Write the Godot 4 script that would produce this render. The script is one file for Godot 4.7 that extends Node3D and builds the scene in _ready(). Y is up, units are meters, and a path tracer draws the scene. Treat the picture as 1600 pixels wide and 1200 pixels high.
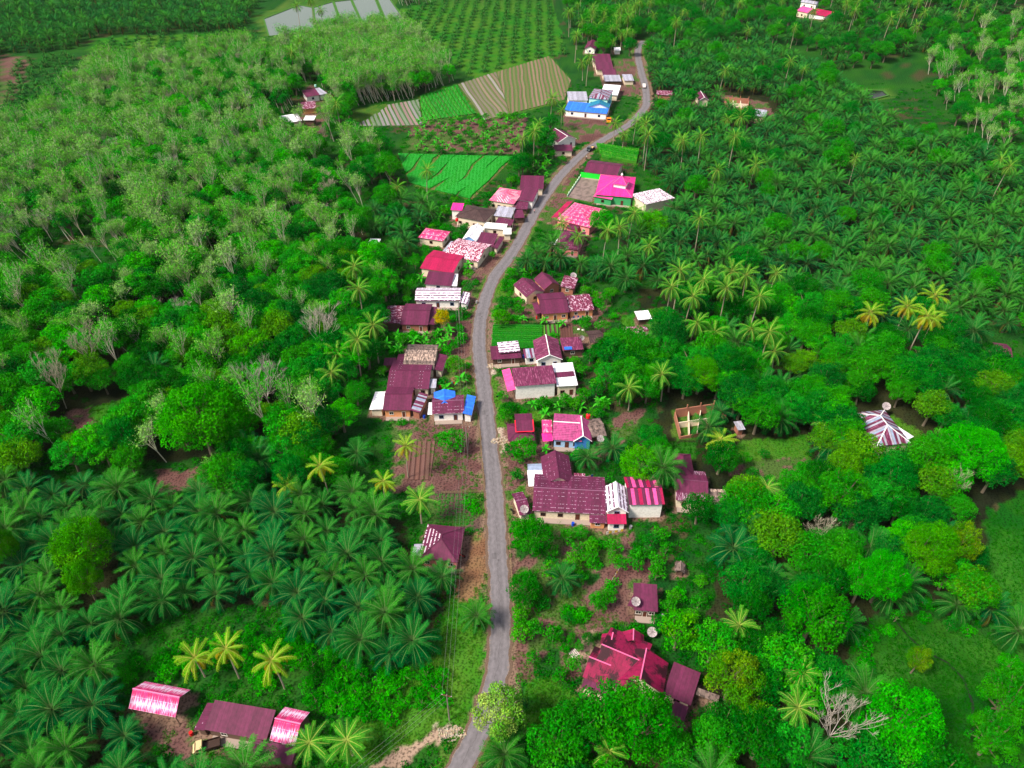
extends Node3D
# A village road between oil palms, rubber groves and gardens, seen from a drone.
# World: x to the right, z away from the village entrance is negative, metres, y up.

const HILLS := [[-155.2,-269.9,95,9],[-170.5,-422.5,120,7],[313.1,-565.5,190,16],[100.7,-85.2,34,-4.5],[-142.0,-172.2,40,3],[75.7,-149.1,50,-2]]
const ROAD := [[-15.3,-45.69],[-11.97,-50.6],[-9.16,-54.76],[-5.61,-62.37],[-3.07,-70.96],[-2.44,-79.34],[-2.5,-88.99],[-3.21,-100.04],[-3.78,-112.59],[-4.27,-118.42],[-6.05,-137.16],[-8.15,-159.55],[-10.17,-180.3],[-9.65,-198.38],[-6.26,-218.45],[-0.7,-233.66],[3.66,-248.31],[8.44,-265.94],[14.54,-285.39],[22.75,-307.68],[34.97,-332.63],[47.75,-351.28],[60.34,-368.82],[71.24,-392.73],[73.39,-402.97],[76.27,-428.21],[77.9,-457.33],[80.9,-494.12],[85.21,-515.14],[89.1,-524.61]]
const PATCHES := [["lawn",[[-14.9,-89.8],[-4.7,-88.2],[-4.3,-71.2],[-7.6,-62.6],[-11.5,-60.3],[-26.8,-54.8],[-31.3,-54.8],[-28.9,-67.4],[-19.9,-73.2],[-14.0,-77.9]]],["lawn",[[-6.6,-166.6],[-1.8,-160.1],[0.0,-149.1],[17.5,-147.7],[24.2,-143.9],[13.9,-146.4],[0.0,-142.6],[-1.7,-136.4],[-4.9,-146.4]]],["lawn",[[-3.3,-215.9],[2.6,-212.6],[7.4,-200.7],[-1.1,-202.2],[-5.4,-209.7]]],["field",[[70.9,-81.6],[87.1,-88.0],[105.2,-80.4],[93.9,-54.8],[76.0,-54.8],[77.8,-65.1],[65.8,-71.2]]],["field",[[110.6,-112.8],[132.9,-122.8],[109.3,-78.7],[103.4,-92.5],[108.6,-103.0]]],["lawn",[[2.5,-72.5],[8.6,-71.2],[12.6,-67.4],[9.2,-59.2],[5.7,-56.9],[2.4,-63.8]]],["lawn",[[-1.6,-125.0],[4.9,-129.4],[7.8,-120.7],[0.0,-112.6]]],["field",[[194.8,-424.6],[215.7,-427.1],[210.7,-407.2],[189.4,-403.0]]],["field",[[190.5,-362.5],[205.3,-362.5],[200.0,-348.8],[185.5,-345.4]]],["field",[[40.3,-136.8],[48.9,-137.3],[47.6,-131.2],[41.0,-130.9]]],["lawn",[[53.8,-136.4],[78.9,-140.8],[76.1,-127.3],[57.1,-129.3]]],["lawn",[[-117.8,-148.8],[-107.9,-154.5],[-100.9,-143.9],[-110.8,-140.8]]],["lawn",[[34.4,-196.1],[50.6,-199.9],[50.7,-188.2],[35.5,-188.2]]],["lawn",[[93.2,-145.0],[89.3,-130.2],[105.5,-130.4],[110.6,-139.3],[105.2,-147.4]]],["soil",[[-32.1,-145.1],[-10.5,-146.4],[-7.8,-118.6],[-17.1,-118.2],[-29.3,-119.7]]],["mulch",[[-20.6,-119.7],[-8.1,-119.7],[-7.4,-107.2],[-17.8,-108.4]]],["straw",[[-11.4,-105.0],[-5.3,-106.9],[-4.7,-93.8],[-7.4,-87.4],[-12.9,-90.1],[-11.9,-98.0]]],["soil",[[6.0,-110.3],[28.3,-109.7],[26.3,-99.7],[30.4,-98.0],[27.4,-84.4],[17.5,-81.5],[14.6,-72.8],[9.8,-71.2],[8.4,-79.3],[14.2,-89.8],[19.4,-94.6],[7.8,-99.7]]],["soil",[[0.0,-99.7],[14.1,-98.0],[17.6,-89.8],[7.7,-79.3],[3.7,-71.2],[0.0,-71.2],[0.0,-85.2]]],["soil",[[-22.6,-167.5],[-11.5,-163.0],[-9.0,-145.1],[-15.2,-152.3],[-20.2,-160.1]]],["soil",[[-2.3,-136.4],[8.4,-136.4],[8.4,-129.0],[4.0,-126.1],[-1.2,-113.6],[-2.6,-125.0]]],["soil",[[-122.3,-147.3],[-116.9,-148.8],[-111.0,-141.3],[-105.7,-138.9],[-108.9,-136.4],[-116.1,-137.6]]],["soil",[[-89.8,-126.1],[-75.7,-127.2],[-72.3,-123.9],[-78.0,-119.7],[-87.0,-118.6]]],["soil",[[-69.3,-64.7],[-60.0,-63.5],[-55.4,-60.3],[-44.4,-58.0],[-46.2,-54.2],[-57.2,-55.3],[-66.4,-60.3]]],["soil",[[-22.9,-226.8],[-13.0,-236.0],[0.0,-261.5],[7.8,-272.8],[16.5,-294.3],[12.6,-276.9],[1.5,-245.8],[-2.8,-236.0],[-8.9,-215.9],[-12.2,-199.9],[-13.1,-185.4],[-15.4,-203.7]]],["soil",[[-52.5,-371.6],[7.3,-378.1],[4.5,-329.5],[-6.0,-329.5],[-48.4,-334.2]]],["tilled",[[11.8,-190.3],[19.5,-191.0],[19.3,-182.7],[13.1,-182.0]]],["soil",[[19.5,-191.0],[30.4,-192.5],[31.4,-178.6],[19.1,-177.0]]],["soil",[[63.8,-482.7],[78.0,-482.7],[75.2,-434.0],[69.6,-411.5],[58.6,-411.5],[57.5,-434.0]]],["soil",[[4.4,-209.7],[15.1,-206.9],[28.3,-209.7],[34.1,-203.7],[26.7,-192.5],[10.3,-192.5],[-2.1,-196.1]]],["soil",[[54.6,-129.2],[76.1,-132.1],[74.6,-120.5],[56.0,-118.6]]],["soil",[[22.0,-138.9],[31.7,-149.2],[37.1,-149.4],[32.2,-138.9],[26.4,-132.9],[18.4,-126.1],[18.1,-131.7]]],["soil",[[-29.5,-188.9],[-13.4,-192.5],[-12.5,-172.2],[-19.2,-172.2],[-27.6,-180.3]]],["straw",[[-21.1,-172.2],[-10.6,-172.2],[-9.4,-157.3],[-18.6,-163.0]]],["soil",[[-328.6,-492.7],[-305.0,-482.7],[-270.4,-399.4],[-275.1,-395.0]]],["soil",[[17.1,-307.7],[30.6,-318.3],[24.2,-275.7],[14.6,-258.8],[11.4,-261.5]]],["soil",[[27.3,-390.7],[53.0,-376.2],[48.5,-349.6],[29.2,-341.4],[25.7,-362.5]]],["soil",[[114.9,-416.9],[139.2,-400.9],[134.8,-367.0],[114.8,-371.6]]],["soil",[[-114.8,-419.9],[-97.5,-403.5],[-90.6,-349.0],[-114.4,-357.9],[-111.9,-390.7]]],["path",[[-25.1,-54.8],[-18.3,-58.6],[-11.6,-61.4],[-9.2,-60.3],[-15.9,-57.8],[-20.0,-54.2]]],["gravel",[[-13.6,-61.1],[-9.4,-62.4],[-8.6,-60.5],[-10.9,-59.4]]],["gravel",[[-5.1,-140.8],[-1.4,-141.8],[0.0,-134.1],[-2.3,-132.2]]],["gravel",[[-7.1,-171.6],[-4.6,-172.2],[-4.7,-163.6],[-6.5,-163.0]]],["path",[[13.6,-79.3],[16.9,-81.5],[15.6,-73.8],[12.4,-73.2]]],["lawn",[[-86.4,-614.2],[-51.6,-646.9],[-21.2,-665.6],[31.4,-658.5],[35.2,-497.0],[-20.6,-440.0],[-61.2,-531.1]]],["lawn",[[-288.4,-531.1],[-179.4,-547.9],[-153.3,-450.4],[-243.7,-450.6]]]]
const FIELDS := [[[-191.9,-593.9],[-169.3,-642.4],[-105.8,-665.6],[-72.7,-556.6],[-113.6,-531.1],[-168.9,-533.8]],[[-31.5,-434.0],[24.5,-488.4],[34.5,-440.0],[27.8,-400.9],[-14.8,-371.6],[-20.3,-385.8]],[[-51.5,-411.5],[-31.4,-431.7],[-18.4,-381.0],[-45.9,-371.6]],[[-84.5,-387.4],[-51.0,-406.1],[-45.3,-365.2],[-79.2,-364.5]],[[-53.3,-329.5],[1.5,-325.7],[-16.5,-280.5],[-44.0,-294.3]],[[25.3,-302.2],[37.8,-300.9],[32.9,-276.9],[22.7,-281.7]],[[-6.1,-189.6],[11.2,-189.6],[9.8,-177.0],[-6.2,-176.0]],[[40.0,-341.4],[60.4,-333.4],[56.6,-316.2],[41.2,-322.0]],[[43.9,-149.9],[56.5,-151.8],[51.4,-139.5],[43.1,-137.5]],[[194.1,-422.4],[214.2,-423.3],[209.2,-406.1],[188.7,-403.0]]]
const LITTER := [[[-136.7,-123.9],[-117.6,-123.9],[-85.8,-115.6],[-72.7,-117.6],[-56.2,-113.6],[-37.3,-118.6],[-25.5,-110.7],[-21.2,-98.0],[-14.8,-88.2],[-15.4,-79.3],[-22.6,-75.2],[-36.2,-80.8],[-49.8,-88.2],[-71.5,-85.2],[-84.1,-80.8],[-93.0,-75.2],[-102.8,-66.2]],[[-108.1,-75.2],[-82.9,-77.9],[-78.1,-71.2],[-72.0,-62.6],[-65.7,-51.6],[-94.2,-51.6]],[[89.8,-500.0],[166.6,-502.2],[192.3,-422.5],[197.7,-358.1],[246.6,-311.2],[181.3,-199.9],[147.6,-199.9],[73.8,-199.9],[45.8,-218.0],[38.6,-256.1],[64.2,-267.1],[69.4,-297.5],[54.4,-322.0],[68.9,-371.6]],[[43.8,-211.7],[100.1,-209.7],[109.0,-192.5],[133.5,-178.6],[161.4,-166.0],[134.8,-120.7],[112.9,-114.6],[102.0,-92.5],[85.1,-90.0],[68.6,-80.8],[65.2,-71.2],[77.8,-63.8],[74.5,-51.6],[30.7,-51.6],[36.3,-71.2],[44.5,-94.6],[49.9,-112.7],[36.0,-120.7],[33.2,-134.1],[46.2,-161.0],[35.5,-172.2]],[[-189.3,-215.7],[-151.2,-220.7],[-126.1,-211.7],[-99.6,-201.5],[-80.5,-228.5],[-61.1,-264.3],[-46.1,-229.0],[-42.2,-199.9],[-45.7,-182.0],[-43.6,-157.3],[-44.4,-141.3],[-49.8,-134.1],[-68.3,-129.4],[-91.1,-129.4],[-116.1,-134.1],[-137.3,-125.0]]]  # plantation and wood floors whose ground colour has the shade painted in
const FOOT := [[[19.38,-80.94],[28.14,-76.7],[22.6,-65.25],[13.84,-69.49]],[[20.77,-76.0],[30.53,-72.79],[28.13,-65.48],[18.36,-68.7]],[[15.79,-76.98],[20.8,-74.74],[17.44,-67.25],[12.43,-69.5]],[[30.59,-73.51],[36.32,-70.69],[32.89,-63.73],[27.16,-66.55]],[[29.57,-66.19],[32.99,-64.49],[31.27,-61.05],[27.86,-62.75]],[[21.1,-79.82],[26.69,-78.95],[26.13,-75.36],[20.55,-76.22]],[[17.35,-79.47],[22.48,-77.89],[21.47,-74.62],[16.35,-76.19]],[[13.8,-71.76],[19.48,-69.32],[17.8,-65.41],[12.12,-67.85]],[[24.74,-90.7],[30.82,-90.14],[30.19,-83.29],[24.12,-83.85]],[[25.96,-90.64],[28.2,-89.26],[25.12,-84.26],[22.88,-85.64]],[[4.97,-122.72],[23.07,-121.5],[22.2,-108.63],[4.1,-109.86]],[[-0.89,-116.37],[2.93,-117.46],[5.18,-109.58],[1.36,-108.49]],[[17.23,-110.08],[22.37,-109.83],[22.21,-106.6],[17.08,-106.84]],[[21.16,-117.1],[27.45,-116.86],[27.11,-107.86],[20.83,-108.09]],[[21.1,-109.47],[26.67,-109.47],[26.67,-106.11],[21.1,-106.11]],[[26.06,-119.76],[35.52,-119.98],[35.75,-110.02],[26.29,-109.8]],[[6.5,-128.43],[14.79,-128.91],[15.41,-118.43],[7.12,-117.95]],[[3.1,-123.97],[7.99,-124.24],[8.33,-118.15],[3.44,-117.88]],[[3.25,-126.28],[8.14,-126.28],[8.14,-122.91],[3.25,-122.91]],[[14.51,-123.1],[18.47,-122.8],[18.1,-117.87],[14.14,-118.16]],[[10.75,-144.81],[19.45,-144.0],[18.38,-132.68],[9.69,-133.5]],[[15.1,-141.37],[21.04,-141.37],[21.04,-132.63],[15.1,-132.63]],[[7.2,-141.64],[11.05,-141.64],[11.05,-136.06],[7.2,-136.06]],[[7.01,-137.27],[10.85,-137.61],[11.19,-133.75],[7.35,-133.41]],[[18.43,-142.45],[23.81,-143.37],[25.19,-135.29],[19.81,-134.37]],[[-2.09,-141.07],[6.02,-141.63],[6.56,-133.66],[-1.54,-133.11]],[[-0.0,-143.4],[5.81,-143.7],[6.24,-135.52],[0.42,-135.21]],[[-0.85,-160.96],[12.02,-162.49],[13.05,-153.82],[0.18,-152.29]],[[-3.65,-163.2],[-0.17,-163.82],[1.76,-153.08],[-1.73,-152.45]],[[10.85,-164.56],[17.94,-165.23],[18.97,-154.3],[11.88,-153.63]],[[11.11,-160.35],[17.92,-161.22],[18.33,-157.99],[11.52,-157.13]],[[5.64,-177.74],[14.53,-178.45],[15.43,-167.12],[6.54,-166.41]],[[2.55,-172.84],[7.9,-173.63],[8.6,-168.92],[3.26,-168.12]],[[13.81,-178.76],[21.34,-179.51],[22.04,-172.53],[14.51,-171.77]],[[14.9,-174.31],[18.39,-174.55],[18.56,-172.17],[15.06,-171.93]],[[-7.27,-174.65],[2.77,-175.7],[3.49,-168.84],[-6.55,-167.79]],[[-5.13,-175.31],[2.3,-176.43],[3.15,-170.81],[-4.28,-169.69]],[[7.23,-203.86],[17.43,-205.1],[19.03,-191.89],[8.83,-190.65]],[[16.67,-201.68],[25.94,-202.94],[27.18,-193.81],[17.91,-192.55]],[[5.83,-198.93],[8.85,-199.52],[10.31,-192.1],[7.29,-191.51]],[[-0.55,-209.39],[6.93,-213.48],[11.86,-204.47],[4.38,-200.38]],[[6.46,-213.06],[13.22,-216.4],[17.16,-208.44],[10.39,-205.09]],[[17.58,-216.12],[23.39,-214.61],[21.21,-206.2],[15.4,-207.71]],[[38.44,-194.07],[44.18,-194.97],[45.06,-189.33],[39.32,-188.43]],[[33.39,-185.41],[42.25,-185.92],[42.71,-177.94],[33.85,-177.43]],[[22.06,-183.78],[27.77,-184.61],[28.86,-177.12],[23.15,-176.29]],[[18.55,-249.33],[28.63,-246.66],[24.74,-231.97],[14.66,-234.64]],[[21.06,-247.33],[23.97,-244.57],[15.74,-235.9],[12.83,-238.66]],[[24.97,-271.59],[38.55,-264.17],[29.81,-248.18],[16.23,-255.6]],[[21.96,-273.65],[25.23,-272.04],[17.67,-256.77],[14.41,-258.38]],[[22.4,-255.72],[27.48,-253.1],[24.77,-247.86],[19.7,-250.48]],[[37.51,-297.48],[53.45,-294.26],[49.16,-273.06],[33.23,-276.28]],[[43.02,-287.85],[49.69,-285.62],[46.96,-277.46],[40.3,-279.69]],[[34.34,-281.34],[42.73,-277.91],[40.86,-273.34],[32.47,-276.77]],[[61.52,-285.0],[67.02,-274.53],[53.13,-267.23],[47.63,-277.69]],[[35.2,-315.83],[50.32,-310.73],[45.62,-296.8],[30.5,-301.9]],[[15.27,-344.84],[25.38,-350.22],[31.5,-338.71],[21.39,-333.33]],[[18.9,-332.89],[28.67,-332.89],[28.67,-325.48],[18.9,-325.48]],[[20.74,-349.02],[26.36,-346.98],[23.17,-338.15],[17.55,-340.18]],[[29.49,-390.67],[51.99,-384.63],[48.99,-373.45],[26.49,-379.48]],[[44.09,-404.27],[55.34,-400.9],[50.49,-384.69],[39.23,-388.06]],[[29.33,-405.46],[41.07,-405.46],[41.07,-391.79],[29.33,-391.79]],[[41.62,-394.16],[53.25,-391.99],[50.86,-379.15],[39.23,-381.32]],[[51.3,-421.28],[61.66,-418.88],[57.86,-402.46],[47.49,-404.86]],[[52.3,-449.22],[61.69,-449.22],[61.69,-438.4],[52.3,-438.4]],[[49.5,-462.01],[60.94,-462.01],[60.94,-448.85],[49.5,-448.85]],[[48.87,-478.62],[61.37,-478.62],[61.37,-463.69],[48.87,-463.69]],[[52.48,-440.48],[63.19,-440.48],[63.19,-428.69],[52.48,-428.69]],[[63.65,-442.38],[70.72,-442.38],[70.72,-430.19],[63.65,-430.19]],[[49.43,-511.84],[57.46,-510.12],[53.7,-492.66],[45.68,-494.38]],[[64.91,-500.33],[70.21,-500.33],[70.21,-492.13],[64.91,-492.13]],[[79.27,-412.22],[89.02,-411.0],[88.12,-403.76],[78.37,-404.98]],[[3.33,-296.44],[14.39,-295.74],[13.64,-283.81],[2.57,-284.51]],[[3.53,-284.95],[11.91,-282.91],[8.95,-270.78],[0.57,-272.83]],[[-5.41,-285.28],[5.78,-281.4],[1.14,-268.01],[-10.06,-271.89]],[[0.18,-275.44],[7.49,-274.76],[6.66,-265.83],[-0.65,-266.51]],[[-0.53,-265.49],[4.66,-266.2],[5.67,-258.74],[0.48,-258.04]],[[-18.21,-268.82],[-5.29,-263.55],[-9.96,-252.13],[-22.87,-257.41]],[[-24.01,-268.21],[-18.26,-267.5],[-19.04,-261.2],[-24.78,-261.9]],[[-5.97,-267.57],[2.19,-265.67],[0.2,-257.13],[-7.96,-259.04]],[[-5.58,-258.78],[1.71,-256.29],[-0.12,-250.96],[-7.41,-253.45]],[[-10.69,-254.53],[-0.99,-252.77],[-1.94,-247.53],[-11.64,-249.29]],[[-3.97,-250.56],[0.36,-250.56],[0.36,-244.82],[-3.97,-244.82]],[[-15.99,-251.4],[-9.57,-249.61],[-12.78,-238.1],[-19.19,-239.89]],[[-11.94,-245.47],[-4.41,-243.77],[-6.54,-234.34],[-14.06,-236.04]],[[-4.98,-244.19],[-2.18,-243.39],[-4.95,-233.8],[-7.75,-234.61]],[[-20.26,-242.27],[-6.61,-237.34],[-11.61,-223.51],[-25.26,-228.45]],[[-22.89,-240.88],[-19.18,-239.57],[-23.8,-226.47],[-27.51,-227.78]],[[-33.07,-250.63],[-22.41,-247.32],[-25.11,-238.65],[-35.76,-241.96]],[[-28.7,-233.09],[-15.77,-229.32],[-19.84,-215.36],[-32.77,-219.13]],[[-29.2,-217.72],[-18.85,-216.34],[-19.95,-208.12],[-30.3,-209.49]],[[-21.1,-217.11],[-17.95,-217.11],[-17.95,-208.51],[-21.1,-208.51]],[[-32.3,-207.71],[-16.3,-207.71],[-16.3,-198.52],[-32.3,-198.52]],[[-16.61,-205.55],[-12.91,-205.0],[-14.06,-197.31],[-17.77,-197.86]],[[-35.05,-198.46],[-25.03,-198.06],[-25.55,-184.96],[-35.57,-185.35]],[[-40.79,-197.81],[-33.29,-196.98],[-34.52,-185.84],[-42.02,-186.68]],[[-26.81,-196.86],[-23.61,-196.86],[-23.61,-185.55],[-26.81,-185.55]],[[-31.8,-175.91],[-21.38,-175.57],[-21.82,-161.93],[-32.24,-162.27]],[[-34.14,-171.7],[-30.32,-171.26],[-31.25,-163.11],[-35.06,-163.55]],[[-22.09,-171.37],[-18.48,-170.93],[-19.55,-162.22],[-23.16,-162.66]],[[-38.06,-169.71],[-33.51,-169.71],[-33.51,-165.36],[-38.06,-165.36]],[[-35.23,-168.04],[-22.24,-167.74],[-22.57,-153.76],[-35.56,-154.06]],[[-23.87,-159.61],[-20.7,-159.61],[-20.7,-154.81],[-23.87,-154.81]],[[-35.35,-156.34],[-26.58,-156.34],[-26.58,-144.92],[-35.35,-144.92]],[[-26.05,-153.69],[-22.42,-152.93],[-24.27,-144.11],[-27.9,-144.88]],[[-38.55,-154.34],[-33.69,-153.99],[-34.3,-145.33],[-39.16,-145.68]],[[-22.44,-151.88],[-12.73,-152.46],[-12.21,-143.81],[-21.92,-143.23]],[[-12.88,-152.37],[-9.28,-151.99],[-10.23,-143.03],[-13.83,-143.41]],[[-22.22,-152.98],[-15.19,-153.61],[-14.57,-146.76],[-21.6,-146.13]],[[-23.16,-148.92],[-20.77,-148.92],[-20.77,-143.23],[-23.16,-143.23]],[[-19.65,-107.22],[-9.93,-106.07],[-11.21,-95.25],[-20.93,-96.39]],[[-22.21,-101.99],[-19.32,-101.7],[-19.75,-97.39],[-22.64,-97.68]],[[-69.16,-69.74],[-58.91,-67.89],[-60.06,-61.52],[-70.31,-63.37]],[[-54.36,-65.47],[-41.66,-63.37],[-42.63,-57.45],[-55.34,-59.54]],[[-56.32,-65.82],[-53.09,-65.28],[-54.1,-59.2],[-57.33,-59.73]],[[-41.65,-64.66],[-35.76,-63.42],[-37.26,-56.26],[-43.15,-57.49]],[[-45.85,-59.14],[-41.96,-58.22],[-42.83,-54.53],[-46.73,-55.45]],[[-43.18,-58.59],[-36.67,-57.29],[-37.43,-53.44],[-43.95,-54.74]],[[90.99,-146.02],[101.4,-147.39],[103.25,-133.4],[92.84,-132.03]],[[97.31,-145.18],[101.13,-141.71],[95.61,-135.65],[91.8,-139.12]],[[96.92,-140.37],[101.33,-143.29],[105.69,-136.71],[101.29,-133.79]],[[144.92,-177.7],[149.94,-176.49],[148.01,-168.52],[142.99,-169.74]],[[39.25,-124.48],[47.91,-123.37],[46.46,-112.1],[37.8,-113.21]],[[39.53,-129.49],[45.33,-129.08],[44.69,-120.01],[38.89,-120.41]],[[45.88,-118.15],[51.67,-117.73],[51.25,-112.01],[45.46,-112.44]],[[99.18,-405.58],[105.84,-405.58],[105.84,-393.63],[99.18,-393.63]],[[126.54,-383.18],[133.4,-380.94],[129.98,-370.47],[123.12,-372.71]],[[209.13,-567.62],[215.7,-559.92],[205.62,-551.33],[199.06,-559.03]],[[215.41,-563.29],[225.19,-552.62],[215.42,-543.66],[205.64,-554.34]],[[212.79,-586.65],[222.77,-577.65],[218.62,-573.05],[208.64,-582.04]],[[-113.7,-399.35],[-105.95,-403.25],[-101.34,-394.08],[-109.09,-390.18]],[[-108.83,-402.17],[-104.37,-405.63],[-97.86,-397.23],[-102.32,-393.77]],[[-110.88,-384.35],[-102.7,-386.81],[-99.76,-377.05],[-107.94,-374.59]],[[-117.46,-364.19],[-107.91,-368.88],[-103.48,-359.85],[-113.03,-355.16]],[[-104.58,-367.46],[-97.99,-367.4],[-98.05,-361.02],[-104.64,-361.08]],[[-97.6,-348.08],[-92.21,-348.46],[-91.63,-340.28],[-97.02,-339.9]],[[-53.24,-242.74],[-48.0,-242.12],[-48.84,-235.01],[-54.08,-235.63]],[[35.19,-97.85],[38.48,-97.09],[37.62,-93.4],[34.33,-94.17]],[[34.27,-68.91],[39.18,-66.87],[38.22,-64.55],[33.3,-66.59]],[[58.61,-143.56],[61.94,-144.11],[62.64,-139.84],[59.32,-139.29]]]
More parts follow.
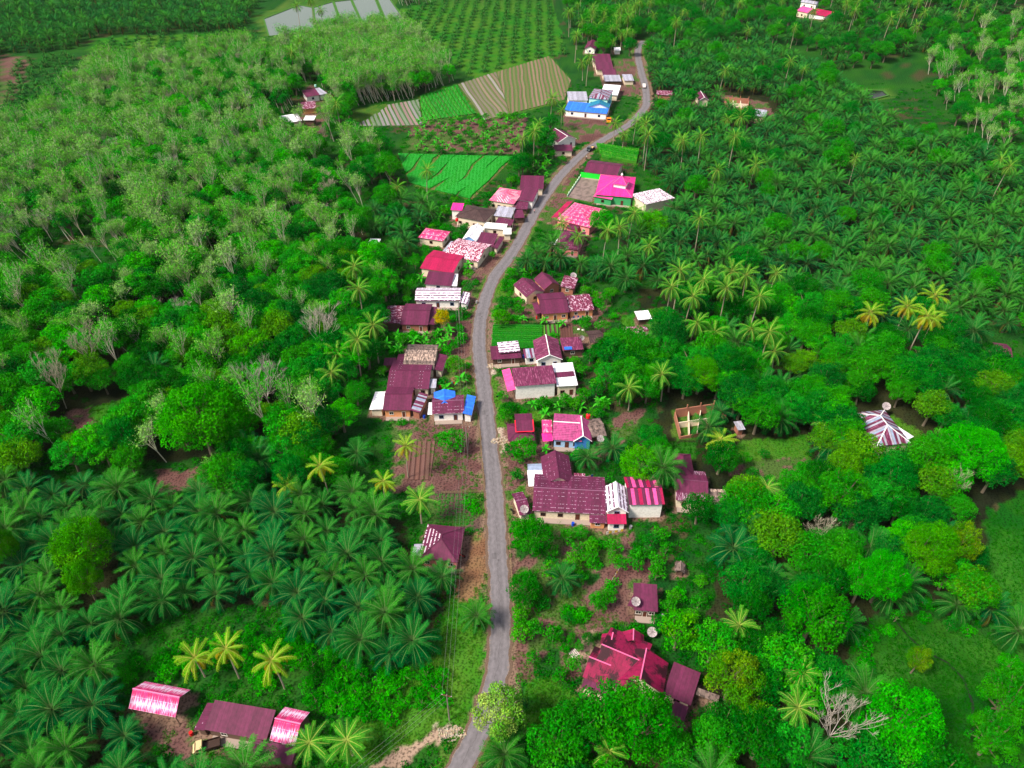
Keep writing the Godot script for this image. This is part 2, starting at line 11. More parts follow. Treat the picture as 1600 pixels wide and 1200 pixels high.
const HOUSES := [
	["villa","large magenta roofed house with white ridges and mould stains among trees at bottom right","house","",[[20.99,-73.09,-0.451,8.53,11.52,3.4,2.4,"gu","mould","cream",3,"pink",0.45],[24.45,-70.74,-0.318,9.08,6.49,3.5,2.9,"gw","mould","cream",2,"pink",0.45],[16.61,-72.12,-0.422,4.29,7,3.1,1.6,"gu","mould","cream",0,"pink",0.45],[31.74,-68.62,-0.458,5.19,6.56,2.6,0.9,"sh","maroon","cream",1,"",0.45],[30.42,-63.62,-0.462,2.61,2.65,2.3,0.5,"sh","maroon","timber",0,"",0.45],[23.62,-77.59,-0.154,4.45,2.44,3.2,1.7,"gw","mould","cream",0,"pink",0.45],[19.41,-77.04,-0.298,4.16,2.23,3.2,1.5,"gw","mould","cream",0,"pink",0.45],[15.8,-68.58,-0.406,4.99,3.05,2.4,0.7,"sh","maroon","cream",1,"",0.45]]],
	["cottage","plain maroon sheet roofed cottage with two pale skylights beside the dirt yard","house","",[[27.47,-86.99,-0.091,4.9,5.68,2.8,1.3,"sh","maroon","timber",3,"",0.45],[25.54,-87.45,-0.553,1.43,4.68,2.2,0.5,"sl","maroon","timber",0,"",0.45]]],
	["longhouse","long maroon longhouse with rows of flaking white dashes and long pale wall","house","",[[13.58,-115.68,-0.068,16.95,11.7,3.0,1.5,"gu","dash","cream",4,"",0.45],[2.14,-112.98,0.278,2.78,7,2.6,1.2,"gu","dash","cream",0,"",0.45],[19.72,-108.34,-0.047,3.94,2.04,2.3,0.5,"sh","dash","orange",1,"",0.45]]],
	["gabled_house","narrow pale tiled gable house with magenta porch between long roof and striped roof","house","",[[24.14,-112.48,-0.037,5.09,7.81,4.6,1.9,"gw","paletile","white",1,"white",0.45],[23.89,-107.79,-0.0,4.37,2.16,2.7,1.0,"sh","crimson","white",1,"",0.45]]],
	["striped_roof_house","white walled house under pink and maroon striped sheet roof","house","",[[30.91,-114.89,0.023,8.26,8.76,5.0,0.9,"gu","stripe_pink","white",0,"",0.45]]],
	["gable_house","maroon gable house with white tiled side canopy beside curving dirt drive","house","",[[10.95,-123.43,0.058,7.1,9.3,3.0,2.2,"gw","dashlight","cream",3,"maroon",0.45],[5.71,-121.06,0.056,3.71,4.9,2.4,0.4,"sh","palespeck","",0,"",0.45],[5.7,-124.6,-0.0,3.69,2.18,2.7,0.2,"sl","bluegrey","",0,"",0.45],[16.3,-120.48,-0.075,2.76,3.75,2.4,0.5,"sh","patch","timber",0,"",0.45]]],
	["blue_walled_house","pink tiled hip roof house with pale blue walls and white ridges","house","",[[14.57,-138.75,-0.094,7.53,10.17,3.0,1.7,"gu","pinktile","blue",3,"white",0.45],[18.07,-137.0,-0.0,4.74,7.54,3.1,2.0,"gw","pinktile","deepblue",0,"white",0.45],[9.13,-138.85,-0.0,2.65,4.37,3.0,0.5,"sh","pinkfade","blue",0,"",0.45],[9.1,-135.51,0.089,2.65,2.68,2.3,0.4,"sh","magenta","",0,"",0.45],[21.81,-138.87,0.169,4.26,7,2.7,1.0,"gu","asbestos","timber",0,"",0.45]]],
	["kiosk","small two tier maroon kiosk with red edged top roof beside round green tree","house","",[[2.24,-137.37,0.068,6.92,6.78,2.6,1.3,"hip","maroon","brick",1,"",0.45],[3.12,-139.46,0.052,4.63,7,4.0,0.9,"gu","maroon","pink",0,"crimson",0.45]]],
	["warehouse","big white walled warehouse with flat maroon roof, pink awning and white annex","house","",[[6.1,-157.39,0.118,11.76,7.53,5.0,0.6,"sh","streak","white",0,"",0.45],[-0.95,-158.14,0.177,2.34,9.72,3.0,0.5,"sl","pinkplain","",0,"",0.45],[14.91,-159.43,0.094,5.92,9.78,3.9,0.5,"sh","zinc","cream",2,"",0.45],[14.72,-159.17,0.127,5.66,2.05,4.25,0.2,"sh","maroon","",0,"",0.45]]],
	["gable_front_house","maroon house with white bargeboard front gable and long streaked rear roof","house","",[[10.53,-172.43,0.079,7.71,10.17,3.0,2.0,"gw","streak","white",2,"white",0.45],[5.58,-170.88,0.148,4.2,3.57,2.6,0.8,"sh","stripe_dull","white",1,"",0.45],[17.93,-175.64,0.1,6.37,5.82,2.7,0.5,"sh","streak","timber",1,"",0.45],[16.73,-173.24,0.069,2.3,1.19,2.95,0.2,"sh","blue","",0,"",0.45]]],
	["roadside_shop","low maroon shop beside the road with white tiled raised middle roof","house","",[[-1.89,-171.75,0.104,8.89,5.7,2.4,0.7,"sh","maroon","timber",2,"",0.45],[-0.99,-173.06,0.15,6.31,4.48,3.3,0.7,"sh","paletile","timber",0,"",0.45]]],
	["orange_walled_house","maroon house with orange front wall and rust streaked rear annex","house","",[[13.13,-197.87,0.12,9.08,12.11,3.0,1.5,"gu","maroon","orange",3,"",0.45],[21.92,-197.75,0.136,8.16,8.01,2.7,0.9,"sh","patch","orange",2,"",0.45],[8.07,-195.51,0.194,1.88,6.36,2.4,0.4,"sl","maroon","timber",0,"",0.45]]],
	["twin_gable_house","two side by side maroon gables with cream gable wall beside bright lawn","house","",[[5.66,-206.93,0.501,7.33,9.07,2.9,1.8,"gw","dashlight","cream",1,"maroon",0.45],[11.81,-210.75,0.459,6.35,7.69,2.9,2.0,"gw","maroon","brick",1,"maroon",0.45],[19.39,-211.16,-0.254,4.8,7.49,2.5,0.4,"sr","patch","brick",1,"",0.45]]],
	["white_shed","tiny white roofed shed on small lawn behind the garden plots","shed","",[[41.75,-191.7,0.155,4.61,4.51,2.3,0.3,"sh","zinc","timber",0,"",0.45]]],
	["hidden_house","low maroon roof half hidden by trees below the tiny white shed","house","",[[38.05,-181.68,0.058,7.67,6.79,2.6,1.0,"gu","patch","timber",1,"",0.45]]],
	["dark_shed","small dark brown open shed beside bare soil plots","shed","",[[25.46,-180.45,0.144,4.57,6.37,2.2,0.8,"gu","brown","",0,"",0.45]]],
	["pink_wall_house","maroon tiled house behind two coconut palms with white side strip and pink wall","house","",[[21.64,-240.65,-0.259,9.23,14.0,2.9,1.6,"hip","dashlight","pink",2,"",0.45],[18.4,-241.61,-0.759,2.81,10.76,2.5,0.4,"sl","zinc","",0,"",0.45]]],
	["school","pink roofed roadside hall with faded white pattern and white gutter below the courtyard","hall","",[[27.39,-259.89,-0.5,14.27,17.02,3.4,2.0,"hip","pinkfade","pink",3,"pink",0.45],[19.82,-265.21,-0.459,2.45,15.84,2.8,0.5,"sl","crimson","",0,"",0.45],[23.59,-251.79,-0.476,4.51,4.7,2.5,0.4,"sh","maroon","pink",0,"",0.45]]],
	["mosque","magenta mosque with two tier pyramid roof, white finial and green walls","mosque","",[[43.34,-285.27,-0.2,15.06,20.43,4.0,3.4,"pyr","magenta","green",2,"pink",0.45],[44.99,-282.66,-0.323,5.83,7.4,7.2,2.2,"pyr","magenta","white",0,"pink",0.45],[37.6,-277.34,-0.389,7.86,3.74,3.0,0.3,"sh","pinkplain","green",1,"",0.45]]],
	["patchy_annex","flat white roof blotched with maroon patches behind the mosque","annex","",[[57.33,-276.11,-1.087,10.62,14.5,3.4,0.4,"sf","blotch","cream",0,"",0.45]]],
	["road_end_house","wide maroon gable house between maize field and green courtyard wall","house","",[[40.41,-306.31,-0.325,14.76,13.5,2.9,1.7,"gu","maroon","cream",2,"",0.45]]],
	["white_gable_house","cream house with maroon gable and white front above the pickup truck","house","",[[23.39,-341.77,0.489,10.25,11.83,3.4,2.2,"gw","maroon","white",2,"white",0.45],[23.79,-329.19,-0.0,8.57,6.21,2.6,0.6,"sh","maroon","cream",1,"",0.45],[21.96,-343.58,-0.347,4.78,8.19,2.8,0.6,"sh","dashlight","cream",0,"",0.45]]],
	["blue_house","two storey house with blue canopy roofs and maroon striped upper roof","house","",[[39.24,-382.06,-0.262,22.09,10.38,3.0,1.2,"sh","blue","white",3,"",0.45],[47.29,-394.48,-0.291,10.55,15.72,6.4,1.6,"hip","stripe_dull","mint",3,"",0.45],[35.2,-398.63,-0.0,10.54,12.47,3.8,0.7,"sh","zincgrey","white",0,"",0.45],[46.24,-386.66,-0.184,10.63,11.86,4.0,2.0,"gw","teal","white",0,"",0.45]]],
	["zinc_shed","pale corrugated zinc roof behind the blue house","shed","",[[54.58,-411.87,-0.228,9.44,15.65,3.0,0.6,"sh","zinc","cream",1,"",0.45]]],
	["terrace_house","lowest of three stepped maroon roofs beside the far bend of the road","house","",[[56.99,-443.81,-0.0,8.2,9.62,2.8,0.8,"sh","maroon","cream",1,"",0.45]]],
	["terrace_house","middle of three stepped maroon roofs beside the far bend of the road","house","",[[55.22,-455.43,-0.0,10.25,11.96,3.0,1.0,"sh","maroon","cream",1,"",0.45]]],
	["terrace_house","topmost of three stepped maroon roofs beside the far bend of the road","house","",[[55.12,-471.16,-0.0,11.3,13.73,3.2,1.1,"sh","maroon","cream",1,"",0.45]]],
	["lean_to","grey zinc lean-to between the stepped maroon roofs and the blue house","shed","",[[57.83,-434.58,-0.0,9.52,10.59,2.5,0.4,"sh","zincgrey","timber",0,"",0.45]]],
	["roadside_stall","small grey roofed stall beside the far bend of the road","stall","",[[67.18,-436.29,-0.0,5.87,10.99,2.4,0.3,"sh","zincgrey","cream",0,"",0.45]]],
	["far_gable","small maroon gable house behind coconut palms at the far bend","house","",[[51.57,-502.25,-0.212,7.01,16.66,2.9,1.7,"gw","maroon","white",1,"",0.45]]],
	["white_hut","tiny white hut among bushes beside the far bend","hut","",[[67.56,-496.23,-0.0,4.09,7,2.3,1.0,"gu","zinc","white",0,"",0.45]]],
	["canopy_shelter","narrow white fronted shelter on the right verge of the far road","shelter","",[[83.7,-407.99,-0.124,8.63,6.1,2.6,0.5,"sh","patch","brick",0,"",0.45]]],
	["upper_shop","maroon shop roof beside the road, upper of the stepped pair","shop","",[[8.48,-290.12,-0.063,9.89,10.76,3.0,1.0,"sh","maroon","cream",2,"",0.45]]],
	["lower_shop","maroon shop roof with white fascia, lower of the stepped pair beside the road","shop","",[[6.24,-277.87,-0.239,7.42,11.28,3.4,0.8,"sh","maroon","white",1,"",0.45]]],
	["hip_roof_house","cream house under a pink and white patterned hip roof","house","",[[-2.14,-276.64,-0.334,10.65,12.98,3.6,2.0,"hip","pinkwhite","cream",4,"pink",0.45]]],
	["porch_shop","low maroon shop below the white fascia shop beside a pole","shop","",[[3.42,-270.64,-0.093,6.14,7.77,2.5,0.5,"sh","dashlight","timber",0,"",0.45],[2.57,-262.12,0.135,4.04,6.32,2.5,0.4,"sh","maroon","timber",0,"",0.45]]],
	["brown_roof_house","cream house with dark brown hip roof and magenta rear lean-to","house","",[[-14.08,-260.48,-0.388,12.75,11.13,3.8,1.6,"hip","brown","cream",4,"",0.45],[-21.52,-264.7,-0.122,4.58,5.15,4.2,0.6,"sh","magenta","white",0,"",0.45]]],
	["zinc_roof_house","pale zinc roof with maroon lower eave in the crowded roadside row","house","",[[-2.88,-262.35,-0.23,7.18,7.56,3.2,0.6,"sh","zincgrey","cream",0,"",0.45],[-2.85,-254.87,-0.33,6.5,4.43,2.8,0.5,"sh","maroon","cream",1,"",0.45]]],
	["white_awning_shop","shop with plain white flat awning facing the road","shop","",[[-6.31,-251.03,-0.18,8.66,4.13,3.0,0.3,"sh","white","cream",1,"",0.45],[-1.8,-247.69,-0.0,3.13,4.54,2.6,0.3,"sh","white","cream",0,"",0.45]]],
	["blue_gable_house","white ribbed gable with blue pediment joined to a maroon roof","house","",[[-14.38,-244.75,-0.272,5.46,10.74,3.2,1.6,"gw","zinc","skyblue",1,"white",0.45],[-9.24,-239.91,-0.222,6.51,8.46,2.9,1.0,"sh","maroon","cream",2,"",0.45],[-4.96,-239.0,-0.281,1.71,8.78,2.4,0.4,"sr","maroon","cream",0,"",0.45]]],
	["mosaic_roof_house","cream house with mosaic speckled maroon and white tiled roof","house","",[[-15.93,-232.89,-0.347,13.31,13.5,3.0,1.5,"gu","mosaic","cream",3,"",0.45],[-23.35,-233.67,-0.339,2.74,12.7,2.6,0.3,"sl","zincgrey","cream",0,"",0.45]]],
	["pink_cottage","small pink tiled cottage among palms left of the roadside row","house","",[[-29.09,-244.64,-0.301,9.95,7.88,2.9,1.4,"hip","pinkfade","cream",1,"",0.45]]],
	["red_roof_house","long crimson roof house above the white tiled one","house","",[[-24.27,-224.22,-0.284,12.27,13.34,3.2,1.2,"gu","crimson","cream",1,"",0.45]]],
	["maroon_annex","plain maroon annex with white gable wall below the crimson roof","house","",[[-24.58,-212.92,-0.132,9.24,7.1,2.6,1.0,"sh","maroon","white",1,"",0.45],[-19.52,-212.81,-0.0,1.94,7.4,2.4,0.3,"sh","zinc","white",0,"",0.45]]],
	["white_tile_house","white walled house with pale tiled roof of thin maroon rows","house","",[[-24.3,-203.11,-0.0,14.81,7.99,3.0,1.4,"gu","paletile","white",3,"",0.45],[-15.34,-201.43,-0.149,2.55,6.58,2.5,0.4,"sr","paletile","white",0,"",0.45]]],
	["yellow_tree_house","wide maroon roof behind the yellow tree with white patched left end","house","",[[-30.3,-191.71,-0.039,8.82,11.91,2.8,1.5,"gu","maroon","brick",2,"",0.45],[-37.65,-191.83,-0.111,6.35,10.01,2.4,0.5,"sl","patch","timber",0,"",0.45],[-25.21,-191.21,-0.0,2.0,10.11,2.4,0.4,"sr","maroon","timber",0,"",0.45]]],
	["asbestos_house","house with weathered grey brown asbestos roof and maroon side roofs","house","",[[-26.81,-168.92,-0.032,9.22,12.45,3.0,1.2,"gu","asbestos","cream",3,"",0.45],[-32.69,-167.4,-0.113,2.64,7.0,2.5,0.4,"sl","maroon","timber",0,"",0.45],[-20.82,-166.8,-0.122,2.44,7.58,2.5,0.4,"sr","maroon","cream",0,"",0.45]]],
	["outhouse","tiny maroon outhouse left of the weathered asbestos roof","shed","",[[-35.79,-167.54,-0.0,3.36,3.16,2.2,0.4,"sh","maroon","timber",0,"",0.45]]],
	["maroon_long_house","clean maroon roof house with two columns of pale dots on its left end","house","",[[-28.9,-160.9,-0.024,11.79,12.78,2.9,1.4,"gu","dotcol","cream",4,"",0.45],[-22.29,-157.21,-0.0,1.97,3.61,2.5,0.3,"sh","zincgrey","white",0,"",0.45]]],
	["white_lean_to_house","maroon house with white lean-to left and ribbed sheet roof right","house","",[[-30.97,-150.63,-0.0,7.57,10.22,2.9,1.4,"gu","maroon","orange",2,"",0.45],[-25.16,-148.9,-0.207,2.51,7.8,2.6,0.5,"sr","stripe_dull","brick",0,"",0.45],[-36.43,-149.83,-0.071,3.67,7.48,2.5,0.4,"sl","zinc","cream",0,"",0.45]]],
	["blue_awning_house","white house with bright blue roofs around maroon and white tiles","house","",[[-17.32,-147.85,0.06,8.53,7.46,3.0,1.3,"gu","dash","white",2,"",0.45],[-11.56,-147.7,-0.106,2.42,7.81,2.7,0.5,"sr","blue","white",0,"",0.45],[-18.39,-149.87,0.09,5.86,5.68,3.4,0.9,"gw","blue","white",0,"",0.45],[-21.97,-146.08,-0.0,1.2,4.49,2.8,0.4,"sh","zinc","white",0,"",0.45]]],
	["hip_house","square maroon hip roof house with white flaked tiles and pink wall beside oil palms","house","",[[-15.43,-101.23,-0.118,8.58,9.7,3.0,2.2,"hip","dashleft","pink",3,"maroon",0.45],[-20.98,-99.69,-0.1,1.71,3.13,2.4,0.3,"sl","zincgrey","timber",0,"",0.45]]],
	["open_barn","open shed with faded pink and white streaked gable roof at bottom left","barn","",[[-64.61,-65.63,-0.179,9.22,5.27,3.0,2.2,"gu","pinkstreak","",0,"",0.45]]],
	["farmhouse","long maroon farm building with faded pink gable end at bottom left","farmhouse","",[[-48.5,-61.46,-0.163,11.67,4.81,3.0,1.4,"sh","maroon","timber",2,"",0.45],[-55.21,-62.51,-0.164,2.08,4.97,2.6,0.4,"sl","dashlight","timber",0,"",0.45],[-39.45,-60.46,-0.206,4.81,6.12,3.4,1.9,"gu","pinkstreak","timber",1,"",0.45],[-44.34,-56.83,-0.232,2.8,2.59,2.4,0.7,"sh","dashlight","timber",0,"",0.45],[-40.31,-56.01,-0.196,5.44,2.72,2.5,0.8,"sh","maroon","timber",0,"",0.45]]],
	["clearing_house","grey and maroon striped hip roof house with white ridges in the forest clearing","house","",[[97.12,-139.71,0.131,9.3,12.91,3.2,2.6,"hip","stripe_dull","cream",2,"white",0.45],[96.46,-140.42,-0.738,3.96,7,3.0,1.6,"gu","stripe_dull","cream",0,"white",0.45],[101.31,-138.54,0.586,4.09,6.7,2.6,0.5,"sr","zinc","cream",0,"",0.45]]],
	["forest_shed","small maroon shed at right edge beyond the trees","shed","",[[146.47,-173.11,-0.238,3.96,7,2.5,1.0,"gu","maroon","timber",0,"",0.45]]],
	["garden_house","maroon house with flaked lower roof and small hip roof behind it, near ruin","house","",[[42.85,-118.29,-0.128,7.53,10.16,3.0,1.8,"gu","streakwhite","cream",2,"",0.45],[42.11,-124.75,-0.07,4.62,7.89,3.4,1.6,"hip","maroon","cream",0,"",0.45],[48.57,-115.08,-0.073,4.6,4.53,2.3,0.5,"sh","asbestos","timber",0,"",0.45]]],
	["palm_gable","small cream gable house peeping out of oil palms near the brick shell","house","",[[102.51,-399.6,-0.0,5.47,10.76,3.2,1.6,"gw","maroon","cream",0,"white",0.45]]],
	["orange_tarp_hut","hut with grey roof beside orange tarpaulin among oil palms","hut","",[[128.26,-376.83,-0.315,6.02,9.81,2.4,0.4,"sh","zincgrey","cream",0,"",0.45]]],
	["pink_far_house","pink roofed cream house at the top edge among palms","house","",[[207.38,-559.48,-0.865,8.92,12.04,3.6,2.0,"gu","pinkplain","cream",1,"",0.45],[215.42,-553.48,-0.829,13.28,12.05,3.0,1.2,"sh","crimson","white",0,"",0.45]]],
	["white_far_house","pale grey house at the top edge behind the pink one","house","",[[215.7,-579.85,-0.733,12.24,5.0,3.4,1.4,"gu","zincgrey","white",2,"",0.45]]],
	["grove_house","maroon and zinc roof house in the rubber grove, uppermost of four","house","",[[-107.52,-396.71,0.466,7.47,9.06,2.8,0.9,"sh","maroon","white",1,"",0.45],[-103.34,-399.7,0.66,4.45,9.43,2.7,0.7,"sh","zincgrey","white",0,"",0.45]]],
	["grove_house","patched maroon roof in the rubber grove, second of four from above","house","",[[-105.32,-380.7,0.292,7.34,8.99,2.6,0.7,"sh","patch","orange",0,"",0.45]]],
	["grove_house","grey weathered roof with white wing in the rubber grove, third of four","house","",[[-110.47,-362.02,0.456,9.44,8.86,2.8,0.9,"sh","palespeck","cream",1,"",0.45],[-101.32,-364.24,-0.01,5.38,5.18,2.5,0.4,"sh","white","timber",0,"",0.45]]],
	["grove_house","small maroon and white roof in the rubber grove, lowest of four","house","",[[-94.62,-344.18,0.071,4.2,7,2.6,1.2,"gu","halfwhite","timber",0,"",0.45]]],
	["tin_hut","tiny pale hut hidden in the woods left of the pink cottage","hut","",[[-51.04,-238.88,-0.117,4.08,5.96,2.3,0.4,"sh","zinc","mint",0,"",0.45]]],
	["junk_shed","small dark wreck roof among shrubs near the maroon cottage","shed","",[[36.41,-95.63,-0.229,2.17,2.58,1.6,0.7,"gw","asbestos","timber",0,"",0.45]]],
	["canopy","small grey corrugated canopy among trees behind the magenta house","canopy","",[[36.24,-66.73,-0.394,4.12,1.32,2.2,0.3,"sh","asbestos","",0,"",0.45]]],
	["tool_hut","small white and blue roofed hut right of the brick shell","hut","",[[60.63,-141.7,0.163,2.17,3.13,2.3,0.3,"sh","zincgrey","brick",0,"",0.45]]]]
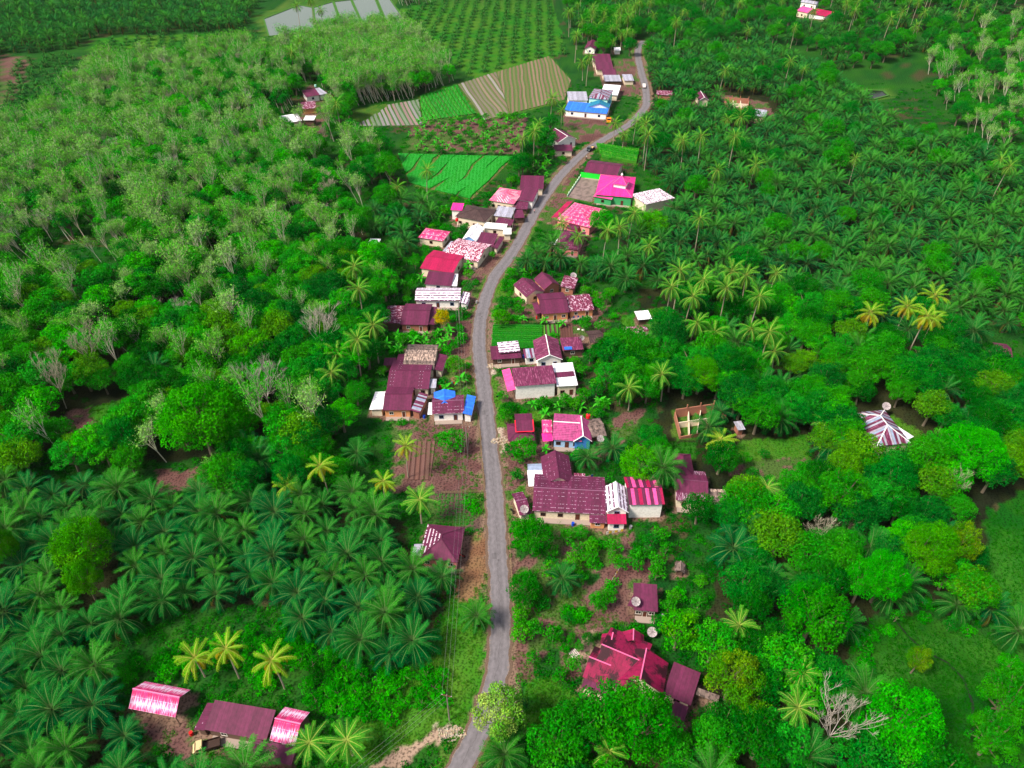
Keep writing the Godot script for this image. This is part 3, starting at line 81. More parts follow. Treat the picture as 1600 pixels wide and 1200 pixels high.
const REGIONS := [
	["in the dense plantation filling the lower left",[[-132.7,-121.3],[-114.2,-121.3],[-83.3,-113.1],[-70.5,-115.1],[-54.5,-111.2],[-36.2,-116.1],[-24.7,-108.3],[-20.4,-94.3],[-14.2,-84.9],[-14.8,-76.3],[-21.8,-72.3],[-34.9,-77.7],[-47.9,-84.9],[-68.8,-81.9],[-81.0,-77.7],[-89.5,-72.3],[-101.7,-68.5]],6.6,0.16,{"oil":1},0.3],
	["in the shady corner at bottom left",[[-104.0,-72.3],[-79.7,-75.0],[-75.1,-68.5],[-69.3,-60.2],[-63.2,-49.7],[-90.6,-49.7]],6.8,0.3,{"oil":1},0.0],
	["along the bottom edge below the farm roofs",[[-66.3,-53.6],[-54.7,-54.7],[-43.5,-53.6],[-40.1,-49.1],[-64.4,-49.1]],6.0,0.3,{"oil":1},0.0],
	["in the wide plantation right of the road",[[88.7,-497.7],[165.2,-501.8],[189.6,-420.0],[194.1,-354.7],[241.5,-307.4],[175.2,-194.5],[142.6,-194.5],[71.3,-194.6],[44.2,-212.2],[37.4,-249.6],[62.2,-260.4],[67.9,-293.7],[52.9,-314.6],[55.3,-333.7],[62.6,-354.7],[73.0,-377.8],[79.6,-425.8],[82.3,-470.3]],7.3,0.28,{"oil":0.91,"mid":0.08,"coco":0.01},0.1],
	["in the hazy plantation at top left",[[-453.2,-617.5],[-203.2,-639.9],[-182.4,-539.8],[-242.9,-531.3],[-290.5,-503.8],[-356.4,-463.5]],8.6,0.2,{"oil":1},0.0],
	["in the clearing rows at the upper left",[[-309.4,-474.5],[-283.8,-495.9],[-238.2,-425.0],[-248.4,-386.7],[-265.8,-380.6]],8.0,0.25,{"young":1},0.0],
	["behind the maroon gables right of the road",[[8.8,-234.1],[15.9,-228.5],[42.5,-222.6],[42.7,-207.7],[21.8,-213.9],[8.8,-218.2],[1.8,-222.6]],6.8,0.3,{"oil":1},0.0],
	["left of the roadside house row",[[-53.5,-268.9],[-41.4,-274.8],[-24.9,-260.4],[-35.7,-244.5],[-36.0,-225.3],[-51.3,-223.0],[-58.4,-252.2]],7.4,0.3,{"oil":0.9,"mid":0.1},0.0],
	["at the top edge beyond the bend",[[41.3,-651.7],[430.2,-631.9],[272.7,-473.5],[199.0,-446.8],[168.5,-514.8],[93.5,-491.7],[85.6,-523.0],[41.7,-506.9]],9,0.35,{"oil":0.6,"mid":0.3,"coco":0.1},0.0],
	["in the palm belt below the pale grove",[[96.5,-210.2],[175.2,-194.5],[157.5,-164.4],[130.4,-177.0],[95.5,-187.4]],9,0.3,{"oil":0.75,"mid":0.25},0.0],
	["in the rubber grove on the left hill",[[-265.0,-349.0],[-227.2,-361.5],[-235.3,-430.8],[-185.4,-446.0],[-143.8,-456.3],[-98.5,-454.3],[-56.5,-449.5],[-30.3,-419.0],[-78.2,-375.2],[-88.1,-328.0],[-72.1,-275.4],[-59.2,-259.0],[-76.9,-219.5],[-95.4,-195.1],[-124.2,-207.6],[-156.8,-230.9],[-180.7,-207.2]],4.6,0.42,{"rubber":0.64,"mid":0.14,"bright":0.16,"bare":0.06},0.0],
	["in the pale grove behind the vegetable beds",[[-139.0,-466.7],[-116.8,-531.3],[-70.2,-539.9],[-28.8,-424.9],[-54.5,-396.9],[-82.2,-370.3],[-108.4,-429.9]],4.4,0.4,{"rubber":0.95,"bright":0.05},0.0],
	["at the top middle beside the paddies",[[-91.4,-641.3],[-30.5,-641.3],[-47.1,-586.9],[-66.7,-548.8],[-81.2,-577.0]],5.5,0.4,{"rubber":0.8,"mid":0.2},0.0],
	["on the grassy rise at upper right",[[247.3,-469.7],[360.3,-522.6],[239.9,-307.1],[215.9,-337.8]],9.5,0.45,{"rubber":0.5,"mid":0.35,"bright":0.15},0.0],
	["in the woods left of the village",[[-180.7,-207.2],[-145.1,-213.1],[-121.0,-204.4],[-94.8,-193.2],[-76.9,-219.5],[-58.3,-253.5],[-43.9,-219.5],[-40.1,-191.4],[-43.4,-174.2],[-41.4,-150.4],[-42.1,-135.1],[-46.7,-125.9],[-64.2,-121.6],[-85.6,-121.6],[-109.1,-125.9],[-129.0,-117.4]],5.5,0.4,{"mid":0.3,"dark":0.1,"bright":0.24,"olive":0.12,"rubber":0.17,"oil":0.05,"bare":0.02},0.0],
	["in the thicket right of the village",[[41.7,-202.8],[95.2,-200.9],[103.7,-184.4],[126.8,-171.0],[153.3,-158.8],[126.6,-113.4],[107.0,-108.6],[96.2,-87.3],[79.4,-84.0],[64.5,-75.9],[61.2,-66.9],[73.1,-59.9],[70.0,-48.5],[28.8,-48.5],[34.1,-66.9],[41.8,-88.9],[46.9,-105.8],[33.9,-113.4],[31.2,-125.9],[43.4,-151.2],[33.4,-161.9]],6.1,0.42,{"mid":0.3,"dark":0.25,"bright":0.17,"olive":0.08,"oil":0.18,"bare":0.02},0.0],
	["between the gardens right of the houses",[[23.6,-163.1],[41.5,-200.5],[51.9,-189.3],[43.7,-152.5],[27.2,-146.3]],6.5,0.3,{"mid":0.5,"dark":0.3,"bright":0.2},0.0],
	["at the bottom below the magenta house",[[10.1,-62.8],[23.7,-63.3],[28.4,-57.7],[29.8,-48.5],[-4.1,-47.5],[3.2,-53.5]],7.5,0.3,{"mid":0.6,"dark":0.4},0.0],
	["in the orchard yard beside the road",[[-0.7,-107.2],[7.3,-108.1],[8.3,-95.7],[14.4,-94.1],[11.7,-83.2],[6.2,-76.2],[0.6,-77.5],[0.0,-92.5]],4.6,0.4,{"small":0.85,"shrub":0.15},0.0],
	["in the scrub below the plantation",[[-49.2,-82.4],[-29.7,-74.1],[-13.5,-72.7],[-13.0,-66.4],[-27.7,-61.7],[-39.1,-66.4],[-61.4,-72.7],[-72.6,-70.1],[-79.2,-74.1],[-63.3,-78.1]],2.9,0.35,{"shrub":1},0.0],
	["around the orchard clearing",[[8.4,-99.1],[22.6,-100.9],[35.1,-99.1],[40.7,-92.5],[36.8,-76.2],[29.9,-76.2],[33.0,-90.9],[26.1,-94.9],[13.7,-94.1]],4.2,0.4,{"small":0.8,"shrub":0.2},0.0],
	["behind the ruin and gardens",[[60.4,-154.8],[89.7,-157.6],[84.8,-129.3],[76.0,-122.4],[61.4,-131.5]],6,0.3,{"mid":0.4,"oil":0.5,"small":0.1},0.0],
	["in the garden beds right of the houses",[[52.2,-131.9],[78.7,-132.6],[69.1,-104.5],[47.5,-104.4]],6.0,0.4,{"small":0.6,"shrub":0.4},0.0],
	["left of the roadside gardens",[[-40.5,-189.6],[-28.9,-184.3],[-16.2,-189.6],[-12.7,-179.2],[-20.8,-169.6],[-34.6,-174.3],[-40.6,-175.9]],4.2,0.35,{"banana":0.5,"shrub":0.5},0.0],
	["in the banana garden above the green paddy",[[-52.2,-370.5],[7.3,-377.1],[3.5,-324.5],[-47.6,-328.4]],5.6,0.35,{"banana":0.5,"small":0.5},0.0],
	["by the road above the shop roofs",[[0.0,-308.5],[21.4,-340.2],[31.0,-324.5],[13.9,-299.6],[4.2,-303.0]],5.5,0.35,{"banana":0.4,"small":0.6},0.0],
	["around the warehouse garden",[[14.3,-154.3],[27.1,-157.7],[27.5,-144.2],[13.8,-145.5]],4.6,0.35,{"banana":0.4,"small":0.6},0.0],
	["at the road edge of the village",[[-1.3,-291.4],[15.8,-360.8],[29.1,-370.0],[14.6,-323.3]],6,0.35,{"mid":0.5,"coco":0.3,"dark":0.2},0.0],
	["around the far bend",[[39.3,-502.9],[64.5,-571.9],[92.2,-571.9],[73.9,-466.5],[61.2,-457.1],[51.7,-502.9]],7,0.35,{"mid":0.5,"coco":0.5},0.0],
	["around the field edge by the green paddy",[[-78.3,-346.1],[-46.1,-318.3],[-48.3,-300.4],[-51.7,-274.8],[-61.1,-268.9],[-71.7,-300.1]],6,0.4,{"rubber":0.4,"mid":0.4,"small":0.2},0.0],
	["right of the seedling plot",[[-12.3,-117.7],[-6.2,-117.7],[-5.6,-107.9],[-9.5,-106.1]],4,0.3,{"shrub":1},0.0],
	["between the maroon houses left of the road",[[-46.2,-196.0],[-40.6,-192.3],[-36.9,-165.7],[-38.6,-140.9],[-44.3,-165.7]],5.5,0.3,{"mid":0.4,"banana":0.3,"small":0.3},0.0],
	["along the left verge houses",[[-18.6,-212.6],[-12.2,-216.8],[-12.6,-189.6],[-15.8,-189.6]],4.5,0.3,{"shrub":0.7,"small":0.3},0.0],
	["in the gardens left of the road",[[-49.5,-230.1],[-9.2,-230.1],[-10.9,-182.6],[-10.2,-141.7],[-35.7,-141.7]],4.4,0.45,{"small":0.45,"shrub":0.35,"banana":0.2},0.0],
	["in the gardens right of the road",[[-7.8,-221.1],[0.0,-227.8],[34.5,-208.5],[28.3,-152.2],[18.9,-123.1],[-1.5,-118.9],[-5.4,-157.7]],4.6,0.45,{"small":0.45,"shrub":0.35,"banana":0.2},0.0],
	["in the orchard below the longhouse",[[0.0,-107.2],[34.8,-106.3],[33.1,-80.3],[25.5,-80.3],[16.3,-77.5],[10.8,-69.6],[0.0,-70.9]],5.2,0.45,{"small":0.7,"shrub":0.3},0.0],
	["between the upper roadside roofs",[[-40.7,-265.8],[-10.7,-283.5],[0.0,-303.0],[13.6,-289.8],[-9.0,-221.1],[-32.2,-230.1]],4.6,0.45,{"small":0.6,"shrub":0.3,"banana":0.1},0.0],
	["along the edge between woods and plantation",[[-75.6,-130.0],[-48.7,-132.3],[-35.4,-130.0],[-36.8,-119.1],[-55.7,-115.0],[-70.6,-119.1]],5.4,0.4,{"mid":0.4,"small":0.35,"oil":0.25},0.0],
	["on the meadow's overgrown rim",[[69.2,-83.9],[86.0,-90.3],[101.0,-89.0],[100.6,-83.0],[84.6,-84.1],[71.7,-76.9],[65.9,-68.3],[76.1,-61.7],[73.7,-53.9],[57.2,-53.9]],4.6,0.4,{"shrub":0.5,"small":0.5},0.0],
	["in the neat rows beyond the vegetable beds",[[-85.1,-604.9],[-51.4,-646.2],[31.2,-655.5],[34.8,-492.4],[-20.4,-436.9],[-60.2,-523.0]],9.4,0.08,{"young":1},0.55],
	["in the spaced rows at upper left",[[-284.0,-523.0],[-179.0,-548.1],[-150.5,-442.3],[-238.6,-441.3]],8.6,0.1,{"young":1},0.2]]
const HEROES := [
	["round",-76.9,-132.0,10.4,12.0,"huge round bright green tree left of the village woods",""],
	["broad",-75.7,-168.5,6.7,7.0,"yellow green dome tree above the huge round tree",""],
	["broad",-122.6,-154.9,5.3,5.6,"leafy tree behind the grey leafless thicket",""],
	["mango",-160.3,-397.4,8.1,8.1,"dense dark green dome tree standing out of the rubber grove",""],
	["mango",-141.2,-360.7,6.3,6.3,"second dark dome tree in the rubber grove beside the taller one",""],
	["mango",-69.5,-264.9,7.0,7.0,"dark rounded tree at the rubber grove's lower right edge",""],
	["pale",-2.2,-60.3,4.9,9,"pale olive tree with white branches overhanging the road at the bottom",""],
	["mango",11.6,-58.2,5.3,7,"dark green crown below the magenta house, left of the pair",""],
	["mango",21.8,-58.3,7.0,9,"big dense green crown hiding the front of the magenta house",""],
	["broad",39.9,-67.1,5.3,8,"olive and brown tinged tree right of the magenta house",""],
	["yellow",32.2,-77.2,4.4,7,"yellow and orange tinged tree beside the grey dish",""],
	["broad",65.9,-58.1,6.7,10,"big bright green tree beside the bare branching tree at lower right",""],
	["bare",54.3,-57.7,4.1,8,"bare branching grey tree at the lower right among green crowns",""],
	["mango",58.2,-79.1,6.9,9,"broad dark tree left of the green meadow",""],
	["broad",75.9,-88.8,5.2,9,"vivid green layered tree above the meadow",""],
	["round",110.2,-123.3,8.3,9,"wide vivid green tree right of the striped house",""],
	["broad",74.7,-110.4,6.1,9,"green spreading tree in front of the striped clearing house",""],
	["round",88.3,-95.5,5.7,10,"olive dome tree above the meadow's upper corner",""],
	["broad",85.6,-129.3,2.9,6,"bright tree touching the striped house's left side",""],
	["yellow",-21.9,-187.0,3.0,4.5,"golden yellow tree beside the maroon roofed roadside house",""],
	["bush",3.2,-130.4,3.7,3.6,"round dense green tree in front of the red edged kiosk",""],
	["bush",-15.2,-133.0,4.1,3.8,"round garden tree in the bare soil plot",""],
	["bush",-16.5,-164.7,3.1,3.4,"bright round tree right of the weathered asbestos roof",""],
	["bush",-1.2,-146.1,2.6,2.6,"small dark round tree on the lawn beside the warehouse",""],
	["bush",-3.6,-189.2,3.6,3.0,"bright green roadside tree above the dense vegetable plot",""],
	["mango",4.5,-100.6,4.7,6,"tall leafy tree before the longhouse's left end",""],
	["mango",2.4,-87.6,3.7,5,"dark tree leaning over the road's right edge",""],
	["bush",13.2,-76.8,1.1,2,"small shrub pair beside the magenta house drive, lighter one",""],
	["bush",15.0,-78.4,1.3,2,"small shrub pair beside the magenta house drive, darker one",""],
	["bush",11.8,-78.8,1.0,1.6,"lone low shrub in the dirt drive",""],
	["bush",17.8,-86.5,2.2,3,"leafy young tree alone in the middle of the dirt yard",""],
	["bush",15.6,-104.9,2.0,2,"shrub against the longhouse's orange wall",""],
	["broad",30.9,-122.5,5.3,6,"light green tree behind the maroon gable house",""],
	["round",52.6,-157.2,5.7,7,"light yellow green dome tree behind the coconut palms",""],
	["broad",71.7,-88.3,4.4,8,"feathery bright tree above the meadow's left corner",""],
	["bare",-122.4,-149.0,4.8,6,"leafless pale grey thicket tree beside the reddish clearing",""],
	["bare",-118.1,-163.0,4.7,6,"thin grey branched tree above the pale thicket",""],
	["bare",-65.1,-147.2,5.1,8,"grey twiggy crown right of the huge round tree",""],
	["bare",-56.7,-171.6,4.9,8,"grey green twiggy crown left of the coconut palms",""],
	["bare",67.0,-101.0,3.0,9,"bare grey topped tree among the dark crowns",""],
	["round",39.1,-156.1,3.6,6,"bushy tree between coconut crowns",""],
	["round",-90.3,-95.4,6.4,9,"flat topped light green tree rising out of the oil palms",""],
	["round",-87.8,-88.8,3.7,7,"smaller light green crown below the flat topped one",""],
	["round",-107.7,-96.1,3.0,8,"light green crown cut by the left edge above the plantation",""],
	["broad",33.8,-249.6,5.3,6,"bright tree right of the pink roofed hall",""],
	["broad",52.3,-245.1,6.2,7,"light green tree below the patchy annex",""],
	["broad",96.8,-98.6,4.1,9,"olive crown beside the tall meadow palms",""],
	["broad",88.1,-63.3,5.0,9,"hazy pale tree cut by the right edge at the bottom",""],
	["broad",77.4,-72.7,2.4,5,"small olive tree standing alone in the meadow",""],
	["broad",82.6,-57.1,4.4,7,"dark leafy tree at the meadow's lower right",""],
	["bush",98.5,-74.8,2.8,2,"brownish bush on the meadow's right side",""],
	["coco",-25.7,-123.6,3.4,9,"tall yellowing coconut palm at the bare soil plot",""],
	["coco",-30.7,-117.3,3.6,7,"coconut palm with ragged crown left of the yellowing one",""],
	["coco",-44.5,-118.4,3.8,8,"yellow green coconut palm at the upper plantation edge, right one",""],
	["coco",-52.7,-115.4,3.7,8,"yellow green coconut palm at the upper plantation edge, left one",""],
	["coco",-21.0,-109.2,4.6,7,"broad coconut palm left of the seedling plot",""],
	["coco",-59.1,-71.6,4.0,9,"leftmost of three yellow green coconut palms above the farm roofs",""],
	["coco",-52.4,-71.3,3.8,9,"middle of three yellow green coconut palms above the farm roofs",""],
	["coco",-43.1,-69.1,4.0,9,"rightmost of three yellow green coconut palms above the farm roofs",""],
	["coco",-28.1,-56.9,4.6,5,"bright palm at the bottom left of the dirt path",""],
	["coco",-43.3,-161.4,4.5,11,"coconut palm in the loose row left of the maroon houses","coconut palms left of the houses"],
	["coco",-48.6,-154.4,4.3,11,"coconut palm in the loose row left of the maroon houses","coconut palms left of the houses"],
	["coco",-49.4,-201.8,5.1,11,"coconut palm in the loose row left of the maroon houses","coconut palms left of the houses"],
	["coco",-46.6,-188.2,4.9,11,"coconut palm in the loose row left of the maroon houses","coconut palms left of the houses"],
	["coco",-39.6,-169.9,4.6,11,"coconut palm in the loose row left of the maroon houses","coconut palms left of the houses"],
	["coco",-49.2,-162.3,4.5,11,"coconut palm in the loose row left of the maroon houses","coconut palms left of the houses"],
	["coco",32.0,-148.9,4.4,10,"one of two coconut palms standing right of the warehouse","pair of coconut palms by the warehouse"],
	["coco",41.7,-153.3,4.5,10,"one of two coconut palms standing right of the warehouse","pair of coconut palms by the warehouse"],
	["coco",43.1,-78.0,3.9,9,"drooping coconut palm right of the maroon cottage",""],
	["coco",48.4,-60.8,4.0,8,"coconut palm beside the bare branching tree",""],
	["coco",16.8,-53.9,3.6,9,"coconut palm poking through the dark crowns at the bottom",""],
	["coco",43.1,-69.9,3.8,7,"shaded coconut palm in the dark wood right of the magenta house","shaded coconut palms"],
	["coco",51.8,-67.4,3.7,7,"shaded coconut palm in the dark wood right of the magenta house","shaded coconut palms"],
	["coco",52.9,-182.8,4.6,12,"coconut palm in the cluster on the slope right of the houses","coconut palm cluster on the slope"],
	["coco",47.8,-187.1,4.7,12,"coconut palm in the cluster on the slope right of the houses","coconut palm cluster on the slope"],
	["coco",64.7,-186.4,4.7,12,"coconut palm in the cluster on the slope right of the houses","coconut palm cluster on the slope"],
	["coco",72.9,-193.4,4.8,12,"coconut palm in the cluster on the slope right of the houses","coconut palm cluster on the slope"],
	["coco",59.4,-172.4,4.5,12,"coconut palm in the cluster on the slope right of the houses","coconut palm cluster on the slope"],
	["coco",69.2,-173.9,4.5,12,"coconut palm in the cluster on the slope right of the houses","coconut palm cluster on the slope"],
	["coco",72.4,-166.9,4.4,12,"coconut palm in the cluster on the slope right of the houses","coconut palm cluster on the slope"],
	["coco",74.6,-162.3,4.3,12,"coconut palm in the cluster on the slope right of the houses","coconut palm cluster on the slope"],
	["coco",69.1,-197.1,4.9,12,"coconut palm in the cluster on the slope right of the houses","coconut palm cluster on the slope"],
	["coco",58.4,-190.8,4.7,12,"coconut palm in the cluster on the slope right of the houses","coconut palm cluster on the slope"],
	["coco",52.4,-196.3,4.8,12,"coconut palm in the cluster on the slope right of the houses","coconut palm cluster on the slope"],
	["coco",73.2,-182.6,4.6,12,"coconut palm in the cluster on the slope right of the houses","coconut palm cluster on the slope"],
	["coco",53.5,-175.8,4.5,12,"coconut palm in the cluster on the slope right of the houses","coconut palm cluster on the slope"],
	["coco",60.0,-320.5,4.9,13,"coconut palm rising over the wide oil palm plantation","coconut palms over the plantation"],
	["coco",59.1,-309.9,4.7,13,"coconut palm rising over the wide oil palm plantation","coconut palms over the plantation"],
	["coco",75.5,-311.4,4.8,13,"coconut palm rising over the wide oil palm plantation","coconut palms over the plantation"],
	["coco",95.1,-305.6,4.7,13,"coconut palm rising over the wide oil palm plantation","coconut palms over the plantation"],
	["coco",100.8,-290.3,4.5,13,"coconut palm rising over the wide oil palm plantation","coconut palms over the plantation"],
	["coco",82.6,-282.4,4.4,13,"coconut palm rising over the wide oil palm plantation","coconut palms over the plantation"],
	["coco",81.8,-307.7,4.7,13,"coconut palm rising over the wide oil palm plantation","coconut palms over the plantation"],
	["coco",108.5,-343.4,5.1,13,"coconut palm rising over the wide oil palm plantation","coconut palms over the plantation"],
	["coco",52.0,-333.7,4.2,9,"coconut palm screening the road below the far bend","coconut palms screening the road"],
	["coco",58.0,-341.1,4.2,9,"coconut palm screening the road below the far bend","coconut palms screening the road"],
	["coco",48.0,-337.8,4.2,9,"coconut palm screening the road below the far bend","coconut palms screening the road"],
	["coco",17.3,-237.2,3.9,9,"one of two coconut palms before the pink walled house","pair before the pink walled house"],
	["coco",24.0,-233.3,3.9,9,"one of two coconut palms before the pink walled house","pair before the pink walled house"],
	["coco",32.3,-226.7,4.5,11,"coconut palm in the wood below the mosque","coconut palms below the mosque"],
	["coco",46.2,-222.1,4.4,11,"coconut palm in the wood below the mosque","coconut palms below the mosque"],
	["coco",38.8,-234.8,4.6,11,"coconut palm in the wood below the mosque","coconut palms below the mosque"],
	["coco",42.9,-239.7,4.6,11,"coconut palm in the wood below the mosque","coconut palms below the mosque"],
	["coco",-45.6,-270.9,4.3,11,"one of two coconut palms beside the green paddy","pair beside the green paddy"],
	["coco",-34.7,-277.0,4.4,11,"one of two coconut palms beside the green paddy","pair beside the green paddy"],
	["coco",-131.8,-363.0,4.7,12,"coconut palm around the rubber grove houses","coconut palms at the grove houses"],
	["coco",-115.9,-337.7,4.5,12,"coconut palm around the rubber grove houses","coconut palms at the grove houses"],
	["coco",-107.5,-425.4,5.3,12,"coconut palm around the rubber grove houses","coconut palms at the grove houses"],
	["coco",-121.6,-421.1,5.3,12,"coconut palm around the rubber grove houses","coconut palms at the grove houses"],
	["coco",-83.9,-353.0,4.6,12,"coconut palm around the rubber grove houses","coconut palms at the grove houses"],
	["coco",-121.5,-444.1,5.5,12,"coconut palm around the rubber grove houses","coconut palms at the grove houses"],
	["coco",-150.3,-557.3,5.4,11,"coconut palm at the edge of the flooded paddies","coconut palms by the paddies"],
	["coco",-131.4,-546.2,5.3,11,"coconut palm at the edge of the flooded paddies","coconut palms by the paddies"],
	["coco",-144.6,-576.7,5.5,11,"coconut palm at the edge of the flooded paddies","coconut palms by the paddies"],
	["coco",39.1,-474.0,4.7,12,"tall coconut palm near the far bend of the road","coconut palms at the far bend"],
	["coco",41.1,-438.8,4.4,12,"tall coconut palm near the far bend of the road","coconut palms at the far bend"],
	["coco",38.9,-534.6,5.2,12,"tall coconut palm near the far bend of the road","coconut palms at the far bend"],
	["coco",55.3,-549.0,5.3,12,"tall coconut palm near the far bend of the road","coconut palms at the far bend"],
	["coco",63.4,-541.7,5.2,12,"tall coconut palm near the far bend of the road","coconut palms at the far bend"],
	["coco",71.0,-531.1,5.2,12,"tall coconut palm near the far bend of the road","coconut palms at the far bend"],
	["coco",42.5,-428.9,4.3,12,"tall coconut palm near the far bend of the road","coconut palms at the far bend"],
	["coco",41.3,-558.4,5.4,12,"tall coconut palm near the far bend of the road","coconut palms at the far bend"],
	["coco",57.3,-522.5,5.1,12,"tall coconut palm near the far bend of the road","coconut palms at the far bend"],
	["coco",52.8,-133.1,4.9,6,"yellow orange coconut palm in front of the brick shell",""],
	["coco",133.1,-193.4,4.8,11,"golden tinged coconut palm in the right hand wood","golden coconut palms on the right"],
	["coco",121.3,-186.8,4.7,11,"golden tinged coconut palm in the right hand wood","golden coconut palms on the right"],
	["coco",126.7,-180.5,4.6,11,"golden tinged coconut palm in the right hand wood","golden coconut palms on the right"],
	["coco",120.0,-174.8,4.5,11,"golden tinged coconut palm in the right hand wood","golden coconut palms on the right"],
	["coco",109.2,-183.3,4.6,11,"golden tinged coconut palm in the right hand wood","golden coconut palms on the right"],
	["coco",82.2,-139.4,4.7,5,"spreading coconut palm left of the striped house",""],
	["coco",59.2,-114.4,3.9,5,"coconut palm in the dark garden soil",""],
	["banana",10.2,-190.1,1.6,1.6,"banana plant at the edge of the seedling rows","bananas by the seedling rows"],
	["banana",15.8,-188.4,1.6,1.6,"banana plant at the edge of the seedling rows","bananas by the seedling rows"],
	["banana",5.8,-149.4,2.3,2,"banana plant on the warehouse lawn, left of two",""],
	["banana",12.6,-148.4,2.6,2,"banana plant on the warehouse lawn, right of two",""],
	["oil",-7.1,-82.5,3.6,3,"lone oil palm on the grass verge beside the road",""],
	["oil",-14.9,-91.7,3.8,3,"oil palm beside the pink walled hip house",""],
	["oil",10.8,-91.7,3.8,3,"low oil palm in the orchard yard",""],
	["oil",-19.8,-76.3,5.9,5,"large oil palm at the plantation's lower right corner",""],
	["oil",25.7,-130.0,4.2,4,"dark oil palm behind the blue walled house, right one",""],
	["oil",18.3,-127.1,3.8,3.5,"dark oil palm behind the blue walled house, left one",""],
	["oil",92.8,-87.8,4.6,3.5,"browning palm at the upper edge of the meadow",""],
	["oil",99.8,-86.6,4.6,3.5,"second browning palm at the upper edge of the meadow",""],
	["oil",79.2,-88.1,4.5,4,"palm at the left end of the meadow edge row",""],
	["oil",102.9,-81.7,5.2,4,"dark palm at the right edge over the meadow",""],
	["oil",-1.1,-55.0,4.4,2,"low palm at the bottom edge right of the road",""],
	["coco",-34.4,-57.9,4.5,4,"bright low palm left of the dirt path, left of two",""]]
const BEDS := [["vegetable_field",[[-31.0,-431.7],[-9.6,-454.8],[-1.3,-382.9],[-14.2,-373.4]],[12.67,51.05],2.5,1.4,[[0.1,0.13,0.05],[0.17,0.12,0.09],[0.2,0.15,0.12],[0.16,0.14,0.11],[0.24,0.22,0.22]],0.3],["vegetable_field",[[-9.2,-454.8],[23.7,-488.4],[34.4,-438.8],[28.8,-405.1],[-1.0,-382.9]],[1.64,72.45],2.3,1.2,[[0.08,0.14,0.04],[0.18,0.13,0.09],[0.2,0.14,0.1],[0.15,0.14,0.07]],0.3],["bean_field",[[-51.1,-410.4],[-31.6,-429.4],[-18.8,-382.9],[-45.3,-371.6]],[11.34,40.1],2.2,1.5,[[0.1,0.11,0.04],[0.03,0.22,0.03],[0.04,0.26,0.03]],0.55],["vegetable_field",[[-84.4,-386.5],[-51.2,-405.1],[-45.4,-366.1],[-78.2,-364.6]],[8.08,28.57],2.3,1.4,[[0.06,0.13,0.05],[0.22,0.21,0.22],[0.15,0.19,0.14],[0.24,0.17,0.17]],0.3],["rice_field",[[-53.2,-328.8],[0.9,-325.0],[-16.5,-280.5],[-29.8,-287.9],[-44.3,-296.9]],[12.13,-36.49],6.4,5.7,[[0.14,0.12,0.05],[0.02,0.25,0.03],[0.025,0.27,0.035],[0.02,0.23,0.03]],0.5],["vegetable_plot",[[-6.1,-189.2],[9.8,-189.2],[9.0,-177.3],[-6.2,-176.0]],[15.27,0.0],1.05,0.75,[[0.04,0.06,0.02],[0.02,0.15,0.015],[0.03,0.18,0.015]],0.5],["vegetable_plot",[[10.0,-189.2],[14.7,-189.6],[14.3,-182.0],[9.9,-181.3]],[0.31,7.62],1.5,0.75,[[0.09,0.05,0.04],[0.06,0.22,0.03],[0.08,0.26,0.03]],0.4],["tilled_plot",[[15.3,-190.0],[19.2,-190.7],[19.1,-183.0],[15.1,-182.3]],[0.02,6.94],0.9,0.6,[[0.09,0.04,0.035],[0.11,0.05,0.045],[0.12,0.055,0.05]],0.18],["tilled_plot",[[-26.8,-136.4],[-20.1,-136.4],[-20.2,-122.8],[-26.6,-122.8]],[0.6,13.61],1.2,0.8,[[0.1,0.05,0.045],[0.15,0.075,0.065],[0.16,0.085,0.075]],0.2],["maize_field",[[40.4,-339.7],[59.7,-332.6],[56.5,-317.6],[41.8,-322.7]],[14.22,7.81],1.6,1.2,[[0.05,0.09,0.02],[0.04,0.22,0.02],[0.06,0.25,0.02]],1.3]]
const CROPS := [[[[-19.3,-118.6],[-9.0,-119.0],[-8.6,-108.4],[-17.3,-109.1]],1.0,0.85,"seedling",0.0,"square plot of evenly spaced green seedlings left of the road"],[[[-6.1,-189.2],[9.8,-189.2],[9.0,-177.3],[-6.2,-176.0]],0.8,0.9,"vegetable_rows",0.4,"dense dark green vegetables in the roadside plot"],[[[-53.2,-328.8],[0.9,-325.0],[-16.5,-280.5],[-29.8,-287.9],[-44.3,-296.9]],1.5,1.3,"rice_plants",0.3,"young bright rice covering the green paddy strips"],[[[-51.1,-410.4],[-31.6,-429.4],[-18.8,-382.9],[-45.3,-371.6]],1.8,1.6,"bean_plants",0.4,"green bean plants beside the brown vegetable beds"],[[[40.4,-339.7],[59.7,-332.6],[56.5,-317.6],[41.8,-322.7]],1.5,1.7,"maize_plants",1.1,"tall maize right of the road below the mosque wood"]]
const WATERS := [["paddy_water",[[-183.6,-584.2],[-167.3,-629.1],[-155.4,-620.5],[-138.1,-547.9],[-167.2,-535.7]]],["paddy_water",[[-154.4,-620.5],[-143.2,-640.1],[-117.9,-547.9],[-136.9,-546.1]]],["paddy_water",[[-142.2,-640.1],[-130.0,-646.9],[-103.7,-551.3],[-117.0,-547.9]]],["paddy_water",[[-129.0,-646.9],[-112.3,-656.1],[-87.9,-554.8],[-102.8,-551.3]]],["paddy_water",[[-110.7,-656.1],[-102.0,-660.8],[-73.3,-561.9],[-86.6,-554.8]]],["pond",[[193.1,-414.7],[200.8,-421.1],[209.2,-419.6],[208.9,-411.4],[198.3,-405.1],[191.6,-406.1]]]]
const DITCH := [[79.51,-85.49],[81.12,-81.21],[83.08,-78.06],[86.8,-75.98],[88.23,-72.5],[86.91,-66.86],[83.02,-60.36],[78.5,-52.66]]
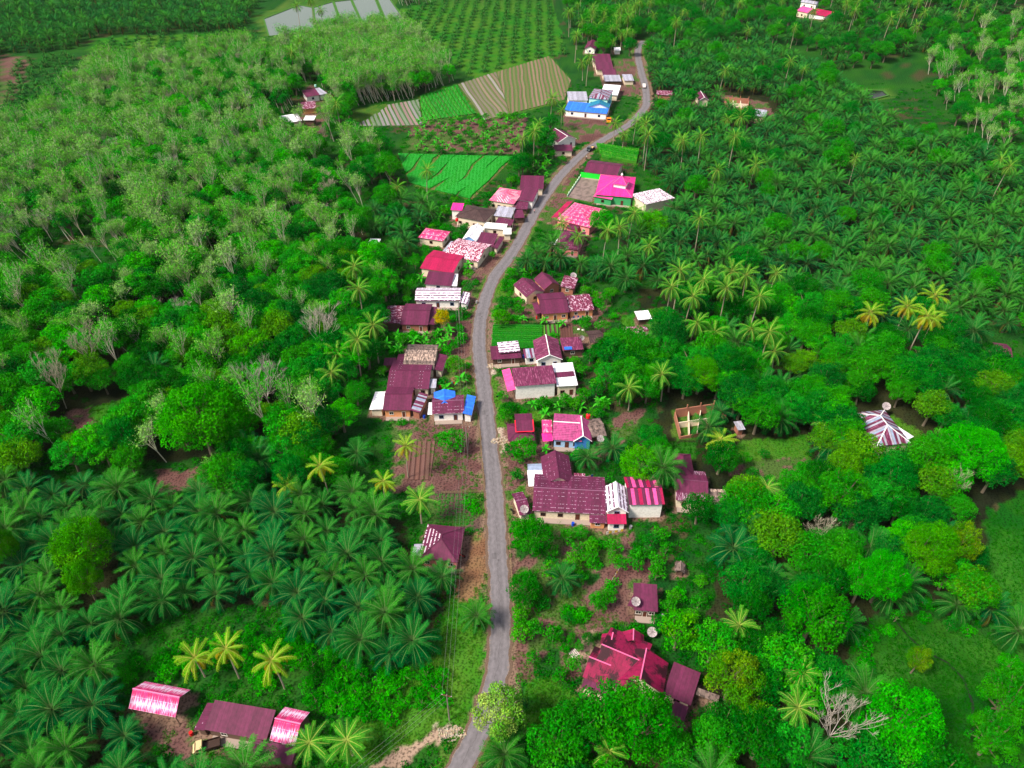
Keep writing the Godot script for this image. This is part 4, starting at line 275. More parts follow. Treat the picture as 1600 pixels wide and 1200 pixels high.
const DISHES := [[25.1,-85.27,2.8,0.95,0.3,0.5,"pale mesh dish on the maroon cottage roof's left corner",1.6],[28.03,-80.08,0.0,1.0,-0.2,0.4,"grey mesh dish on the ground behind the magenta house",1.6],[22.77,-134.93,0.0,1.0,0.4,0.5,"mesh dish beside the grey roof of the blue walled house",2.4],[21.17,-216.17,0.0,1.1,0.2,0.5,"white dish in the garden right of the twin gables",2.2],[2.79,-109.96,0.0,1.0,0.3,0.5,"mesh dish over the left end of the long maroon roof",4.0],[101.36,-147.33,0.0,1.1,-0.3,0.6,"pale dish behind the striped clearing house",3.8],[21.16,-178.28,0.0,0.8,0.2,1.1,"steep white dish at the streaked rear roof by the soil plots",3.2]]
const TANKS := [[20.11,-141.99,3.4,0.85,0.06,0.12,"red","red water tank on a stand behind the pink tiled house"],[-21.22,-255.44,3.0,0.85,0.08,0.1,"red","red water tank left of the dark brown roof house"],[57.47,-145.86,1.4,0.92,0.1,0.4,"pink","pink tank at the brick shell's right end"],[-106.81,-406.48,3.0,0.62,0.85,0.82,"mint","mint tank behind the uppermost rubber grove house"]]
const POLES := [[-32.01,-45.1,"power pole just beyond the bottom edge"],[-11.46,-63.17,"roadside power pole in the scrub above the dirt path"],[-11.48,-132.16,"power pole beside the bare soil plot"],[-16.71,-189.86,"power pole near the white tiled house"],[0.73,-255.82,"power pole in front of the lower shop roofs"]]
const YARD := [[30.08,-302.89],[38.54,-300.2],[32.76,-278.09],[23.01,-282.93]]
const FINIAL := [44.99,-282.66]
const RUINS := [["unfinished brick shell with inner rooms and no roof right of the gardens",[[44.25,-146.71],[55.17,-149.02],[51.09,-139.71],[44.25,-138.04]]],["pale unroofed brick shell deep in the oil palms",[[115.21,-400.89],[127.31,-397.8],[124.54,-386.77],[114.16,-388.74]]]]
const TRUCKS := [["pickup_truck",37.14,-333.41,0.09,2.46,[0.16,0.2,0.24],[0.2,0.22,0.26],"pickup",5.0,1.9,1.8,"dark pickup truck with pale load driving down the road",true],["yellow_truck",49.53,-371.57,0,3.04,[0.85,0.5,0.04],[0.88,0.46,0.04],"dumptruck",5.8,2.2,2.3,"yellow tipper truck parked below the blue house",false],["white_van",75.22,-425.91,0.09,-0.1,[0.9,0.9,0.9],[0.85,0.8,0.82],"minivan",4.2,1.7,1.7,"small white pickup on the far bend of the road",false],["old_truck",-54.19,-58.26,0,1.87,[0.75,0.66,0.5],[0.2,0.13,0.11],"wreck",4.6,1.7,1.8,"old cream cabbed truck parked in the dirt below the long farm roof",false]]
const BIKES := [[34.18,-322.74,2.62,[0.7,0.1,0.1],"red motorbike riding behind the pickup truck","red",[0.5,0.48,0.46],"rider in pale shirt on the red motorbike"],[43.64,-338.14,-0.66,[0.05,0.05,0.06],"black motorbike at the road edge above the pickup","black",[0.03,0.03,0.04],"rider in dark clothes on the black motorbike"]]
const WALKERS := [[9.01,-268.19,0.6,[0.75,0.4,0.42],0.0,"person in pink top standing at the roadside shops"]]
const PALLET := [12.26,-76.28]
const SACKS := [[21.02,-187.13,"left of two white sacks on the bare soil plot"],[22.41,-186.78,"right of two white sacks on the bare soil plot"],[7.35,-153.65,"white sack beside the warehouse's front wall"]]
const HEAPS := [[-5.11,-168.46,1.7,"pale rubble heap at the road edge by the low shop"],[-11.0,-60.74,1.8,"pale rubble where the dirt path meets the road"],[-3.01,-136.43,1.8,"whitish rubble apron before the two tier kiosk"]]
const LINES := [[23.44,-105.76,0.2,0,"clothesline of washing in the dirt yard below the gabled house"],[-17.39,-159.27,-0.3,1,"clothesline of washing right of the maroon house by the road"],[21.6,-192.47,0.1,2,"clothesline of washing above the bare soil plot"],[22.14,-93.79,1.0,3,"clothesline of washing left of the maroon cottage"],[-14.96,-228.13,0.7,4,"clothesline of washing beside the maroon annex"],[18.16,-122.4,0.4,5,"clothesline of washing right of the maroon gable house"]]
const DRUMS := [[3.46,-172.51,"blue","blue drum between the low shop and white gable house"],[8.04,-193.2,"red","red drum left of the orange walled house"],[14.1,-108.56,"blue","blue drum against the longhouse wall"],[27.34,-107.62,"grey","grey drum below the striped roof house"],[-23.81,-145.65,"blue","blue drum left of the blue awning house"],[-20.42,-158.12,"red","red drum at the white porch of the maroon long house"],[31.01,-84.41,"grey","grey drum right of the maroon cottage"],[-57.81,-60.51,"red","red drum at the left end of the long farm roof"],[-11.68,-202.2,"grey","grey drum beside the white tiled house's lean-to"]]
const PARKED := [[0.0,-112.59,0.4,[0.1,0.1,0.12],"dark","black motorbike parked left of the longhouse"],[-11.11,-99.69,1.2,[0.75,0.1,0.1],"red2","red motorbike parked at the pink walled hip house"],[-3.6,-154.48,2.0,[0.15,0.25,0.6],"blue2","blue motorbike parked by the warehouse awning"],[3.79,-261.5,0.5,[0.8,0.8,0.8],"pale2","pale motorbike parked at the roadside shops"],[-10.73,-153.1,2.6,[0.1,0.1,0.1],"dark2","black motorbike parked beside the blue awning"]]
const FENCES := [[[-9.02,-145.13],[-6.71,-119.66],"bamboo fence between the bare soil plot and the road"],[[-6.13,-190.31],[10.23,-190.67],"bamboo fence above the dense roadside vegetable plot"],[[-17.05,-118.21],[-6.99,-118.62],"bamboo fence between the bare plot and seedlings"],[[-0.74,-106.87],[0.4,-85.16],"bamboo fence along the orchard's road edge"]]


var rng := RandomNumberGenerator.new()
var names := {}
var mats := {}
var noise := FastNoiseLite.new()
var fine := FastNoiseLite.new()
const EYE := Vector3(0, 132, 0)
const PITCH := 39.5

# ---------------------------------------------------------------- mesh helper
class MB:
	var v := PackedVector3Array()
	var n := PackedVector3Array()
	var c := PackedColorArray()
	var t := PackedVector2Array()
	func tri(a: Vector3, b: Vector3, d: Vector3, col := Color.WHITE, ua := Vector2.ZERO, ub := Vector2.ZERO, ud := Vector2.ZERO) -> void:
		# a, b, d run counter-clockwise seen from outside; stored clockwise
		var nn := (b - a).cross(d - a).normalized()
		v.append(a); v.append(d); v.append(b)
		n.append(nn); n.append(nn); n.append(nn)
		c.append(col); c.append(col); c.append(col)
		t.append(ua); t.append(ud); t.append(ub)
	func quad(a: Vector3, b: Vector3, d: Vector3, e: Vector3, col := Color.WHITE, ua := Vector2.ZERO, ub := Vector2.ZERO, ud := Vector2.ZERO, ue := Vector2.ZERO) -> void:
		tri(a, b, d, col, ua, ub, ud)
		tri(a, d, e, col, ua, ud, ue)
	func box(o: Vector3, s: Vector3, col := Color.WHITE, b := Basis.IDENTITY) -> void:
		var h := s * 0.5
		var p := []
		for k in 8:
			p.append(o + b * Vector3(h.x if k & 1 else -h.x, h.y if k & 2 else -h.y, h.z if k & 4 else -h.z))
		for f in [[4, 5, 7, 6], [1, 0, 2, 3], [5, 1, 3, 7], [0, 4, 6, 2], [6, 7, 3, 2], [0, 1, 5, 4]]:
			quad(p[f[0]], p[f[1]], p[f[2]], p[f[3]], col)
	func bar(p: Vector3, q: Vector3, w: float, h: float, col := Color.WHITE) -> void:
		var z := (q - p)
		var l := z.length()
		if l < 0.01: return
		z /= l
		var x := Vector3.UP.cross(z)
		x = x.normalized() if x.length() > 0.01 else Vector3.RIGHT
		box((p + q) * 0.5, Vector3(w, h, l), col, Basis(x, z.cross(x), z))
	func tube(p: Vector3, q: Vector3, r0: float, r1: float, sides: int, col := Color.WHITE, cap := false) -> void:
		var z := (q - p).normalized()
		var x := z.cross(Vector3.UP if absf(z.y) < 0.9 else Vector3.RIGHT).normalized()
		var y := z.cross(x)
		for k in sides:
			var a0 := TAU * k / sides
			var a1 := TAU * (k + 1) / sides
			var d0 := x * cos(a0) + y * sin(a0)
			var d1 := x * cos(a1) + y * sin(a1)
			quad(p + d0 * r0, p + d1 * r0, q + d1 * r1, q + d0 * r1, col)
			if cap:
				tri(q + d0 * r1, q + d1 * r1, q, col)
	func lathe(o: Vector3, prof: Array, sides: int, col := Color.WHITE) -> void:
		for i in prof.size() - 1:
			var a: Vector2 = prof[i]
			var b: Vector2 = prof[i + 1]
			for k in sides:
				var a0 := TAU * k / sides
				var a1 := TAU * (k + 1) / sides
				var d0 := Vector3(cos(a0), 0, -sin(a0))
				var d1 := Vector3(cos(a1), 0, -sin(a1))
				quad(o + d0 * a.x + Vector3.UP * a.y, o + d1 * a.x + Vector3.UP * a.y, o + d1 * b.x + Vector3.UP * b.y, o + d0 * b.x + Vector3.UP * b.y, col)
	func prism(pl: PackedVector2Array, y0: float, y1: float, col := Color.WHITE) -> void:
		# pl holds x, z; a flat topped piece of ground or crop
		if Geometry2D.is_polygon_clockwise(pl): pl.reverse()
		var ix := Geometry2D.triangulate_polygon(pl)
		for k in range(0, ix.size(), 3):
			var a := pl[ix[k]]; var b := pl[ix[k + 1]]; var d := pl[ix[k + 2]]
			var va := Vector3(a.x, y1, a.y); var vb := Vector3(b.x, y1, b.y); var vd := Vector3(d.x, y1, d.y)
			if (vb - va).cross(vd - va).y < 0.0: tri(va, vd, vb, col)
			else: tri(va, vb, vd, col)
		for k in pl.size():
			var a := pl[k]; var b := pl[(k + 1) % pl.size()]
			quad(Vector3(b.x, y0, b.y), Vector3(a.x, y0, a.y), Vector3(a.x, y1, a.y), Vector3(b.x, y1, b.y), col)
	func mesh() -> ArrayMesh:
		var m := ArrayMesh.new()
		if v.is_empty(): return m
		var ar := []
		ar.resize(Mesh.ARRAY_MAX)
		ar[Mesh.ARRAY_VERTEX] = v; ar[Mesh.ARRAY_NORMAL] = n; ar[Mesh.ARRAY_COLOR] = c; ar[Mesh.ARRAY_TEX_UV] = t
		m.add_surface_from_arrays(Mesh.PRIMITIVE_TRIANGLES, ar)
		return m

# ---------------------------------------------------------------- scene helpers
func numbered(s: String) -> String:
	var k: int = names.get(s, 0)
	names[s] = k + 1
	return s if k == 0 else "%s_%03d" % [s, k]

func thing(called: String, label: String, category: String, at := Vector3.ZERO, turn := 0.0, group := "") -> Node3D:
	var o := Node3D.new()
	o.name = numbered(called)
	add_child(o)
	o.position = at
	o.rotation.y = turn
	tag(o, label, category, group)
	return o

func tag(o: Node, label: String, category: String, group := "") -> void:
	o.set_meta("label", label)
	o.set_meta("category", category)
	if group: o.set_meta("group", group)

func part(parent: Node, called: String, m: Mesh, mat: Material, at := Vector3.ZERO) -> MeshInstance3D:
	var o := MeshInstance3D.new()
	o.name = called if parent != self else numbered(called)
	o.mesh = m
	if mat: o.material_override = mat
	parent.add_child(o, true)
	o.position = at
	return o

func structure(called: String, m: Mesh, mat: Material) -> MeshInstance3D:
	var o := part(self, called, m, mat)
	o.set_meta("kind", "structure")
	return o

func srgb(r: float, g: float, b: float) -> Color:
	return Color(r, g, b)

func plain(key: String, col: Color, rough := 0.8, metal := 0.0) -> StandardMaterial3D:
	if not mats.has(key):
		var m := StandardMaterial3D.new()
		m.albedo_color = col
		m.roughness = rough
		m.metallic = metal
		m.metallic_specular = 0.35
		m.resource_name = key
		mats[key] = m
	return mats[key]

func vmat(key: String, rough := 0.8, grain: Texture2D = null, scale := 0.2, spec := 0.3) -> StandardMaterial3D:
	if not mats.has(key):
		var m := StandardMaterial3D.new()
		m.vertex_color_use_as_albedo = true
		m.roughness = rough
		m.metallic_specular = spec
		m.resource_name = key
		if grain:
			m.albedo_texture = grain
			m.uv1_triplanar = true
			m.uv1_world_triplanar = true
			m.uv1_scale = Vector3.ONE * scale
		mats[key] = m
	return mats[key]

func grain_tex(seed_: int, freq: float, lo: float, hi: float, size := 256) -> ImageTexture:
	var f := FastNoiseLite.new()
	f.seed = seed_
	f.frequency = freq
	f.fractal_octaves = 4
	var im := f.get_seamless_image(size, size)
	var out := Image.create(size, size, false, Image.FORMAT_RGB8)
	for y in size:
		for x in size:
			var g := lerpf(lo, hi, im.get_pixel(x, y).r)
			out.set_pixel(x, y, Color(g, g, g))
	return ImageTexture.create_from_image(out)

func height(x: float, z: float) -> float:
	var t := 0.0
	for h in HILLS:
		var q = (Vector2(x, z) - Vector2(h[0], h[1])).length_squared() / (h[2] * h[2])
		if q < 1.0: t += h[3] * (1.0 - q) * (1.0 - q)
	return t

func v2(a: Array) -> PackedVector2Array:
	var o := PackedVector2Array()
	for p in a: o.append(Vector2(p[0], p[1]))
	return o

# how far along the view and whether a point falls inside the picture's angle (used only to pick the nearest of a kind)
func in_view(p: Vector3) -> bool:
	var d := p - EYE
	var s := sin(deg_to_rad(PITCH)); var c := cos(deg_to_rad(PITCH))
	var f := -d.z * c - d.y * s
	var up := -d.z * s + d.y * c
	return f > 10.0 and absf(d.x / f) < 0.74 and absf(up / f) < 0.57

# ---------------------------------------------------------------- ground mask: what covers each half metre
const MX := -420.0
const MZ := -660.0
const MW := 1640
const MD := 1280
var mask := PackedByteArray()
enum { FREE, HOUSE, ROADWAY, FIELD, PATCH0 }
var patch_kinds := ["lawn", "field", "soil", "mulch", "straw", "tilled", "path", "gravel", "litter"]

func fill(pl: PackedVector2Array, val: int) -> void:
	var lo := pl[0]; var hi := pl[0]
	for p in pl:
		lo = lo.min(p); hi = hi.max(p)
	for j in range(maxi(0, int((lo.y - MZ) * 2.0)), mini(MD - 1, int((hi.y - MZ) * 2.0) + 1) + 1):
		for i in range(maxi(0, int((lo.x - MX) * 2.0)), mini(MW - 1, int((hi.x - MX) * 2.0) + 1) + 1):
			if Geometry2D.is_point_in_polygon(Vector2(MX + (i + 0.5) * 0.5, MZ + (j + 0.5) * 0.5), pl):
				mask[j * MW + i] = val

func at_mask(x: float, z: float) -> int:
	var i := int((x - MX) * 2.0)
	var j := int((z - MZ) * 2.0)
	if i < 0 or j < 0 or i >= MW or j >= MD: return FREE
	return mask[j * MW + i]

func make_mask() -> void:
	mask.resize(MW * MD)
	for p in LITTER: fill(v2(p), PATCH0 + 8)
	for p in PATCHES: fill(v2(p[1]), PATCH0 + patch_kinds.find(p[0]))
	for p in FIELDS: fill(v2(p), FIELD)
	for k in road_pts.size() - 1:
		var a := road_pts[k]; var b := road_pts[k + 1]
		var s := (b - a).normalized().orthogonal() * 3.1
		var e := (b - a).normalized() * 0.4
		fill(PackedVector2Array([a - e + s, b + e + s, b + e - s, a - e - s]), ROADWAY)
	for p in FOOT: fill(v2(p), HOUSE)

# ---------------------------------------------------------------- ground and road
var road_pts := PackedVector2Array()

func smooth_road() -> void:
	var c := Curve2D.new()
	for k in ROAD.size():
		var p := Vector2(ROAD[k][0], ROAD[k][1])
		var a := Vector2(ROAD[maxi(k - 1, 0)][0], ROAD[maxi(k - 1, 0)][1])
		var b := Vector2(ROAD[mini(k + 1, ROAD.size() - 1)][0], ROAD[mini(k + 1, ROAD.size() - 1)][1])
		var tn := (b - a).normalized()
		c.add_point(p, -tn * p.distance_to(a) * 0.33, tn * p.distance_to(b) * 0.33)
	c.bake_interval = 1.0
	road_pts = c.get_baked_points()

func make_ground() -> void:
	var xs := PackedFloat32Array(); var zs := PackedFloat32Array()
	var x := -1500.0
	while x < 1500.0:
		xs.append(x)
		x += 0.8 if x > -135.0 and x < 140.0 else (5.0 if absf(x) < 450.0 else 60.0)
	var z := -2600.0
	while z < 300.0:
		zs.append(z)
		z += 0.8 if z > -290.0 and z < -42.0 else (1.6 if z > -420.0 and z <= -290.0 else (5.0 if z > -680.0 and z < 60.0 else 60.0))
	var nx := xs.size(); var nz := zs.size()
	var v := PackedVector3Array(); var c := PackedColorArray(); var n := PackedVector3Array()
	v.resize(nx * nz); c.resize(nx * nz); n.resize(nx * nz)
	var cols := {
		"lawn": [Color(0.018, 0.14, 0.008), Color(0.055, 0.15, 0.014)], "field": [Color(0.006, 0.070, 0.005), Color(0.026, 0.125, 0.010)],
		"soil": [Color(0.095, 0.044, 0.044), Color(0.17, 0.098, 0.085)], "mulch": [Color(0.06, 0.045, 0.04), Color(0.12, 0.07, 0.06)],
		"straw": [Color(0.15, 0.075, 0.045), Color(0.22, 0.15, 0.075)], "tilled": [Color(0.095, 0.04, 0.035), Color(0.12, 0.055, 0.048)],
		"path": [Color(0.22, 0.145, 0.115), Color(0.31, 0.22, 0.17)], "gravel": [Color(0.26, 0.19, 0.16), Color(0.40, 0.32, 0.27)], "litter": [Color(0.012, 0.018, 0.008), Color(0.030, 0.034, 0.014)]}  # last entry is near-black: shade between the crowns painted into the ground
	var i := 0
	for j in nz:
		for k in nx:
			var px := xs[k]; var pz := zs[j]
			var y := height(px, pz)
			var n1 := noise.get_noise_2d(px, pz)
			var n2 := fine.get_noise_2d(px, pz)
			var near := px > -135.0 and px < 140.0 and pz > -420.0 and pz < -42.0
			var wx := px + n2 * 1.6 + n1 * 1.4; var wz := pz + fine.get_noise_2d(px + 311.0, pz) * 1.8
			var mk := at_mask(wx, wz) if near or pz > -640.0 else FREE
			var col: Color
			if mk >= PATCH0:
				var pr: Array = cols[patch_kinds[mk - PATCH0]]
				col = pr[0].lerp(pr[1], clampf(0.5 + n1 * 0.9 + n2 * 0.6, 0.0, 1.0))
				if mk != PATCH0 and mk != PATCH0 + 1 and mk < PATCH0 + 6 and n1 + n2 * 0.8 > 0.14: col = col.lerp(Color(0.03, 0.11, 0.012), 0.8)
			elif mk == HOUSE:
				col = Color(0.13, 0.075, 0.06).lerp(Color(0.2, 0.13, 0.1), 0.5 + n2)
			elif mk == ROADWAY or at_mask(wx + 1.2, wz) == ROADWAY or at_mask(wx - 1.2, wz) == ROADWAY:
				col = Color(0.17, 0.11, 0.085).lerp(Color(0.06, 0.13, 0.02), smoothstep(-0.1, 0.3, n1 + n2 * 0.7))
			elif mk == FIELD:
				col = Color(0.03, 0.11, 0.014).lerp(Color(0.07, 0.13, 0.02), 0.5 + n2)
			else:
				col = Color(0.006, 0.050, 0.008).lerp(Color(0.020, 0.09, 0.010), clampf(0.5 + n1 * 0.8 + n2 * 0.5, 0.0, 1.0))
				if n1 < -0.34 and n2 < 0.1: col = col.lerp(Color(0.075, 0.045, 0.03), 0.6)
			if near: y += n1 * 0.06
			v[i] = Vector3(px, y - 0.02, pz); c[i] = col
			n[i] = Vector3(height(px - 1.0, pz) - height(px + 1.0, pz), 2.0, height(px, pz - 1.0) - height(px, pz + 1.0)).normalized()
			i += 1
	var ix := PackedInt32Array()
	for j in nz - 1:
		for k in nx - 1:
			var a := j * nx + k
			ix.append_array([a, a + 1, a + nx, a + 1, a + nx + 1, a + nx])
	var ar := []
	ar.resize(Mesh.ARRAY_MAX)
	ar[Mesh.ARRAY_VERTEX] = v; ar[Mesh.ARRAY_NORMAL] = n; ar[Mesh.ARRAY_COLOR] = c; ar[Mesh.ARRAY_INDEX] = ix
	var m := ArrayMesh.new()
	m.add_surface_from_arrays(Mesh.PRIMITIVE_TRIANGLES, ar)
	structure("ground", m, vmat("earth", 0.95, grain_tex(3, 0.035, 0.45, 1.5), 0.16, 0.15))

func make_road() -> void:
	var mb := MB.new()
	var sh := MB.new()
	var ed := MB.new()
	var w := 2.02
	var l := 0.0
	var prev := []
	for k in road_pts.size():
		var p := road_pts[k]
		var tn := (road_pts[mini(k + 1, road_pts.size() - 1)] - road_pts[maxi(k - 1, 0)]).normalized()
		var s := Vector2(-tn.y, tn.x)
		if k: l += p.distance_to(road_pts[k - 1])
		var a := w + fine.get_noise_2d(p.x * 1.7, p.y * 1.7) * 0.45
		var b := w + fine.get_noise_2d(p.x * 1.7 + 90.0, p.y * 1.7) * 0.45
		var h := height(p.x, p.y)
		var row := []
		for q in [[-b - 0.55, 0.0], [-b, 0.05], [-b * 0.45, 0.075], [0.0, 0.085], [a * 0.45, 0.075], [a, 0.05], [a + 0.55, 0.0]]:
			var g: Vector2 = p + s * q[0]
			row.append([Vector3(g.x, h + q[1], g.y), Vector2((q[0] + 3.0) / 6.0, l / 48.0)])
		if k:
			for i in 6:
				var t: MB = sh if i == 0 or i == 5 else mb
				var A: Array = prev[i]; var B: Array = prev[i + 1]; var C: Array = row[i + 1]; var D: Array = row[i]
				t.quad(A[0], B[0], C[0], D[0], Color.WHITE, A[1], B[1], C[1], D[1])
		prev = row
	var road := structure("road", mb.mesh(), asphalt())
	var grit := vmat("grit", 0.95, grain_tex(9, 0.06, 0.5, 1.3), 0.4, 0.2)
	for k in sh.c.size(): sh.c[k] = Color(0.15, 0.10, 0.075)
	part(road, "shoulder", sh.mesh(), grit)

func asphalt() -> StandardMaterial3D:
	var im := Image.create(256, 2048, false, Image.FORMAT_RGB8)
	var f := FastNoiseLite.new()
	f.seed = 5; f.frequency = 0.02; f.fractal_octaves = 4
	var g := FastNoiseLite.new()
	g.seed = 8; g.frequency = 0.25
	var mends := []
	var rr := RandomNumberGenerator.new()
	rr.seed = 31
	for k in 9: mends.append([rr.randf_range(-2.0, 1.2), rr.randf_range(0.3, 1.0), rr.randi_range(0, 1900), rr.randi_range(25, 120), rr.randf_range(-0.07, 0.03)])
	for y in 2048:
		for x in 256:
			var u := x / 255.0 * 6.0 - 3.0
			var w := absi(1024 - y) * 2
			var b := 0.375 + f.get_noise_2d(x * 1.2, w * 0.35) * 0.05 + g.get_noise_2d(x, w) * 0.02
			# worn wheel tracks polished paler, a patched seam along the middle
			b += 0.035 * (exp(-pow((absf(u) - 1.0) / 0.35, 2.0)))
			if absf(u + 0.12 + f.get_noise_2d(3.0, w * 0.3) * 0.5) < 0.05: b -= 0.05
			for q in mends:
				if u > q[0] and u < q[0] + q[1] and y > q[2] and y < q[2] + q[3]: b += q[4]
			if absf(f.get_noise_2d(x * 1.5 + 500.0, w * 0.9)) < 0.012 and f.get_noise_2d(x + 90.0, w * 0.2) > 0.05: b -= 0.07
			var dusty := smoothstep(1.75, 2.3, absf(u) + f.get_noise_2d(x * 2.0, w) * 0.7)
			var col := Color(b * 1.0, b * 0.95, b * 1.02).lerp(Color(0.5, 0.42, 0.38), dusty * 0.6)
			im.set_pixel(x, y, col)
	var m := StandardMaterial3D.new()
	m.albedo_texture = ImageTexture.create_from_image(im)
	m.roughness = 0.85
	m.resource_name = "asphalt"
	return m

# ---------------------------------------------------------------- roofs: sheet metal and tile, worn and flaked
const MAROON := Color(0.345, 0.115, 0.245)
const PINK := Color(0.93, 0.42, 0.60)
const PALE := Color(0.78, 0.74, 0.80)
var style_base := {
	"maroon": MAROON, "dash": MAROON, "dashlight": MAROON, "dashbold": MAROON, "dotcol": MAROON, "streak": Color(0.37, 0.13, 0.26), "streakwhite": MAROON, "patch": Color(0.38, 0.11, 0.23),
	"paletile": Color(0.82, 0.78, 0.86), "palespeck": Color(0.82, 0.80, 0.86), "pinktile": Color(0.58, 0.18, 0.40), "pinkfade": Color(0.74, 0.20, 0.44), "pinkwhite": Color(0.78, 0.38, 0.52),
	"magenta": Color(0.82, 0.16, 0.52), "mould": Color(0.49, 0.04, 0.24), "zinc": Color(0.87, 0.87, 0.92), "zincgrey": Color(0.58, 0.58, 0.66), "blue": Color(0.16, 0.42, 0.88), "teal": Color(0.10, 0.42, 0.56),
	"brown": Color(0.24, 0.17, 0.18), "asbestos": Color(0.40, 0.34, 0.33), "blotch": Color(0.88, 0.85, 0.90), "mosaic": Color(0.52, 0.22, 0.32), "pinkstreak": Color(0.72, 0.13, 0.38), "crimson": Color(0.60, 0.05, 0.27),
	"pinkplain": Color(0.82, 0.28, 0.55), "white": Color(0.93, 0.93, 0.95), "bluegrey": Color(0.48, 0.53, 0.64), "halfwhite": MAROON}

func roof_mat(style: String) -> StandardMaterial3D:
	var key := "roof_" + style
	if mats.has(key): return mats[key]
	var r := RandomNumberGenerator.new()
	r.seed = hash(style)
	var f := FastNoiseLite.new()
	f.seed = hash(style) % 1000; f.frequency = 0.03; f.fractal_octaves = 4
	var S := 256
	var im := Image.create(S, S, false, Image.FORMAT_RGB8)
	var base: Color = style_base[style]
	var sheet := []
	for k in 11: sheet.append(r.randf_range(-0.10, 0.10))
	var cell := []
	for k in 2048: cell.append(r.randf())
	for y in S:
		for x in S:
			var nn := f.get_noise_2d(x, y)
			var st := f.get_noise_2d(x * 3.0, y * 0.35)
			var b = 1.0 + sheet[x / 25] * 0.8 + nn * 0.12 + st * 0.10 + (cell[(x * 31 + y * 57) % 2048] - 0.5) * 0.05
			if x % 25 < 2: b *= 0.86
			elif x % 8 < 2: b *= 0.95
			var col := Color(base.r * b, base.g * b, base.b * b)
			var row := y / 32
			var ry := y % 32
			var cx := (x + (ry / 3) * (1 if row % 2 else -1) + 64) / 12
			var pick: float = cell[(row * 67 + cx * 13) % 2048]
			var inx := (x + (ry / 3) * (1 if row % 2 else -1) + 64) % 12
			match style:
				"dash":
					if pick < 0.42 + nn and ry < 5 and inx < 8: col = col.lerp(PALE, 0.65)
				"dashlight":
					if pick < 0.12 + nn and ry < 5 and inx < 6: col = col.lerp(PALE, 0.7)
				"dashbold":
					if pick < 0.80 + nn * 0.5 and ry < 11 and inx < 9: col = PALE
				"dotcol":
					if (x / 25 == 1 or x / 25 == 2) and y % 40 < 5 and x % 25 < 4: col = PALE
				"streak":
					if st > 0.22: col = col.lerp(Color(0.66, 0.42, 0.54), clampf((st - 0.22) * 4.0, 0.0, 0.6))
				"streakwhite":
					if y < 64 and f.get_noise_2d(x * 4.0 + 40.0, y * 0.4) > 0.16: col = col.lerp(PALE, 0.6)
				"patch":
					if pick < 0.22 and nn > -0.1: col = col.lerp(PALE, 0.75)
					if f.get_noise_2d(x * 2.0 + 300.0, y) > 0.28: col = col.lerp(Color(0.68, 0.52, 0.60), 0.7)
				"paletile":
					if ry < 13 and (pick < 0.72 or ry < 4): col = Color(0.36, 0.20, 0.32) * (0.9 + nn * 0.5)
				"palespeck":
					if pick < 0.13 and ry < 12 and inx < 6: col = Color(0.46, 0.30, 0.42)
				"pinktile":
					if y % 16 < 3 or x % 12 < 2: col = col.lerp(Color(0.76, 0.42, 0.62), 0.75)
					if cell[(y / 16 * 41 + x / 12 * 7) % 2048] < 0.3: col = col.darkened(0.12)
				"pinkfade":
					if absi((x % 64) - 32) + (y % 64) / 2 < 30 and y % 16 > 3: col = col.lerp(Color(0.95, 0.76, 0.80), 0.55 + nn)
					if x % 25 < 3: col = col.lerp(Color(0.55, 0.08, 0.25), 0.6)
				"pinkwhite":
					if (x + y) % 40 < 12 and cell[(x / 50 * 17 + y / 60) % 2048] < 0.7: col = Color(0.88, 0.76, 0.80)
					elif (x + y) % 40 > 33: col = Color(0.62, 0.16, 0.30)
				"mould":
					var d := f.get_noise_2d(x * 0.30 + 77.0, y * 0.22) * 1.3 + f.get_noise_2d(x * 5.0, y * 1.2) * 0.4
					col = col.lerp(Color(0.12, 0.03, 0.07), smoothstep(-0.3, 0.30, d) * 0.85)
					if y % 26 < 2: col = col.darkened(0.12)
				"zinc", "zincgrey", "white":
					if st < -0.26: col = col.lerp(Color(0.50, 0.42, 0.42), 0.35)
				"brown":
					if st > 0.2: col = col.lerp(Color(0.42, 0.34, 0.32), 0.4)
				"asbestos":
					if y > 118: col = col.lerp(Color(0.72, 0.62, 0.58), clampf(0.5 + st * 1.6, 0.0, 1.0))
					if y % 85 > 70 and st > 0.0: col = col.lerp(Color(0.62, 0.52, 0.48), 0.6)
					if nn < -0.2: col = col.darkened(0.3)
				"blotch":
					var q := f.get_noise_2d((x / 8) * 22.0, (y / 10) * 26.0)
					if q > 0.04: col = Color(0.36, 0.20, 0.32) * (1.0 + nn * 0.4)
				"mosaic":
					var q: float = cell[(x / 9 * 29 + y / 11 * 53) % 2048]
					if q < 0.36: col = Color(0.90, 0.78, 0.84)
					elif q < 0.66: col = Color(0.40, 0.14, 0.26)
				"pinkstreak":
					# paint worn off from the eave upward, in runs along the ribs
					var q := f.get_noise_2d(x * 6.0, y * 0.4 + 20.0) * 0.9 + 0.42 - absf(y - 40.0) / 70.0
					if y % 34 < 2: q += 0.4
					col = col.lerp(Color(0.84, 0.80, 0.90), clampf(0.25 + q * 1.6, 0.0, 0.95))
				"halfwhite":
					if y < 70: col = PALE
			im.set_pixel(x, y, col)
	var m := StandardMaterial3D.new()
	m.albedo_texture = ImageTexture.create_from_image(im)
	m.uv1_scale = Vector3(1.0 / 8.0, 1.0 / 8.0, 1.0)
	m.roughness = 0.55 if style in ["zinc", "zincgrey", "white", "magenta", "blue"] else 0.68
	m.metallic_specular = 0.35
	m.resource_name = key
	mats[key] = m
	return m

